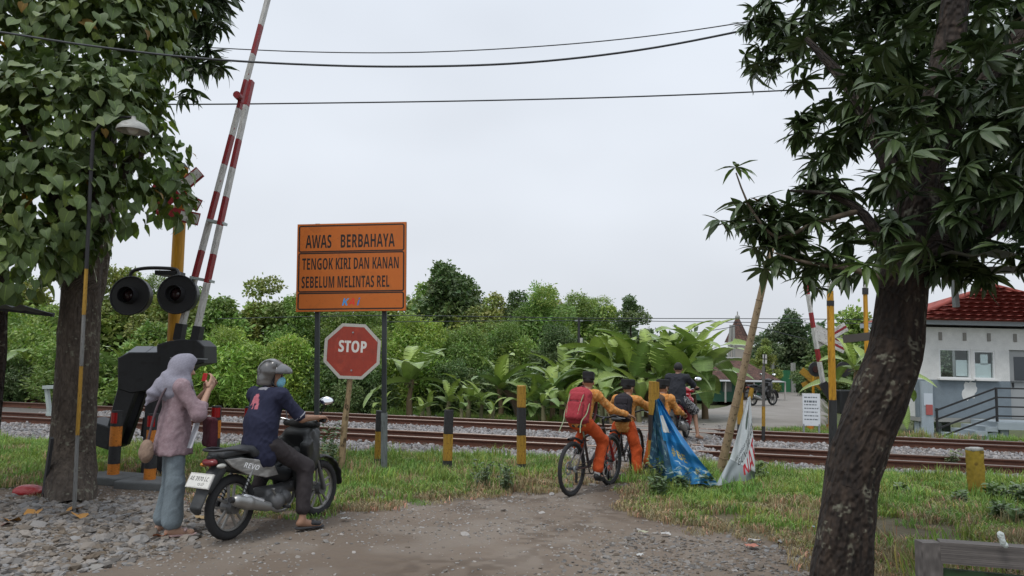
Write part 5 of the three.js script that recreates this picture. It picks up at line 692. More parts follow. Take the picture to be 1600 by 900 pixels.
{ // overhead cables
  const cable = (pts, d0, d1, r, label) => { const n = pts.length, V3 = pts.map(([x, y], i) => P(x, y, d0 + (d1 - d0) * i / (n - 1))); solo('overhead_cable', new THREE.TubeGeometry(new THREE.CatmullRomCurve3(V3), 60, r, 6), mat([0.035, 0.04, 0.045], 0.6), label, 'cable'); };
  cable([[-160, 28], [0, 50], [130, 70], [300, 90], [480, 101], [640, 104], [820, 98], [1000, 78], [1160, 48], [1320, 12], [1500, -40]], 6.7, 6.4, 0.0095, 'thick dark overhead cable sagging across the sky');
  cable([[-100, 40], [120, 62], [320, 74], [480, 81], [640, 82], [820, 74], [1000, 58], [1180, 32], [1400, -10]], 12, 10, 0.008, 'thin overhead cable sagging just above the thick cable');
  cable([[-100, 160], [280, 163], [500, 161], [760, 157], [1020, 150], [1290, 138], [1700, 112]], 10.5, 9.5, 0.010, 'straight overhead cable crossing below the sagging pair');
  cable([[340, 498], [600, 493], [905, 497], [1200, 498], [1500, 500], [1800, 498]], 24, 24, 0.013, 'thin distant wire just above the tree tops, upper one'); cable([[600, 503], [905, 501], [1200, 504], [1500, 506], [1800, 504]], 24, 24, 0.012, 'thin distant wire just above the tree tops, lower one'); cable([[1040, 528], [1138, 512], [1160, 508], [1260, 530]], 40, 40, 0.02, 'short slack wire meeting the pale twin poles');
  const b = P(905, 640, 23.6); b.y = H(b.x, b.z); const t = thing('utility_pole', 'slim dark utility pole rising among the banana leaves', 'pole', b), W = (x, y) => P(x, y, 23.6).sub(b); mesh('pole', rod([0, -0.1, 0], W(904.5, 497), 0.05, 0.04, 10), mBlackP, t); mesh('crossarm', bar(W(898, 501), W(911, 501), 0.04, 0.04), mSteel, t); for (const [x, y] of [[905, 532], [905, 552]]) mesh('insulator', place(new THREE.CylinderGeometry(0.05, 0.04, 0.16, 10), W(x, y).add(V(0.06, 0, 0.04))), mWhiteP, t);
  const q = P(1140, 640, 42); q.y = 0; const s = thing('utility_pole', 'pair of pale leaning poles beside the pointed tower', 'pole', q), Z = (x, y) => P(x, y, 42).sub(q); mesh('pole', rod(Z(1134, 640), Z(1142, 508), 0.1, 0.08, 10), mConcrete, s); mesh('pole', rod(Z(1147, 640), Z(1146, 508), 0.1, 0.08, 10), mConcrete, s); mesh('crossarm', bar(Z(1136, 538), Z(1170, 540), 0.1, 0.08), mConcrete, s);
}
{ // bamboo pole leaning over the banners
  const b = onG(1121, 745), D = -b.z, t = thing('bamboo_pole', 'thick leaning bamboo pole stuck in the verge behind banners', 'pole', b), W = (x, y, dz = 0) => P(x, y, D + dz).sub(b), a = V(0, -0.1, 0), e = W(1206, 385, -0.6), mB = mat([0.37, 0.27, 0.165], 0.6, { map: scuff(141, 0.6) }), mN = mat([0.2, 0.14, 0.085], 0.8); const n = 9; for (let i = 0; i < n; i++) { const p = a.clone().lerp(e, i / n), q = a.clone().lerp(e, (i + 1) / n), r = 0.062 - 0.022 * i / n; mesh('culm_segment', rod(p, q, r, r * 0.985, 14), mB, t); if (i) mesh('node_ring', rod(p.clone().lerp(q, -0.012), p.clone().lerp(q, 0.02), r * 1.12, r * 1.12, 14), mN, t); }
  const f = onG(1140, 752), s = thing('wooden_stake', 'slim leaning wooden stake holding up the white banner', 'stake', f); mesh('shaft', rod([0, -0.1, 0], P(1172, 622, -f.z).sub(f), 0.03, 0.026, 8), mat([0.30, 0.2, 0.11], 0.9, { map: scuffT }), s); mesh('yellow_top', rod(P(1172, 622, -f.z).sub(f), P(1175, 606, -f.z).sub(f), 0.032, 0.032, 8), mOchre, s);
}
// cloth banners: a patch between four edges with folds
function clothPatch(fn, nu, nv) { const pos = [], uv = [], idx = []; for (let j = 0; j <= nv; j++) for (let i = 0; i <= nu; i++) { const p = fn(i / nu, j / nv); pos.push(p.x, p.y, p.z); uv.push(i / nu, j / nv); } for (let j = 0; j < nv; j++) for (let i = 0; i < nu; i++) { const a = j * (nu + 1) + i, b = a + nu + 1; idx.push(a, a + 1, b, b, a + 1, b + 1); } const g = new THREE.BufferGeometry(); g.setAttribute('position', new THREE.Float32BufferAttribute(pos, 3)); g.setAttribute('uv', new THREE.Float32BufferAttribute(uv, 2)); g.setIndex(idx); g.computeVertexNormals(); return g; }
{
  const D = 9.55, tex1 = canvasTex(512, 512, (g, w, h) => {
    g.fillStyle = '#2173ad'; g.fillRect(0, 0, w, h); g.fillStyle = '#1e4257'; g.beginPath(); g.moveTo(0, 0); g.lineTo(215, 0); g.lineTo(235, 512); g.lineTo(0, 512); g.fill();
    let s = 9; const q = () => { s = (s * 1664525 + 1013904223) >>> 0; return s / 4294967296; };
    for (let i = 0; i < 70; i++) { g.globalAlpha = 0.35 + 0.4 * q(); g.fillStyle = ['#4f7d86', '#7d9a98', '#142c38', '#97aca2', '#2f5f4a'][i % 5]; g.beginPath(); const x = q() * 230, y = q() * 512; g.moveTo(x, y); for (let k = 0; k < 5; k++) g.lineTo(x + (q() - 0.5) * 60, y + (q() - 0.5) * 50); g.fill(); }
    g.globalAlpha = 1; g.fillStyle = '#2f8cca'; g.fillRect(200, 40, 250, 210); wear(g, w, h, 90, ['#2f8bc8', '#174f7c', '#3d9ad2'], 0.25, 40, 6);
    g.save(); g.translate(250, 330); g.rotate(0.25); g.font = 'bold 76px sans-serif'; g.fillStyle = '#b9a765'; g.fillText('#BE', 10, 10); g.font = 'bold 56px sans-serif'; g.fillText('R', 185, 70); g.restore();
    for (let i = 0; i < 46; i++) { g.globalAlpha = 0.8; g.fillStyle = ['#c9d3cf', '#8fa68e', '#d5dcd8', '#2e5d40', '#1d4a74'][i % 5]; g.beginPath(); const x = 160 + q() * 352, y = 385 + q() * 127; g.moveTo(x, y); for (let k = 0; k < 6; k++) g.lineTo(x + (q() - 0.5) * 70, y + (q() - 0.5) * 36); g.fill(); }
    g.globalAlpha = 1; for (let i = 0; i < 8; i++) { g.fillStyle = '#c3cfd0'; g.beginPath(); const x = 300 + q() * 180, y = 120 + q() * 180; g.moveTo(x, y); g.lineTo(x + 40 * q(), y + 14); g.lineTo(x + 10, y + 20 * q()); g.fill(); } });
  const pt = (x, y, dz = 0) => P(x, y, D + dz), lerp = (a, b, t) => a.clone().lerp(b, t);
  const fn = (u, v) => { // v 0 at the ground, 1 at the top knot
    const bot = u < 0.35 ? lerp(pt(1013, 722, 0.1), pt(1042, 752, -0.15), u / 0.35) : lerp(pt(1042, 752, -0.15), pt(1122, 758, 0.05), (u - 0.35) / 0.65);
    const top = lerp(pt(1023, 626, 0.06), pt(1030, 622, -0.02), u), side = lerp(pt(1075, 688, -0.05), pt(1075, 688, -0.05), 0);
    const p = lerp(bot, top, v); const sag = Math.sin(v * Math.PI) * u; p.y -= 0.05 * sag; const w = Math.sin(v * Math.PI * 0.5 + 0.2) * (1 - v * 0.75); p.z += 0.085 * Math.sin(u * 15 + v * 2.6 + 3 * N3(u * 2, v * 3, 8)) * w + 0.035 * Math.sin(u * 37 + v * 5) * w + 0.09 * N3(u * 3.5, v * 4, 2) * w + 0.05 * Math.abs(N3(u * 7, v * 8, 3)) * w; p.y += 0.04 * N3(u * 6, v * 2, 11) * (1 - v); p.x += 0.02 * N3(u * 5, v * 4, 7) * w; return p; };
  const g = clothPatch(fn, 60, 36); const o = solo('blue_tarpaulin', g, mat([1, 1, 1], 0.45, { map: tex1 }), 'crumpled blue printed tarpaulin hanging from yellow post to ground', 'tarpaulin');
  const lab = solo('paper_tag', clothPatch((u, v) => fn(0.42 + 0.2 * u, 0.62 + 0.2 * v).add(V(0, 0, 0.012)), 6, 6), mat([0.62, 0.62, 0.58], 0.7), 'pale torn paper scrap stuck on the blue tarpaulin', 'paper');
  const tex2 = canvasTex(512, 512, (g, w, h) => { g.fillStyle = '#c3c9cc'; g.fillRect(0, 0, w, h); wear(g, w, h, 60, ['#d5dadd', '#a7adb0'], 0.4, 40, 3); g.fillStyle = '#8d9598'; g.fillRect(0, 360, w, 152); g.save(); g.translate(255, 350); g.rotate(-0.62); g.font = 'bold 150px sans-serif'; g.fillStyle = '#b01f2c'; g.fillText('NAT', -10, 120); g.font = 'bold 62px sans-serif'; g.fillStyle = '#2b3033'; g.fillText('GUNUNG KEMB', -70, -10); g.font = 'bold 36px sans-serif'; g.fillStyle = '#4b5154'; g.fillText('KELUARGA BESAR', -120, -66); g.restore(); g.fillStyle = '#4d5a52'; g.beginPath(); g.ellipse(250, 120, 40, 55, 0.3, 0, 7); g.fill(); g.fillStyle = '#5a4a44'; g.beginPath(); g.ellipse(300, 70, 30, 40, 0.3, 0, 7); g.fill(); });
  const D2 = 9.7, p2 = (x, y, dz = 0) => P(x, y, D2 + dz);
  const fn2 = (u, v) => { const top = lerp(p2(1168, 622), p2(1172, 619), u), mid = lerp(p2(1140, 716, 0.05), p2(1181, 738, -0.08), u), bot = lerp(p2(1118, 758, -0.1), p2(1180, 748, 0.02), u); const p = v < 0.3 ? lerp(bot, mid, v / 0.3) : lerp(mid, top, (v - 0.3) / 0.7); const w = 1 - v * 0.8; p.z += 0.035 * Math.sin(u * 11 + v * 3) * w + 0.03 * N3(u * 4, v * 4, 5) * w; if (v < 0.3) p.z += 0.06 * Math.sin(u * 19) * (0.3 - v); return p; };
  solo('white_banner', clothPatch(fn2, 34, 40), mat([1, 1, 1], 0.5, { map: tex2 }), 'torn white printed banner tied to a leaning stake', 'banner');
}
{ // wood-framed green panel close by
  const D = 3.45, t = thing('framed_panel', 'grey weathered wood frame with green panel beside mango tree', 'panel', [P(1437, 850, D).x, 0, -D]), L = p => p.clone().sub(t.position), mW = mat([0.155, 0.14, 0.13], 0.9, { map: tex(256, 128, (() => { const a = pnoise(30, 151), b = pnoise(4, 152), c = pnoise(60, 153); return (i, j, u, v) => { const q = 0.66 + 0.3 * a(u * 0.15, v) + 0.14 * (b(u, v) - 0.5) + 0.1 * (c(u, v) - 0.5); return [q, q, q]; }; })()) });
  const top = L(P(1440, 860, D)), e = L(P(1900, 893, D - 0.32)), y0 = -0.02; 
  mesh('frame_stile', [box(0.085, top.y + 0.045, 0.07, [top.x + 0.03, (top.y + 0.035) / 2, 0.0])], mW, t);
  mesh('frame_rail', bar(top.clone().add(V(0.076, 0, 0)), e, 0.09, 0.075), mW, t); mesh('frame_rail', bar([0.08, 0.1, 0], [e.x, 0.1, e.z], 0.09, 0.07), mW, t);
  const s = new THREE.BufferGeometry(); mesh('green_panel', bar([0.08, 0.4, -0.005], [e.x, 0.4, e.z - 0.005], 0.62, 0.02), mat([0.035, 0.09, 0.03], 0.7, { map: scuffT }), t);
  const g = sdf([ell([0, 0.03, 0], [0.022, 0.05, 0.02]), ell([-0.018, 0.06, 0.0], [0.018, 0.028, 0.016]), cap([0.01, 0, 0], [0.025, -0.02, 0], 0.016, 0.02)], 0.005, 0.015, (x, y, z) => 0.006 * N3(x * 70, y * 70, z * 70)); const o = solo('plastic_bag', g, mat([0.62, 0.68, 0.66], 0.35, { transmission: 0.35, thickness: 0 }), 'crumpled pale plastic bag caught on the wood frame', 'plastic bag'); o.position.copy(P(1566, 848, D - 0.15)); o.scale.setScalar(0.55);
}
{ // sheet-metal awnings that reach into the frame at both sides
  const mA = mat([0.05, 0.055, 0.065], 0.6, { metalness: 0.2 }), D = 5.6;
  const t = thing('metal_awning', 'dark metal awning edge with grey hanging bracket behind mango leaves', 'awning', P(1700, 430, D).setY(0)), L = p => p.clone().sub(t.position);
  const corr = (a, b, c, d, n, amp) => clothPatch((u, v) => { const p = a.clone().lerp(b, u).lerp(c.clone().lerp(d, u), v); p.y += amp * Math.sin(u * n * 6.283); return p; }, n * 4, 2);
  mesh('roof_sheet', corr(L(P(1470, 405, D + 0.4)), L(P(2100, 385, D + 0.4)), L(P(1470, 396, D - 1.6)), L(P(2300, 372, D - 1.6)), 12, 0.015), mA, t);
  mesh('gutter', bar(L(P(1478, 424, D)), L(P(2000, 412, D)), 0.05, 0.06), mSteel, t); mesh('bracket', bar(L(P(1490, 427, D)), L(P(1494, 480, D)), 0.045, 0.03), mSteel, t); mesh('support_post', rod([0.6, 0, 0], L(P(1700, 400, D)).add(V(0.6, 0, 0)), 0.05), mSteel, t);
  const D2 = 7.2, s = thing('metal_awning', 'dark pointed awning corner jutting out below the heart leaves', 'awning', P(-90, 480, D2).setY(0)), M_ = p => p.clone().sub(s.position);
  mesh('roof_sheet', clothPatch((u, v) => M_(P(-200 + 285 * u, 455 + 36 * u, D2 + 0.3)).lerp(M_(P(-200 + 240 * u, 478 + 0 * u, D2 - 0.9)), v).add(V(0, 0.012 * Math.sin(u * 60), 0)), 60, 2), mA, s); mesh('edge_trim', bar(M_(P(-200, 459, D2 + 0.3)), M_(P(84, 492, D2 + 0.3)), 0.04, 0.03), mA, s); mesh('support_post', rod([-0.35, 0, 0], M_(P(-90, 470, D2)).add(V(-0.35, 0, 0)), 0.05), mSteel, s);
}
{ // small things lying about
  const p1 = onG(45, 771), o1 = solo('red_plastic_cover', sdf([ell([0, 0.0, 0], [0.17, 0.075, 0.12]), rbx([0.12, 0.01, 0], [0.06, 0.02, 0.08], 0.01)], 0.01, 0.02, (x, y, z) => 0.004 * N3(x * 25, y * 25, z * 25)), mat([0.3, 0.018, 0.02], 0.4), 'red plastic cover lying at the foot of tree', 'plastic cover'); o1.position.copy(p1).add(V(0, 0.02, 0));
  const p2 = onG(68, 776), o2 = solo('black_plank', bar([0, 0, 0], P(81, 684, -p2.z - 0.1).sub(p2), 0.07, 0.03), mBlackP, 'black plank leaning against the tree trunk', 'plank'); o2.position.copy(p2);
  const stones = [[300, 842, 0.05, 'flat grey stone beside the woman sandals'], [152, 887, 0.05, 'loose grey stone at the edge of gravel heap'], [590, 782, 0.11, 'large pale stone at the grass edge by the track'], [925, 758, 0.05, 'grey stone behind the bicycle rear wheel']]; for (const [x, y, r, l] of stones) { const q = onG(x, y), o = solo('loose_stone', stoneG[2], mat([0.24, 0.225, 0.205], 0.95), l, 'stone'); o.position.copy(q); o.scale.set(r * 1.3, r * 0.6, r); o.rotation.y = x; }
  const leaf = (x, y, s, c, l, g) => { const q = onG(x, y, 0.03), o = solo('fallen_leaf', heartG[2], mat(c, 0.8), l, 'leaf', g); o.position.copy(q); o.rotation.set(R(-0.3, 0.3), R(0, 6), R(-0.3, 0.3)); o.scale.setScalar(s); };
  for (const [x, y, s] of [[57, 804, 0.17], [122, 800, 0.13], [122, 810, 0.16], [12, 818, 0.17]]) leaf(x, y, s, [0.45, 0.22, 0.05], 'yellow-brown fallen leaf on the gravel beside the lamp pole', 'fallen leaves on the gravel'); leaf(251, 843, 0.12, [0.32, 0.11, 0.045], 'rust-brown fallen leaf under the woman sandals'); leaf(313, 815, 0.12, [0.34, 0.24, 0.12], 'tan fallen leaf between woman and motorcycle wheel'); leaf(0, 826, 0.13, [0.12, 0.03, 0.02], 'dark red fallen leaf on the gravel');
  const scrap = (x, y, w, h, c, l) => { const q = onG(x, y, 0.02), o = solo('litter_scrap', clothPatch((u, v) => V((u - 0.5) * w, 0.02 * N3(u * 3 + x, v * 3, 1) + 0.015, (v - 0.5) * h), 6, 5), mat(c.map(v => v * 0.75), 0.6), l, 'litter'); o.position.copy(q); o.rotation.y = x; o.scale.setScalar(0.85); };
  scrap(1005, 836, 0.11, 0.06, [0.5, 0.5, 0.35], 'yellow and white wrapper scrap on dirt track edge'); scrap(1040, 839, 0.1, 0.07, [0.6, 0.58, 0.55], 'white paper scrap beside the yellow wrapper scrap'); scrap(1151, 798, 0.1, 0.05, [0.62, 0.62, 0.6], 'white litter scrap lying in the dry grass'); scrap(1175, 858, 0.12, 0.1, [0.55, 0.2, 0.13], 'orange-red plastic scrap on the stony dirt'); scrap(1178, 849, 0.12, 0.05, [0.62, 0.6, 0.58], 'white plastic strip beside the orange-red scrap'); scrap(1269, 828, 0.07, 0.05, [0.45, 0.6, 0.68], 'pale blue plastic scrap beside the mango trunk'); scrap(1220, 850, 0.16, 0.05, [0.35, 0.36, 0.33], 'grey paper strip lying near the mango trunk'); scrap(895, 770, 0.06, 0.05, [0.5, 0.5, 0.48], 'grey litter scrap under the rear bicycle wheel'); scrap(540, 815, 0.1, 0.06, [0.5, 0.5, 0.48], 'pale litter scrap beside the motorcycle front wheel'); scrap(1000, 873, 0.07, 0.06, [0.6, 0.6, 0.58], 'white litter scrap on the open dirt track'); scrap(1418, 846, 0.06, 0.04, [0.55, 0.5, 0.08], 'small yellow litter scrap beside the wood frame');
  const tr = onG(1133, 632); for (const [i, c, l] of [[0, [0.55, 0.5, 0.48], 'pale rubbish sack by the village house awning'], [1, [0.4, 0.12, 0.12], 'reddish rubbish sack by the village house awning'], [2, [0.1, 0.1, 0.12], 'dark rubbish sack by the village house awning']]) { const o = solo('rubbish_sack', sdf([ell([0, 0.18, 0], [0.3, 0.2, 0.25]), ell([0.1, 0.33, 0], [0.12, 0.12, 0.1])], 0.03, 0.1, (x, y, z) => 0.05 * N3(x * 8 + i, y * 8, z * 8)), mat(c, 0.6), l, 'rubbish sack'); o.position.copy(tr).add(V(i * 0.75 - 0.6, 0, -i * 0.5)); o.position.y = H(o.position.x, o.position.z); }
  const pk = thing('wooden_plank', 'grey wooden plank nailed across the mango trunk', 'plank', P(1372, 524, 5.35)); mesh('board', bar([0, 0, 0], P(1318, 530, 5.5).sub(pk.position), 0.055, 0.03), mat([0.16, 0.145, 0.13], 0.9), pk);
}
// ---------------------------------------------------------------- vehicles: local frame x forward, y up, +z to the rider's right; rear axle above the origin
const heading = a => (90 - a) * DEG;                       // degrees to the right of the view axis -> rotation.y
const mTyre = mat([0.022, 0.022, 0.023], 0.85), mAlloy = mat([0.30, 0.29, 0.27], 0.5, { metalness: 0.6 }), mEngine = mat([0.14, 0.14, 0.14], 0.55, { metalness: 0.4 }), mChrome = mat([0.5, 0.5, 0.5], 0.22, { metalness: 0.9 }), mMuffler = mat([0.33, 0.33, 0.32], 0.4, { metalness: 0.7 }), mSeat = mat([0.03, 0.032, 0.034], 0.6), mMirror = mat([0.85, 0.87, 0.88], 0.04, { metalness: 1 });
const dustT = tex(128, 128, (() => { const a = pnoise(9, 161), b = pnoise(50, 162); return (i, j, u, v) => { const t = 0.78 + 0.22 * ss(0.3, 0.8, a(u, v)) + 0.1 * (b(u, v) - 0.5); return [t, t * 0.985, t * 0.96]; }; })());
function tyreGeo(Rr, r, squash = 1) { const g = new THREE.TorusGeometry(Rr, r, 12, 56); const p = g.attributes.position; for (let i = 0; i < p.count; i++) { const x = p.getX(i), y = p.getY(i), z = p.getZ(i), q = Math.hypot(x, y), a = Math.atan2(y, x); let e = q; if (q > Rr + r * 0.35) e += (Math.floor(a * 26 / Math.PI + (z > 0 ? 0.5 : 0)) % 2 ? 0.0035 : -0.001); p.setXYZ(i, x / q * e, y / q * e, z * squash); } g.computeVertexNormals(); return g; }
const motoTyreG = tyreGeo(0.252, 0.041), motoRimG = merge([new THREE.TorusGeometry(0.212, 0.012, 8, 48), place(new THREE.CylinderGeometry(0.214, 0.214, 0.05, 48, 1, true), [0, 0, 0], [1.57, 0, 0])]);
const motoSpokeG = (() => { const l = []; for (const s of [-1, 1]) l.push(bar([0.03, s * 0.022, 0], [0.205, s * 0.04, 0], 0.018, 0.02)); return merge(l); })();
function motoWheel(par, x) { const w = new THREE.Group(); w.name = 'wheel'; par.add(w); w.position.set(x, 0.293, 0); mesh('tyre', motoTyreG, mTyre, w); mesh('rim', motoRimG, mAlloy, w); for (let i = 0; i < 5; i++) { const o = mesh('spoke', motoSpokeG, mAlloy, w); o.rotation.z = i * 1.2566 + 0.3; } mesh('hub', place(new THREE.CylinderGeometry(0.06, 0.065, 0.13, 20), [0, 0, 0], [1.57, 0, 0]), mEngine, w); return w; }
const motoG = {}; // geometries shared by all motorcycles
function motoGeos() {
  const g = motoG; if (g.seat) return g;
  g.seat = sdf([rbx([0.34, 0.755, 0], [0.2, 0.035, 0.115], 0.03, [0, 0, -0.05]), rbx([-0.02, 0.795, 0], [0.2, 0.03, 0.105], 0.028, [0, 0, 0.08])], 0.011, 0.06);
  g.tail = sdf([cap([-0.27, 0.765, 0], [0, 0.7, 0], 0.035, 0.075), rbx([0.1, 0.665, 0], [0.28, 0.075, 0.088], 0.05, [0, 0, -0.16]), cap([0.35, 0.62, 0], [0.45, 0.52, 0], 0.07, 0.05)], 0.011, 0.06);
  g.belly = sdf([cap([0.42, 0.56, 0], [0.7, 0.5, 0], 0.07, 0.065), cap([0.7, 0.5, 0], [0.95, 0.72, 0], 0.065, 0.09)], 0.012, 0.04);
  g.shield = sdf([rbx([0.945, 0.77, 0], [0.07, 0.19, 0.17], 0.05, [0, 0, 0.38]), rbx([0.86, 0.57, 0.15], [0.075, 0.29, 0.05], 0.035, [0.1, 0.3, 0.3]), rbx([0.86, 0.57, -0.15], [0.075, 0.29, 0.05], 0.035, [-0.1, -0.3, 0.3]), cap([0.9, 0.62, 0.13], [1.03, 0.88, 0.08], 0.08, 0.07), cap([0.9, 0.62, -0.13], [1.03, 0.88, -0.08], 0.08, 0.07), cap([0.98, 0.7, 0], [1.12, 0.68, 0], 0.09, 0.05), rbx([0.8, 0.48, 0.13], [0.1, 0.13, 0.04], 0.03, [0, 0.2, 0.3]), rbx([0.8, 0.48, -0.13], [0.1, 0.13, 0.04], 0.03, [0, -0.2, 0.3])], 0.012, 0.07);
  g.cowl = sdf([ell([0.98, 1.0, 0], [0.115, 0.075, 0.13]), cap([0.93, 0.99, -0.2], [0.93, 0.99, 0.2], 0.035), ell([1.0, 0.92, 0], [0.1, 0.07, 0.09])], 0.011, 0.05);
  const fen = []; for (let i = 0; i < 9; i++) { const a = (8 + i * 19) * DEG, b = a + 19 * DEG, c = q => [1.24 + Math.cos(q) * 0.335, 0.293 + Math.sin(q) * 0.335, 0]; fen.push(fcap(c(a), c(b), 0.062, 0.062, [Math.cos((a + b) / 2), Math.sin((a + b) / 2), 0], 0.25)); } g.fender = sdf([...fen, sub(cap([1.24, 0.293, -0.1], [1.24, 0.293, 0.1], 0.31), 0.005)], 0.011, 0.02);
  g.rfender = sdf([fcap([-0.16, 0.66, 0], [-0.33, 0.5, 0], 0.07, 0.075, [0.7, 0.7, 0], 0.25), fcap([-0.33, 0.5, 0], [-0.41, 0.34, 0], 0.075, 0.07, [0.9, 0.4, 0], 0.2), fcap([-0.16, 0.66, 0], [0.1, 0.66, 0], 0.07, 0.07, [0, 1, 0], 0.3)], 0.011, 0.02);
  g.engine = sdf([rbx([0.5, 0.31, 0], [0.14, 0.1, 0.1], 0.04), cap([0.6, 0.34, 0], [0.82, 0.39, 0], 0.07, 0.065), cap([0.44, 0.29, 0.06], [0.44, 0.29, 0.14], 0.085), cap([0.57, 0.31, 0.05], [0.57, 0.31, 0.13], 0.07), cap([0.47, 0.3, -0.06], [0.47, 0.3, -0.13], 0.09)], 0.011, 0.02, (x, y, z) => x > 0.64 && x < 0.78 ? 0.006 * Math.sin(x * 260) : 0.002 * N3(x * 40, y * 40, z * 40));
  g.muffler = sdf([cap([-0.1, 0.38, 0.175], [0.02, 0.345, 0.175], 0.055, 0.062), cap([0.02, 0.345, 0.175], [0.3, 0.265, 0.17], 0.062, 0.045)], 0.01, 0.02);
  g.pipe = tube([[0.3, 0.265, 0.17], [0.45, 0.2, 0.16], [0.65, 0.2, 0.1], [0.82, 0.28, 0.03], [0.86, 0.36, 0]], 0.018, 8, 30);
  const hel = []; for (let i = 0; i <= 60; i++) { const t = i / 60, a = t * 6.28 * 7; hel.push(V(-0.01 + 0.12 * t + 0.0, 0.36 + 0.2 * t, 0).add(V(Math.cos(a) * 0.024 * 0.85, -Math.cos(a) * 0.024 * 0.5, Math.sin(a) * 0.024))); } g.spring = new THREE.TubeGeometry(new THREE.CatmullRomCurve3(hel), 160, 0.006, 5);
  const sp = new THREE.Shape([[-0.2, 0.745], [-0.02, 0.74], [0.2, 0.7], [0.42, 0.62], [0.47, 0.54], [0.32, 0.535], [0.05, 0.6], [-0.12, 0.68]].map(p => new THREE.Vector2(...p))); g.side = new THREE.ExtrudeGeometry(sp, { depth: 0.012, bevelEnabled: true, bevelSize: 0.008, bevelThickness: 0.008, bevelSegments: 2 }); { const p = g.side.attributes.position, u = g.side.attributes.uv; for (let i = 0; i < p.count; i++) u.setXY(i, (p.getX(i) + 0.2) / 0.66, (p.getY(i) - 0.54) / 0.21); }
  return g;
}
function motorcycle(label, pos, turn, body, panel, plateText, sideText, steer = 0) {
  const g = motoGeos(), t = thing('motorcycle', label, 'motorcycle', pos, turn);
  motoWheel(t, 0); const front = new THREE.Group(); front.name = 'steering'; t.add(front); // fork, wheel and bars turn together
  motoWheel(front, 1.24); mesh('front_fender', g.fender, body, front); for (const s of [-1, 1]) { mesh('fork_leg', merge([rod([1.03, 0.78, s * 0.085], [1.24, 0.293, s * 0.085], 0.016, 0.016, 10), rod([1.15, 0.5, s * 0.085], [1.24, 0.293, s * 0.085], 0.024, 0.024, 10)]), mEngine, front); }
  mesh('handlebar', tube([[0.86, 1.04, -0.34], [0.9, 1.03, -0.2], [0.95, 0.99, -0.08], [0.95, 0.99, 0.08], [0.9, 1.03, 0.2], [0.86, 1.04, 0.34]], 0.011, 8, 30), mChrome, front); mesh('handlebar_cowl', g.cowl, body, front);
  for (const s of [-1, 1]) { mesh('grip', rod([0.885, 1.034, s * 0.24], [0.857, 1.041, s * 0.355], 0.017, 0.017, 10), mTyre, front); mesh('brake_lever', tube([[0.93, 1.03, s * 0.2], [0.95, 1.03, s * 0.27], [0.915, 1.035, s * 0.36]], 0.006, 6, 12), mMirror, front); const m = mesh('mirror', place(new THREE.SphereGeometry(1, 16, 12), [0.93, 1.235, s * 0.31], [0, s * 0.35, -0.15], [0.012, 0.045, 0.078]), mDark, front); mesh('mirror_glass', place(new THREE.SphereGeometry(1, 16, 12), [0.9225, 1.236, s * 0.31], [0, s * 0.35, -0.15], [0.0105, 0.04, 0.072]), mMirror, m); mesh('mirror_stalk', tube([[0.93, 1.03, s * 0.19], [0.95, 1.12, s * 0.24], [0.935, 1.22, s * 0.3]], 0.006, 6, 14), mDark, m); }
  mesh('headlight', place(new THREE.SphereGeometry(1, 18, 12), [1.055, 0.985, 0], [0, 0, 0.2], [0.045, 0.055, 0.095]), mat([0.6, 0.62, 0.62], 0.1), front); for (const s of [-1, 1]) mesh('turn_signal', place(new THREE.SphereGeometry(1, 12, 8), [1.03, 0.8, s * 0.11], [0, 0, 0], [0.03, 0.045, 0.02]), mat([0.5, 0.16, 0.02], 0.2), front);
  mesh('seat', g.seat, mSeat, t); const tail = mesh('tail_body', g.tail, body, t); mesh('tail_light', place(new THREE.SphereGeometry(1, 16, 10), [-0.275, 0.725, 0], [0, 0, 0.3], [0.045, 0.035, 0.085]), mat([0.16, 0.02, 0.022], 0.25), tail); for (const s of [-1, 1]) mesh('turn_signal', place(new THREE.SphereGeometry(1, 12, 8), [-0.235, 0.695, s * 0.1], [0, 0, 0], [0.05, 0.022, 0.03]), mat(s > 0 ? [0.42, 0.42, 0.38] : [0.55, 0.2, 0.02], 0.25), tail);
  for (const s of [-1, 1]) { const o = mesh('side_panel', g.side, panel, t); o.position.z = s > 0 ? 0.106 : -0.118; if (sideText && s > 0) mesh('lettering', place(new THREE.PlaneGeometry(0.25, 0.075), [0.12, 0.655, 0.0225], [0, 0, -0.26]), mat([1, 1, 1], 0.4, { map: sideText, transparent: true, alphaMap: sideText }), o); }
  mesh('rear_fender', g.rfender, mat([0.05, 0.055, 0.06], 0.6, { map: dustT }), t); mesh('grab_rail', tube([[0.05, 0.8, 0.125], [-0.15, 0.83, 0.12], [-0.29, 0.83, 0.07], [-0.31, 0.83, 0], [-0.29, 0.83, -0.07], [-0.15, 0.83, -0.12], [0.05, 0.8, -0.125]], 0.012, 8, 40), mDark, t);
  if (plateText) { const p = mesh('number_plate', box(0.012, 0.135, 0.275, [-0.375, 0.575, 0], [0, 0, -0.5]), mWhiteP, t); const f = new THREE.PlaneGeometry(0.27, 0.13); f.rotateY(-Math.PI / 2); mesh('printed_face', place(f, [-0.382, 0.579, 0], [0, 0, -0.5]), mat([1, 1, 1], 0.5, { map: plateText }), p); }
  mesh('centre_body', g.belly, mSeat, t); mesh('leg_shield', g.shield, body, t); mesh('engine', g.engine, mEngine, t); const mf = mesh('muffler', g.muffler, mMuffler, t); mesh('exhaust_pipe', g.pipe, mMuffler, mf); mesh('muffler_tip', place(new THREE.CylinderGeometry(0.025, 0.025, 0.05, 12), [-0.165, 0.395, 0.175], [0, 0, 1.3]), mDark, mf);
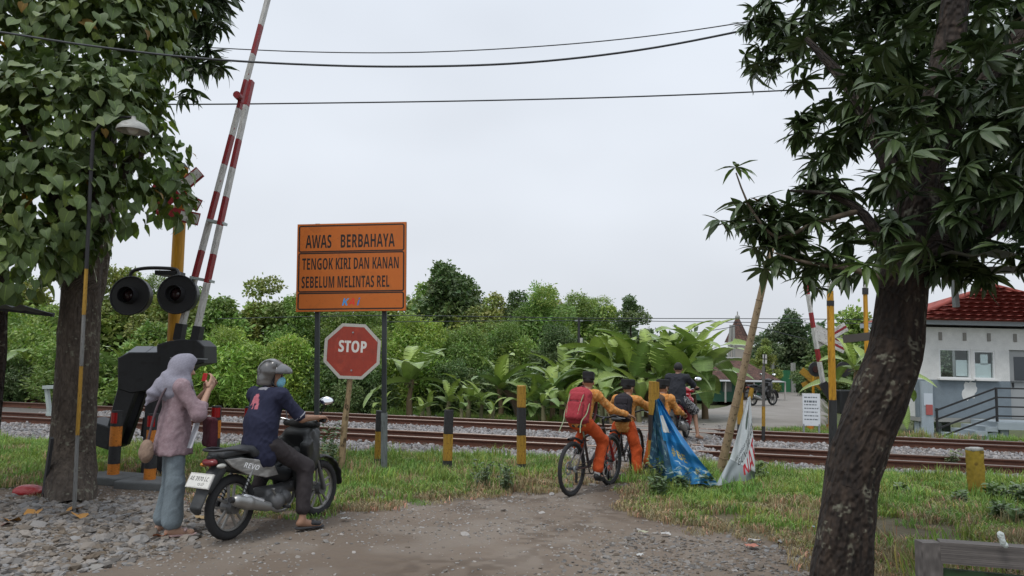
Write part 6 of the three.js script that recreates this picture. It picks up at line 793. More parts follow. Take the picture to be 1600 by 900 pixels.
  for (const s of [-1, 1]) { mesh('swingarm', bar([0, 0.293, s * 0.085], [0.42, 0.33, s * 0.085], 0.035, 0.025), mEngine, t); const o = mesh('shock_absorber', rod([-0.015, 0.31, s * 0.115], [0.13, 0.62, s * 0.115], 0.013, 0.016, 8), mMuffler, t); const q = mesh('spring', g.spring, mDark, o); q.position.z = s * 0.115; mesh('footpeg', rod([0.5, 0.24, s * 0.1], [0.5, 0.24, s * 0.27], 0.013, 0.016, 8), mTyre, t); }
  mesh('brake_cable', tube([[0.92, 1.02, 0.22], [1.02, 1.0, 0.12], [1.08, 0.8, 0.09], [1.17, 0.5, 0.1], [1.22, 0.33, 0.07]], 0.005, 5, 24), mTyre, front); mesh('brake_cable', tube([[0.92, 1.02, -0.22], [1.04, 1.01, -0.1], [1.06, 0.86, -0.03], [1.0, 0.75, 0]], 0.005, 5, 20), mTyre, front); mesh('kick_lever', tube([[0.42, 0.3, 0.14], [0.4, 0.36, 0.17], [0.34, 0.42, 0.18], [0.34, 0.42, 0.22]], 0.009, 6, 14), mMuffler, t); mesh('heat_shield', sdf([fcap([-0.02, 0.4, 0.2], [0.2, 0.335, 0.2], 0.035, 0.03, [0, 0.3, 0.95], 0.35)], 0.008, 0.01), mChrome, mf);
  mesh('chain_case', sdf([rbx([0.2, 0.31, -0.11], [0.27, 0.045, 0.015], 0.012)], 0.012, 0.01), mDark, t); mesh('frame_tube', tube([[0.3, 0.62, 0], [0.55, 0.5, 0], [0.8, 0.6, 0], [1.0, 0.85, 0]], 0.028, 8, 20), mDark, t);
  return t;
}
// bicycles
const bikeTyreG = tyreGeo(0.292, 0.024), bikeRimG = new THREE.TorusGeometry(0.265, 0.009, 8, 48);
function bikeWheel(par, x, rot) { const w = new THREE.Group(); w.name = 'wheel'; par.add(w); w.position.set(x, 0.314, 0); w.rotation.z = rot; mesh('tyre', bikeTyreG, mTyre, w); mesh('rim', bikeRimG, mat([0.05, 0.05, 0.052], 0.4, { metalness: 0.5 }), w); for (let i = 0; i < 24; i++) { const a = i / 24 * 6.283, s = i % 2 ? 1 : -1; mesh('spoke', rod([Math.cos(a + 0.5 * s) * 0.02, Math.sin(a + 0.5 * s) * 0.02, s * 0.028], [Math.cos(a) * 0.262, Math.sin(a) * 0.262, 0], 0.0016, 0.0016, 4), mSteel, w); } mesh('hub', place(new THREE.CylinderGeometry(0.02, 0.02, 0.09, 12), [0, 0, 0], [1.57, 0, 0]), mDark, w); mesh('brake_disc', place(new THREE.TorusGeometry(0.07, 0.012, 6, 24), [0, 0, -0.045], [0, 0, 0], [1, 1, 0.3]), mSteel, w); }
function bicycle(label, pos, turn, frame, crank, accent) {
  const t = thing('bicycle', label, 'bicycle', pos, turn); bikeWheel(t, 0, 0.2); const f = new THREE.Group(); f.name = 'steering'; t.add(f); bikeWheel(f, 1.03, 0.7);
  const BB = [0.43, 0.3, 0], ST = [0.3, 0.66, 0], H1 = [0.83, 0.74, 0], H0 = [0.87, 0.63, 0];
  mesh('frame', [rod(BB, ST, 0.017, 0.016, 10), rod(BB, H0, 0.022, 0.022, 10), rod(ST, H1, 0.018, 0.018, 10), rod(H0, H1, 0.022, 0.022, 10), ...[-1, 1].flatMap(s => [rod([0, 0.314, s * 0.06], [0.43, 0.3, s * 0.03], 0.01, 0.011, 8), rod([0, 0.314, s * 0.06], [0.31, 0.63, s * 0.02], 0.009, 0.009, 8)])], frame, t);
  mesh('seat_post', rod(ST, [0.255, 0.79, 0], 0.013, 0.013, 10), mChrome, t); mesh('saddle', sdf([rbx([0.18, 0.805, 0], [0.08, 0.022, 0.07], 0.02), cap([0.22, 0.81, 0], [0.36, 0.805, 0], 0.032, 0.02)], 0.008, 0.04), mSeat, t);
  for (const s of [-1, 1]) mesh('fork_leg', [rod([0.885, 0.6, s * 0.05], [0.975, 0.45, s * 0.05], 0.016, 0.016, 10), rod([0.96, 0.47, s * 0.05], [1.03, 0.314, s * 0.05], 0.02, 0.018, 10)], accent, f); mesh('fork_crown', box(0.05, 0.04, 0.13, [0.885, 0.6, 0]), mDark, f); mesh('stem', [rod(H1, [0.8, 0.84, 0], 0.016), rod([0.8, 0.84, 0], [0.86, 0.87, 0], 0.015)], mDark, f);
  mesh('handlebar', tube([[0.8, 0.91, -0.3], [0.84, 0.9, -0.14], [0.86, 0.87, -0.05], [0.86, 0.87, 0.05], [0.84, 0.9, 0.14], [0.8, 0.91, 0.3]], 0.012, 8, 30), mDark, f); for (const s of [-1, 1]) { mesh('grip', rod([0.82, 0.906, s * 0.2], [0.798, 0.911, s * 0.31], 0.016, 0.016, 10), mTyre, f); mesh('brake_lever', tube([[0.86, 0.89, s * 0.16], [0.9, 0.87, s * 0.2], [0.87, 0.87, s * 0.28]], 0.005, 6, 10), mSteel, f); }
  mesh('chainring', place(new THREE.TorusGeometry(0.085, 0.008, 6, 32), [0.43, 0.3, 0.045]), mDark, t); mesh('chain', [tube([[0.43, 0.385, 0.045], [0.2, 0.36, 0.047], [0, 0.35, 0.045]], 0.005, 5, 12), tube([[0.43, 0.215, 0.045], [0.2, 0.245, 0.047], [0, 0.275, 0.045]], 0.005, 5, 12)], mDark, t); mesh('sprocket', place(new THREE.CylinderGeometry(0.04, 0.035, 0.02, 18), [0, 0.314, 0.045], [1.57, 0, 0]), mSteel, t); mesh('derailleur', box(0.03, 0.11, 0.02, [0.02, 0.21, 0.05]), mDark, t);
  for (const s of [-1, 1]) { const a = crank + (s > 0 ? 0 : Math.PI), e = [0.43 + Math.cos(a) * 0.16, 0.3 + Math.sin(a) * 0.16, s * 0.075]; mesh('crank_arm', rod([0.43, 0.3, s * 0.06], e, 0.011, 0.009, 8), mDark, t); mesh('pedal', box(0.09, 0.02, 0.08, [e[0], e[1], s * 0.125]), mDark, t); }
  mesh('mudguard', tube([[-0.1, 0.66, 0], [0.08, 0.66, 0], [0.25, 0.6, 0]], 0.016, 6, 12), mDark, t);
  return t;
}
// ---------------------------------------------------------------- people
const mSkin = mat([0.30, 0.165, 0.105], 0.6), mSkinLight = mat([0.42, 0.25, 0.17], 0.6), mHair = mat([0.012, 0.011, 0.011], 0.7), mPeci = mat([0.012, 0.012, 0.013], 0.9, { sheen: 0.3 });
const weaveT = tex(64, 64, (() => { const a = pnoise(8, 171); return (i, j, u, v) => { const t = 0.9 + 0.06 * ((i + j) % 2) + 0.08 * (a(u, v) - 0.5); return [t, t, t]; }; })()); weaveT.repeat.set(18, 18);
const cloth = (c, o = {}) => mat(c, 0.9, { map: weaveT, sheen: 0.2, sheenRoughness: 0.6, ...o });
const ad = (a, b) => [a[0] + b[0], a[1] + b[1], a[2] + b[2]], mx = (a, b, t) => [a[0] + (b[0] - a[0]) * t, a[1] + (b[1] - a[1]) * t, a[2] + (b[2] - a[2]) * t];
const vn = a => { const l = Math.hypot(...a) || 1; return a.map(v => v / l); };
function handGeo(wr, el, back, s, curl, thumb) { // continues the forearm; back: direction of the back of the hand; thumb +1/-1
  const x = V(...wr).sub(V(...el)).normalize(), b = V(...back), y = b.addScaledVector(x, -b.dot(x)).normalize(), z = x.clone().cross(y);
  const pr = [cap([-0.015, 0, 0], [0.03, 0, 0], 0.024, 0.024), rbx([0.05, 0, 0], [0.045, 0.014, 0.04], 0.013)];
  [[0.03, 1], [0.011, 1.1], [-0.009, 1.03], [-0.029, 0.85]].forEach(([zz, l], i) => { let p = [0.088, 0, zz * thumb], a = -curl * 0.5; for (const [len, r] of [[0.042, 0.0095], [0.027, 0.0088], [0.021, 0.0078]]) { const q = [p[0] + Math.cos(a) * len * l, p[1] + Math.sin(a) * len * l, p[2]]; pr.push(cap(p, q, r, r * 0.95, 0.006)); p = q; a -= curl; } });
  pr.push(cap([0.02, -0.004, 0.032 * thumb], [0.05, -0.018, 0.052 * thumb], 0.013, 0.011, 0.012), cap([0.05, -0.018, 0.052 * thumb], [0.078, -0.034 - 0.01 * curl, 0.044 * thumb], 0.0105, 0.009, 0.005));
  const g = sdf(pr, 0.0042, 0.008); X4.makeBasis(x, y, z).scale(V(s, s, s)).setPosition(V(...wr)); g.applyMatrix4(X4); return g;
}
function headGeo(p, yaw, pitch, s, roll = 0) {
  const pr = [ell([-0.008, 0.028, 0], [0.098, 0.1, 0.076]), ell([0.028, -0.045, 0], [0.062, 0.066, 0.056]), ell([0.06, -0.088, 0], [0.026, 0.022, 0.03]), cap([0.088, 0.012, 0], [0.108, -0.022, 0], 0.009, 0.014, 0.015), cap([0.1, -0.025, -0.012], [0.1, -0.025, 0.012], 0.009, 0.009, 0.01), ell([0.084, -0.055, 0], [0.014, 0.006, 0.024], undefined, 0.006), ell([0.082, -0.066, 0], [0.014, 0.006, 0.02], undefined, 0.006), cap([0.078, 0.032, -0.04], [0.084, 0.034, 0.04], 0.014, 0.014, 0.02), sub(ell([0.1, 0.01, 0.032], [0.016, 0.012, 0.018]), 0.012), sub(ell([0.1, 0.01, -0.032], [0.016, 0.012, 0.018]), 0.012), cap([-0.01, -0.06, 0], [-0.03, -0.14, 0], 0.05, 0.05)];
  for (const z of [-1, 1]) pr.push(ell([0, -0.008, z * 0.077], [0.018, 0.032, 0.011], [0, z * 0.4, 0], 0.008), ell([0.083, 0.009, z * 0.031], [0.012, 0.011, 0.013], undefined, 0.003));
  const g = sdf(pr, 0.0058, 0.03); X4.compose(V(...p), Q(0, yaw, 0).multiply(Q(0, 0, pitch)).multiply(Q(roll, 0, 0)), V(s, s, s)); g.applyMatrix4(X4); return g;
}
const headPlace = (g, p, yaw, pitch, s) => { X4.compose(V(...p), Q(0, yaw, 0).multiply(Q(0, 0, pitch)), V(s, s, s)); g.applyMatrix4(X4); return g; };
function bodyGeo(J, s, o = {}) {
  const k = s, pr = [fcap(J.pelvis, J.waist, 0.125 * k, 0.11 * k, [1, 0, 0], 0.75), fcap(J.waist, J.chest, 0.11 * k, 0.13 * k, [1, 0, 0], 0.72), cap(J.shL, J.shR, 0.05 * k), cap(J.chest, J.neck, 0.08 * k, 0.05 * k), cap(J.neck, mx(J.neck, J.head, 0.6), 0.05 * k, 0.048 * k)];
  for (const q of ['L', 'R']) { pr.push(cap(J['sh' + q], J['el' + q], 0.046 * k, 0.037 * k), cap(J['el' + q], J['wr' + q], 0.037 * k, 0.025 * k), cap(J['hip' + q], J['kn' + q], 0.075 * k, 0.05 * k), cap(J['kn' + q], J['an' + q], 0.05 * k, 0.033 * k), cap(ad(J['an' + q], [0, -0.03 * k, 0]), J['toe' + q], 0.034 * k, 0.024 * k)); const f = J['toe' + q], a = J['an' + q], d = vn([f[0] - a[0], 0, f[2] - a[2]]); pr.push(cap(ad(a, [-d[0] * 0.035 * k, -0.045 * k, -d[2] * 0.035 * k]), f, 0.028 * k, 0.024 * k)); }
  const parts = [sdf(pr, 0.0125, 0.03), headGeo(J.head, o.yaw || 0, o.pitch || 0, k * (o.headScale || 1))];
  parts.push(handGeo(J.wrL, J.elL, J.backL || [0, 1, 0], k, o.curlL ?? o.curl ?? 0.8, J.thL ?? 1), handGeo(J.wrR, J.elR, J.backR || [0, 1, 0], k, o.curlR ?? o.curl ?? 0.8, J.thR ?? -1));
  return merge(parts);
}
const folds = (a, f = 9, sd = 0) => (x, y, z) => { const r1 = 1 - Math.abs(N3(x * f + sd, y * f * 0.7 + x * f * 0.5, z * f)) * 3.2, r2 = 1 - Math.abs(N3(x * f * 1.9, y * f * 1.5 + sd - z * f * 0.8, z * f * 1.9)) * 3.2; return -a * (0.95 * Math.max(0, r1) + 0.6 * Math.max(0, r2)) + a * 0.8 * N3(x * f * 0.6, y * f * 0.6, z * f * 0.6 + sd) + a * 0.45; };
function shirtGeo(J, s, { sleeve = 0.5, hem = 0.1, fat = 0, cell = 0.011, fold = 0.0095, sd = 1, cuff = 0.012, colour } = {}) {
  const k = s, hemP = ad(J.pelvis, [0, -hem, 0]), pr = [fcap(hemP, J.waist, (0.168 + fat) * k, (0.15 + fat) * k, [1, 0, 0], 0.84), fcap(J.waist, J.chest, (0.15 + fat) * k, (0.158 + fat * 0.6) * k, [1, 0, 0], 0.8), cap(J.shL, J.shR, 0.064 * k), fcap(J.chest, ad(J.neck, [0, -0.035 * k, 0]), 0.11 * k, 0.062 * k, [1, 0, 0], 0.8)];
  for (const q of ['L', 'R']) { const S = J['sh' + q], E = J['el' + q], W = J['wr' + q]; if (sleeve <= 0.55) pr.push(cap(S, mx(S, E, sleeve * 1.7), 0.064 * k, 0.062 * k)); else pr.push(cap(S, E, 0.063 * k, 0.054 * k), cap(E, mx(E, W, (sleeve - 0.5) * 2), 0.054 * k, (0.025 + cuff) * k)); }
  const top = J.neck; pr.push(sub(ell(ad(top, [0.01, 0.055 * k, 0]), [0.068 * k, 0.06 * k, 0.068 * k]), 0.01), sub(rbx(ad(hemP, [0, -0.3 - 0.1 * k, 0]), [0.5, 0.3, 0.5], 0.01), 0.012));
  return sdf(pr, cell, 0.045, folds(fold, 9, sd), colour);
}
function pantsGeo(J, s, { wide = 0, end = 0.95, cell = 0.011, fold = 0.009, sd = 3, colour } = {}) {
  const k = s, pr = [fcap(ad(J.pelvis, [0, 0.02, 0]), ad(J.pelvis, [0, -0.03, 0]), 0.128 * k, 0.135 * k, [1, 0, 0], 0.82)];
  for (const q of ['L', 'R']) { const h = J['hip' + q], n = J['kn' + q], a = J['an' + q]; if (end <= 0.5) pr.push(cap(h, mx(h, n, end * 2), 0.095 * k, (0.08 + wide) * k)); else pr.push(cap(h, n, (0.092 + wide * 0.4) * k, (0.068 + wide) * k), cap(n, mx(n, a, (end - 0.5) * 2), (0.068 + wide) * k, (0.056 + wide * 1.1) * k)); }
  return sdf(pr, cell, 0.035, folds(fold, 8, sd), colour);
}
function shoe(par, a, toe, m, s, sole) { const d = vn([toe[0] - a[0], 0, toe[2] - a[2]]), fy = Math.min(a[1] - 0.05 * s, toe[1]); const pr = [cap(ad(a, [-d[0] * 0.03, -0.05 * s, -d[2] * 0.03]), toe, 0.038 * s, 0.035 * s), cap(ad(a, [0, -0.01, 0]), ad(a, [d[0] * 0.03, -0.05 * s, d[2] * 0.03]), 0.042 * s, 0.04 * s)]; const o = mesh('shoe', sdf(pr, 0.008, 0.02), m, par); if (sole) mesh('sole', sdf([fcap(ad(a, [-d[0] * 0.035, -0.078 * s, -d[2] * 0.035]), ad(toe, [0, -0.025 * s, 0]), 0.04 * s, 0.04 * s, [0, 1, 0], 0.3)], 0.008, 0.01), sole, o); return o; }
function peci(par, J, s, yaw, pitch) { const g = sdf([{ ...rbx([-0.008, 0.1, 0], [0.1, 0.062, 0.083], 0.022) }, ell([-0.008, 0.055, 0], [0.107, 0.035, 0.088])], 0.008, 0.02); mesh('peci_cap', headPlace(g, J.head, yaw, pitch, s), mPeci, par); const h = sdf([ell([-0.022, 0.035, 0], [0.096, 0.085, 0.08]), sub(rbx([0.1, -0.02, 0], [0.1, 0.12, 0.12], 0.02), 0.02), sub(rbx([0, -0.095, 0], [0.2, 0.08, 0.2], 0.01), 0.01)], 0.008, 0.02); mesh('hair', headPlace(h, J.head, yaw, pitch, s), mHair, par); }
function armsChk(J) { return J; }
function person(label, pos, turn, tilt = 0) { const t = thing('person', label, 'person', pos, turn); return t; }

// woman in lilac with grey headscarf
{
  const pos = onG(262, 836), t = person('woman in grey-lilac headscarf and pink tunic standing beside motorcycle', pos, heading(52));
  const J = { pelvis: [0, 0.86, 0], waist: [0, 1.0, 0], chest: [0.01, 1.19, 0], neck: [0.01, 1.31, 0], head: [0.035, 1.425, 0], shL: [0, 1.275, -0.155], shR: [0, 1.275, 0.155], elL: [0.14, 1.03, -0.2], elR: [0.13, 1.045, 0.235], wrL: [0.27, 1.23, -0.08], wrR: [0.235, 1.255, 0.135], hipL: [0, 0.82, -0.07], hipR: [0, 0.82, 0.07], knL: [0.03, 0.46, -0.09], knR: [0.01, 0.46, 0.095], anL: [-0.03, 0.085, -0.11], anR: [0.0, 0.085, 0.1], toeL: [0.12, 0.026, -0.14], toeR: [0.16, 0.026, 0.12], backL: [0.6, 0, -0.8], backR: [0.5, -0.1, 0.85], thL: 1, thR: -1 };
  mesh('body', bodyGeo(J, 0.94, { yaw: -0.1, pitch: -0.12, curl: 0.45 }), mSkinLight, t);
  const tn = cloth([1, 1, 1], { vertexColors: true });
  const tun = sdf([fcap([0, 1.19, 0], [0, 0.98, 0], 0.14, 0.132, [1, 0, 0], 0.76), fcap([0, 0.98, 0], [-0.005, 0.71, 0], 0.142, 0.176, [1, 0, 0], 0.92), cap(J.shL, J.shR, 0.06), cap(J.shR, J.elR, 0.06, 0.056), cap(J.elR, mx(J.elR, J.wrR, 0.3), 0.056, 0.052), cap(J.shL, J.elL, 0.066, 0.064), cap(J.elL, mx(J.elL, J.wrL, 0.35), 0.064, 0.054), fcap([0, 1.19, 0], [0, 1.28, 0], 0.12, 0.07, [1, 0, 0], 0.8), sub(rbx([0, 0.36, 0], [0.6, 0.33, 0.6], 0.01), 0.01)], 0.0105, 0.04, folds(0.009, 5.5, 2), (x, y, z) => { const n = fbm(x * 30, y * 30, z * 30, 2), m = ss(0.0, 0.35, n); return [0.315 + 0.06 * m, 0.22 + 0.055 * m, 0.24 + 0.055 * m]; });
  mesh('tunic', tun, tn, t);
  mesh('trousers', sdf([fcap([0, 0.84, 0], [0, 0.8, 0], 0.12, 0.125, [1, 0, 0], 0.85), cap([0, 0.78, -0.065], J.knL, 0.08, 0.076), cap(J.knL, [-0.02, 0.14, -0.1], 0.076, 0.082), cap([0, 0.78, 0.065], J.knR, 0.08, 0.076), cap(J.knR, [0.005, 0.14, 0.095], 0.076, 0.086), sub(rbx([0, -0.12, 0], [0.6, 0.19, 0.6], 0.01), 0.01)], 0.0105, 0.03, folds(0.007, 7, 5)), cloth([0.195, 0.24, 0.265]), t);
  const hp = J.head, scarf = sdf([ell([hp[0] - 0.005, hp[1] + 0.025, 0], [0.112, 0.115, 0.092]), cap([hp[0] + 0.06, hp[1] + 0.09, 0], [hp[0] + 0.125, hp[1] + 0.055, 0], 0.045, 0.03), fcap([hp[0] - 0.03, hp[1] - 0.02, 0], [-0.035, 1.27, 0], 0.092, 0.145, [1, 0, 0], 0.85), fcap([-0.08, 1.33, 0.02], [-0.2, 1.22, 0.03], 0.085, 0.05, [0, 0, 1], 0.8), fcap([-0.16, 1.24, -0.02], [-0.25, 1.12, 0.02], 0.05, 0.015, [0, 0, 1], 0.8), fcap([0.05, 1.3, 0.05], [0.12, 1.2, 0.02], 0.08, 0.05, [1, 0, 0], 0.7), sub(ell([hp[0] + 0.15, hp[1] - 0.015, 0], [0.09, 0.095, 0.066]), 0.03), sub(rbx([0, 0.9, 0], [0.6, 0.2, 0.6], 0.01), 0.02)], 0.0095, 0.05, (x, y, z) => 0.0045 * Math.sin((y * 1.2 + x * 0.9 + z * 0.4) * 42 + 6 * N3(x * 6, y * 6, z * 6)) * ss(1.48, 1.36, y) + 0.004 * N3(x * 9, y * 9, z * 9));
  mesh('headscarf', scarf, cloth([0.30, 0.29, 0.345]), t);
  mesh('bag_strap', tube([[-0.225, 0.8, 0.06], [-0.205, 0.95, 0.075], [-0.17, 1.12, 0.085], [-0.1, 1.28, 0.1], [0.02, 1.335, 0.1], [0.11, 1.26, 0.1]], 0.011, 6, 40), cloth([0.12, 0.085, 0.095]), t); for (const [z, m] of [[0.118, mSkinLight]]) void z;
  for (const [a, toe] of [[J.anL, J.toeL], [J.anR, J.toeR]]) { const s = mesh('sandal', sdf([fcap(ad(a, [-0.035, -0.07, 0]), ad(toe, [0.015, -0.014, 0]), 0.042, 0.042, [0, 1, 0], 0.3)], 0.007, 0.01), mat([0.45, 0.31, 0.29], 0.7), t); mesh('sandal_strap', sdf([cap(ad(mx(a, toe, 0.62), [0, 0.008, -0.036]), ad(mx(a, toe, 0.7), [0, 0.012, 0.0]), 0.013, 0.016), cap(ad(mx(a, toe, 0.7), [0, 0.012, 0.0]), ad(mx(a, toe, 0.62), [0, 0.008, 0.036]), 0.016, 0.013)], 0.006, 0.01), mat([0.48, 0.35, 0.33], 0.6), s); }
  const W = q => V(...q).applyAxisAngle(V(0, 1, 0), heading(52)).add(pos), rt = (n, g, m, l, c) => { g.applyMatrix4(new THREE.Matrix4().makeRotationY(heading(52))); const o = solo(n, g, m, l, c); o.position.copy(pos); return o; };
  rt('shoulder_pouch', sdf([ell([-0.235, 0.72, 0.06], [0.055, 0.085, 0.09]), ell([-0.225, 0.79, 0.06], [0.04, 0.04, 0.06])], 0.009, 0.04, folds(0.006, 18, 8)), cloth([0.29, 0.2, 0.145]), 'tan cloth pouch hanging at the woman hip', 'bag');
  rt('white_scarf_end', clothPatch((u, v) => V(0.1 + 0.05 * u - 0.05 * v, 0.97 - 0.21 * v, 0.205 + 0.02 * v + 0.015 * Math.sin(u * 7 + v * 3)), 6, 8), cloth([0.55, 0.55, 0.58]), 'pale cloth strip hanging at the woman side', 'cloth');
  rt('maroon_tote', sdf([rbx([0.3, 0.87, 0.02], [0.035, 0.13, 0.12], 0.02)], 0.01, 0.02, folds(0.006, 12, 4)), cloth([0.10, 0.02, 0.03]), 'maroon tote bag held in front of the woman', 'bag');
  rt('red_phone', box(0.012, 0.075, 0.05, [0.205, 1.36, 0.09], [0, 0.5, -0.2], 0.005), mat([0.36, 0.02, 0.02], 0.35), 'small red phone held up to the woman face', 'phone');
}
// motorcyclist in navy shirt
{
  const rear = onG(357, 843), a = 25, pos = rear.clone();
  const plate = canvasTex(256, 128, (g, w, h) => { g.fillStyle = '#d2d0c9'; g.fillRect(0, 0, w, h); g.strokeStyle = '#8f8d88'; g.lineWidth = 3; g.strokeRect(5, 5, w - 10, h - 10); g.fillStyle = '#55534f'; g.font = 'bold 52px sans-serif'; g.save(); g.translate(16, 66); g.scale(0.78, 1); g.fillText('AE 3970 LC', 0, 0); g.restore(); g.font = 'bold 30px sans-serif'; g.fillText('12·27', 120, 108); wear(g, w, h, 60, ['#a8a49a', '#eeeae0'], 0.35, 8, 6); });
  const side = canvasTex(256, 80, (g, w, h) => { g.fillStyle = '#000'; g.fillRect(0, 0, w, h); g.font = 'italic bold 70px sans-serif'; g.fillStyle = '#fff'; g.save(); g.scale(1.2, 1); g.fillText('REVO', 4, 66); g.restore(); });
  const body = mat([0.026, 0.029, 0.03], 0.5, { map: dustT }), panel = mat([0.46, 0.465, 0.47], 0.38, { map: dustT, metalness: 0.25 });
  motorcycle('black and grey motorcycle with white number plate stopped on dirt', pos, heading(a), body, panel, plate, side).scale.setScalar(0.93);
  const t = person('motorcyclist in navy shirt, silver helmet and blue face mask', pos, heading(a)); t.scale.setScalar(0.93);
  const J = { pelvis: [0.33, 0.87, 0], waist: [0.345, 1.02, 0], chest: [0.4, 1.22, 0], neck: [0.425, 1.345, 0], head: [0.455, 1.475, 0.01], shL: [0.41, 1.3, -0.175], shR: [0.41, 1.3, 0.175], elL: [0.62, 1.09, -0.28], elR: [0.575, 1.075, 0.3], wrL: [0.79, 1.07, -0.3], wrR: [0.785, 1.075, 0.315], hipL: [0.36, 0.83, -0.1], hipR: [0.36, 0.83, 0.1], knL: [0.72, 0.67, -0.24], knR: [0.68, 0.6, 0.28], anL: [0.55, 0.33, -0.2], anR: [0.6, 0.12, 0.34], toeL: [0.69, 0.275, -0.22], toeR: [0.77, 0.035, 0.4], backL: [0, 1, 0], backR: [0, 1, 0] };
  const yaw = -58 * DEG; mesh('body', bodyGeo(J, 1, { yaw, pitch: 0, curl: 1.25 }), mSkin, t);
  const pk = (x, y, z) => { const u = z, v = y - 1.2; const f = x < 0.36 + (y - 1.02) * 0.3 && v > -0.03 && v < 0.11 && Math.abs(u + 0.02) < 0.055 - 0.25 * Math.max(0, v) && N3(u * 22 + 3, v * 16, 2) > -0.22 && !(Math.abs(u + 0.01) < 0.01 && v < 0.03); const w = Math.abs(v - 0.165) < 0.012 && u > -0.05 && u < 0.06; return f ? [0.55, 0.16, 0.2] : w ? [0.3, 0.3, 0.33] : [0.016, 0.019, 0.05]; };
  mesh('shirt', shirtGeo(J, 1, { sleeve: 0.5, hem: 0.14, fat: 0.018, cell: 0.0095, fold: 0.0075, sd: 6, colour: pk }), cloth([1, 1, 1], { vertexColors: true }), t);
  { const e = mx(J.shR, J.elR, 0.86), f = mx(J.shR, J.elR, 0.9); mesh('sleeve_trim', rod(e, f, 0.066, 0.066, 20, true), cloth([0.42, 0.42, 0.45]), t); }
  mesh('trousers', pantsGeo(J, 1, { wide: 0.012, end: 0.9, fold: 0.007, sd: 9 }), cloth([0.035, 0.028, 0.03]), t);
  const shell = sdf([ell([-0.012, 0.05, 0], [0.138, 0.128, 0.122]), rbx([-0.055, -0.04, 0], [0.085, 0.075, 0.112], 0.06), cap([0.02, 0.115, -0.07], [0.02, 0.115, 0.07], 0.045), sub(rbx([0.13, -0.045, 0], [0.11, 0.09, 0.105], 0.03), 0.015), sub(ell([-0.01, 0.01, 0], [0.112, 0.11, 0.1]), 0.005), sub(rbx([0, -0.16, 0], [0.3, 0.075, 0.3], 0.01), 0.01)], 0.0072, 0.025); const mHel = mat([0.2, 0.2, 0.205], 0.3, { metalness: 0.6, clearcoat: 0.6, map: dustT });
  const hm = mesh('helmet', headPlace(shell, J.head, yaw, 0, 1), mHel, t); mesh('helmet_visor', headPlace(sdf([ell([0.03, 0.055, 0], [0.16, 0.088, 0.118], [0, 0, -0.08]), sub(rbx([0, -0.05, 0], [0.4, 0.082, 0.3], 0.01), 0.01), sub(ell([-0.01, 0.04, 0], [0.142, 0.118, 0.116]), 0.005), sub(rbx([-0.12, 0.1, 0], [0.16, 0.2, 0.3], 0.01), 0.01)], 0.0068, 0.01), J.head, yaw, 0, 1), mat([0.16, 0.16, 0.165], 0.18, { metalness: 0.2 }), hm); mesh('helmet_lining', headPlace(sdf([ell([-0.015, 0.0, 0], [0.108, 0.115, 0.098]), sub(rbx([0.13, -0.03, 0], [0.1, 0.1, 0.085], 0.03), 0.015)], 0.0085, 0.02), J.head, yaw, 0, 1), mat([0.018, 0.018, 0.02], 0.9), hm); mesh('chin_strap', headPlace(tube([[0.0, -0.03, 0.1], [0.04, -0.09, 0.075], [0.055, -0.118, 0], [0.04, -0.09, -0.075], [0, -0.03, -0.1]], 0.008, 6, 24), J.head, yaw, 0, 1), mDark, hm);
  mesh('face_mask', headPlace(sdf([ell([0.072, -0.055, 0], [0.048, 0.056, 0.058]), ell([0.095, -0.03, 0], [0.025, 0.03, 0.03])], 0.006, 0.03, (x, y, z) => 0.0025 * Math.sin(y * 330)), J.head, yaw, 0, 1), mat([0.22, 0.5, 0.62], 0.8), t);
  for (const z of [-1, 1]) mesh('eye', headPlace(place(new THREE.SphereGeometry(0.011, 10, 8), [0.089, 0.009, z * 0.031]), J.head, yaw, 0, 1), mat([0.02, 0.015, 0.012], 0.2), t);
  for (const q of ['L', 'R']) { const an = J['an' + q], to = J['toe' + q]; const s = mesh('sandal', sdf([fcap(ad(an, [-0.04, -0.085, 0]), ad(to, [0.02, -0.012, 0]), 0.046, 0.05, [0, 1, 0], 0.28)], 0.008, 0.01), mat([0.025, 0.025, 0.027], 0.8), t); mesh('sandal_strap', sdf([fcap(ad(mx(an, to, 0.62), [0, 0.0, 0]), ad(mx(an, to, 0.92), [0, 0.012, 0]), 0.047, 0.042, [0, 1, 0], 0.55)], 0.008, 0.01), mat([0.03, 0.03, 0.032], 0.8), s); }
}
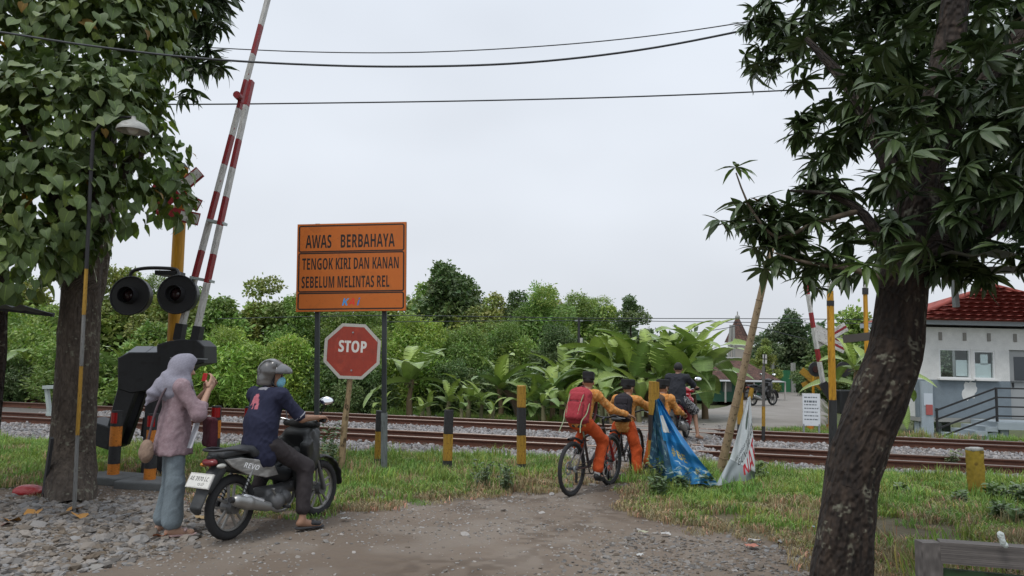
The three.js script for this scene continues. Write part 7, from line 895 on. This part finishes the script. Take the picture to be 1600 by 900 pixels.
// pupils
const mBatik = cloth([1, 1, 1], { vertexColors: true }), batik = (sd) => (x, y, z) => { const n = Math.sin(x * 95 + 5 * N3(x * 12, y * 12, sd)) * Math.sin(y * 95 + 5 * N3(y * 12, z * 12, sd)) * Math.sin(z * 95), m = n > 0.18 ? 1 : 0, b = 0.9 + 0.2 * N3(x * 30, y * 30, z * 30); return [(0.70 + 0.1 * m) * b, (0.285 + 0.13 * m) * b, (0.065 + 0.08 * m) * b]; };
const mRedPants = cloth([0.60, 0.085, 0.014]);
function rucksack(c, lean, s, m, m2, strap, label, pos, turn, extras) {
  const t = thing('rucksack', label, 'rucksack', pos, turn), M = g => { X4.compose(V(...c), Q(0, 0, lean), V(s, s, s)); g.applyMatrix4(X4); return g; };
  mesh('main_bag', M(sdf([rbx([0, 0, 0], [0.085, 0.21, 0.14], 0.07), ell([0, 0.15, 0], [0.085, 0.09, 0.12])], 0.0085, 0.04, folds(0.006, 14, 3))), m, t); const p = mesh('front_pocket', M(sdf([rbx([-0.095, -0.07, 0], [0.05, 0.115, 0.11], 0.045)], 0.0085, 0.02, folds(0.005, 18, 5))), m2 || m, t); mesh('zip', M(tube([[-0.142, 0.03, -0.07], [-0.148, 0.04, 0], [-0.142, 0.03, 0.07]], 0.004, 5, 12)), strap, p); mesh('upper_pocket', M(sdf([rbx([-0.075, 0.1, 0], [0.04, 0.06, 0.1], 0.035)], 0.009, 0.02, folds(0.004, 18, 6))), m, t); mesh('carry_loop', M(tube([[0.02, 0.2, -0.03], [0.02, 0.255, -0.02], [0.02, 0.255, 0.02], [0.02, 0.2, 0.03]], 0.009, 6, 14)), strap, t);
  for (const z of [-1, 1]) { mesh('shoulder_strap', M(tube([[0.05, 0.18, z * 0.07], [0.13, 0.215, z * 0.085], [0.235, 0.13, z * 0.1], [0.24, -0.02, z * 0.105], [0.15, -0.14, z * 0.13], [0.05, -0.17, z * 0.12]], 0.016, 6, 30)), strap, t); if (extras) { mesh('compression_strap', M(tube([[-0.02, 0.04, z * 0.142], [-0.06, -0.1, z * 0.146], [-0.1, -0.19, z * 0.12], [-0.12, -0.27, z * 0.125], [-0.13, -0.34, z * 0.14]], 0.007, 5, 20)), extras, t); mesh('pocket_piping', M(tube([[-0.14, -0.15, z * 0.07], [-0.135, 0.0, z * 0.085], [-0.1, 0.13, z * 0.09]], 0.005, 5, 14)), extras, t); } }
  return t;
}
{ // boy riding, red rucksack
  const pos = onG(893, 775), a = 33, turn = heading(a);
  bicycle('black mountain bicycle with red fork carrying the boy with red rucksack', pos, turn, mat([0.05, 0.035, 0.035], 0.35), -1.3, mat([0.28, 0.02, 0.025], 0.35));
  const t = person('boy in orange shirt and black cap with red rucksack cycling', pos, turn), s = 0.82;
  const J = { pelvis: [0.2, 0.87, 0], waist: [0.23, 0.97, 0], chest: [0.31, 1.11, 0], neck: [0.36, 1.215, 0], head: [0.395, 1.315, 0], shL: [0.335, 1.175, -0.14], shR: [0.335, 1.175, 0.14], elL: [0.55, 1.03, -0.24], elR: [0.5, 1.0, 0.27], wrL: [0.735, 0.935, -0.27], wrR: [0.66, 0.935, 0.4], hipL: [0.21, 0.84, -0.075], hipR: [0.21, 0.84, 0.075], knL: [0.52, 0.74, -0.12], knR: [0.5, 0.62, 0.15], anL: [0.36, 0.51, -0.125], anR: [0.4, 0.235, 0.13], toeL: [0.5, 0.46, -0.13], toeR: [0.53, 0.165, 0.135] };
  mesh('body', bodyGeo(J, s, { yaw: 0.35, pitch: -0.1, curlL: 1.2, curlR: 0.5 }), mSkin, t);
  mesh('shirt', shirtGeo(J, s, { sleeve: 0.96, hem: 0.0, fat: -0.006, cell: 0.01, sd: 12, colour: batik(1) }), mBatik, t); mesh('trousers', pantsGeo(J, s, { wide: 0.016, end: 0.93, sd: 14 }), mRedPants, t); peci(t, J, s, 0.35, -0.1);
  for (const q of ['L', 'R']) { mesh('sock', sdf([cap(ad(J['an' + q], [0, 0.05, 0]), ad(J['an' + q], [0, -0.02, 0]), 0.038, 0.036)], 0.008, 0.01), cloth([0.6, 0.6, 0.6]), t); shoe(t, J['an' + q], J['toe' + q], mat([0.02, 0.02, 0.022], 0.6), s); }
  rucksack([0.155, 1.03, 0], -0.3, 1.0, cloth([0.42, 0.045, 0.06]), cloth([0.40, 0.04, 0.055]), cloth([0.16, 0.05, 0.06]), 'red rucksack with pale green straps on the cycling boy', pos, turn, cloth([0.36, 0.42, 0.25]));
}
{ // boy astride, black rucksack
  const pos = atH(P(957, 744, 10.4)), a = 27, turn = heading(a); bicycle('dark bicycle held between the legs of boy with black rucksack', pos, turn, mat([0.03, 0.03, 0.033], 0.4), 0.4, mat([0.25, 0.25, 0.26], 0.4, { metalness: 0.5 }));
  const t = person('boy in orange shirt and black cap with black rucksack astride bicycle', pos, turn), s = 0.84;
  const J = { pelvis: [0.36, 0.73, 0.03], waist: [0.39, 0.84, 0.03], chest: [0.46, 0.99, 0.03], neck: [0.5, 1.105, 0.03], head: [0.535, 1.205, 0.03], shL: [0.475, 1.06, -0.12], shR: [0.475, 1.06, 0.18], elL: [0.6, 0.93, -0.24], elR: [0.66, 0.97, 0.27], wrL: [0.75, 0.93, -0.28], wrR: [0.76, 0.935, 0.31], hipL: [0.36, 0.7, -0.05], hipR: [0.36, 0.7, 0.11], knL: [0.42, 0.4, -0.16], knR: [0.4, 0.385, 0.2], anL: [0.34, 0.085, -0.2], anR: [0.33, 0.085, 0.235], toeL: [0.48, 0.03, -0.22], toeR: [0.48, 0.03, 0.26] };
  mesh('body', bodyGeo(J, s, { yaw: -0.35, pitch: -0.05, curl: 1.1 }), mSkin, t); mesh('shirt', shirtGeo(J, s, { sleeve: 0.95, hem: 0.02, fat: -0.004, cell: 0.0105, sd: 22, colour: batik(5) }), mBatik, t); mesh('trousers', pantsGeo(J, s, { wide: 0.016, end: 0.93, sd: 24 }), mRedPants, t); peci(t, J, s, -0.35, -0.05);
  for (const q of ['L', 'R']) { mesh('sock', sdf([cap(ad(J['an' + q], [0, 0.05, 0]), ad(J['an' + q], [0, -0.02, 0]), 0.038, 0.036)], 0.009, 0.01), cloth([0.6, 0.6, 0.6]), t); shoe(t, J['an' + q], J['toe' + q], mat([0.025, 0.022, 0.022], 0.7), s, mat([0.3, 0.27, 0.24], 0.8)); }
  const rk = rucksack([0.3, 0.94, 0.03], -0.3, 0.88, cloth([0.022, 0.018, 0.024]), undefined, cloth([0.02, 0.02, 0.022]), 'black rucksack with small white marks on boy astride', pos, turn);
  for (const [y, z, r] of [[1.0, 0.0, 0.014], [0.955, -0.035, 0.02], [0.965, 0.005, 0.017], [0.985, -0.06, 0.01]]) mesh('white_mark', place(new THREE.CircleGeometry(r, 10), [0.222 + (y - 0.96) * 0.33, y, 0.03 + z], [0, -Math.PI / 2, 0]), mat([0.6, 0.6, 0.62], 0.6), rk);
}
{ // boy half hidden by the tarpaulin
  const pos = atH(P(1030, 728, 11.4)), a = 38, turn = heading(a), t = person('boy in orange shirt and black cap walking behind blue tarpaulin', pos, turn), s = 0.84;
  const J = { pelvis: [0, 0.72, 0], waist: [0.02, 0.84, 0], chest: [0.06, 0.99, 0], neck: [0.09, 1.105, 0], head: [0.115, 1.205, 0], shL: [0.07, 1.06, -0.145], shR: [0.07, 1.06, 0.145], elL: [0.16, 0.87, -0.2], elR: [0.17, 0.88, 0.21], wrL: [0.33, 0.84, -0.18], wrR: [0.36, 0.84, 0.2], hipL: [0, 0.69, -0.075], hipR: [0, 0.69, 0.075], knL: [-0.02, 0.39, -0.1], knR: [0.1, 0.4, 0.09], anL: [-0.16, 0.11, -0.11], anR: [0.12, 0.085, 0.1], toeL: [-0.03, 0.035, -0.13], toeR: [0.27, 0.03, 0.12] };
  mesh('body', bodyGeo(J, s, { yaw: -0.2, pitch: -0.05, curl: 0.9 }), mSkin, t); mesh('shirt', shirtGeo(J, s, { sleeve: 0.95, hem: 0.05, fat: 0.012, cell: 0.0115, sd: 32, colour: batik(9) }), mBatik, t); mesh('trousers', pantsGeo(J, s, { wide: 0.02, end: 0.93, sd: 34 }), cloth([0.55, 0.13, 0.02]), t); peci(t, J, s, -0.2, -0.05); for (const q of ['L', 'R']) shoe(t, J['an' + q], J['toe' + q], mat([0.03, 0.03, 0.03], 0.7), s);
  rucksack([-0.09, 0.94, 0], -0.2, 0.8, cloth([0.1, 0.06, 0.035]), undefined, cloth([0.05, 0.04, 0.035]), 'brown rucksack on the boy behind blue tarpaulin', pos, turn);
}
{ // man on red motorcycle, crossing
  const pos = P(1052, 690, 15.2); pos.y = H(pos.x, pos.z) + 0.01; const a = 24, turn = heading(a);
  motorcycle('red motorcycle crossing the rails with a man in dark shirt', pos, turn, mat([0.33, 0.012, 0.02], 0.3, { clearcoat: 0.6 }), mat([0.30, 0.012, 0.018], 0.3, { clearcoat: 0.6 }), null, null);
  const t = person('man in dark shirt and patterned shorts riding red motorcycle', pos, turn), s = 0.98;
  const J = { pelvis: [0.36, 0.87, 0], waist: [0.37, 1.0, 0], chest: [0.41, 1.19, 0], neck: [0.43, 1.31, 0], head: [0.46, 1.43, 0], shL: [0.41, 1.265, -0.18], shR: [0.41, 1.265, 0.18], elL: [0.6, 1.09, -0.28], elR: [0.6, 1.09, 0.3], wrL: [0.79, 1.07, -0.3], wrR: [0.79, 1.07, 0.3], hipL: [0.37, 0.83, -0.1], hipR: [0.37, 0.83, 0.1], knL: [0.74, 0.65, -0.24], knR: [0.72, 0.6, 0.27], anL: [0.54, 0.32, -0.22], anR: [0.6, 0.14, 0.36], toeL: [0.69, 0.27, -0.24], toeR: [0.76, 0.06, 0.42] };
  mesh('body', bodyGeo(J, s, { yaw: 0.05, curl: 1.2 }), mSkin, t); mesh('shirt', shirtGeo(J, s, { sleeve: 0.5, hem: 0.1, fat: 0.012, sd: 42 }), cloth([0.022, 0.024, 0.032]), t);
  mesh('shorts', pantsGeo(J, s, { wide: 0.025, end: 0.48, sd: 44, colour: (x, y, z) => { const n = N3(x * 38, y * 38, z * 38); return n > 0.1 ? [0.4, 0.4, 0.4] : [0.03, 0.03, 0.032]; } }), cloth([1, 1, 1], { vertexColors: true }), t);
  mesh('hair', headPlace(sdf([ell([-0.018, 0.045, 0], [0.1, 0.098, 0.086]), sub(rbx([0.12, -0.02, 0], [0.085, 0.1, 0.12], 0.03), 0.02), sub(rbx([0, -0.11, 0], [0.2, 0.07, 0.2], 0.01), 0.01)], 0.009, 0.02, (x, y, z) => 0.004 * N3(x * 60, y * 60, z * 60)), J.head, 0.05, 0, s), mHair, t);
}
{ // motorcycles parked by the village house
  const mk = (px, py, c, l, a) => { const p = onG(px, py); return motorcycle(l, p, a, mat(c, 0.35), mat(c, 0.35), null, null); };
  mk(1176, 634, [0.02, 0.02, 0.022], 'black motorcycle parked under the village house awning', 0.6); mk(1118, 628, [0.25, 0.02, 0.025], 'dark red motorcycle parked against the green house wall', 2.6);
}
renderer.render(scene, camera);
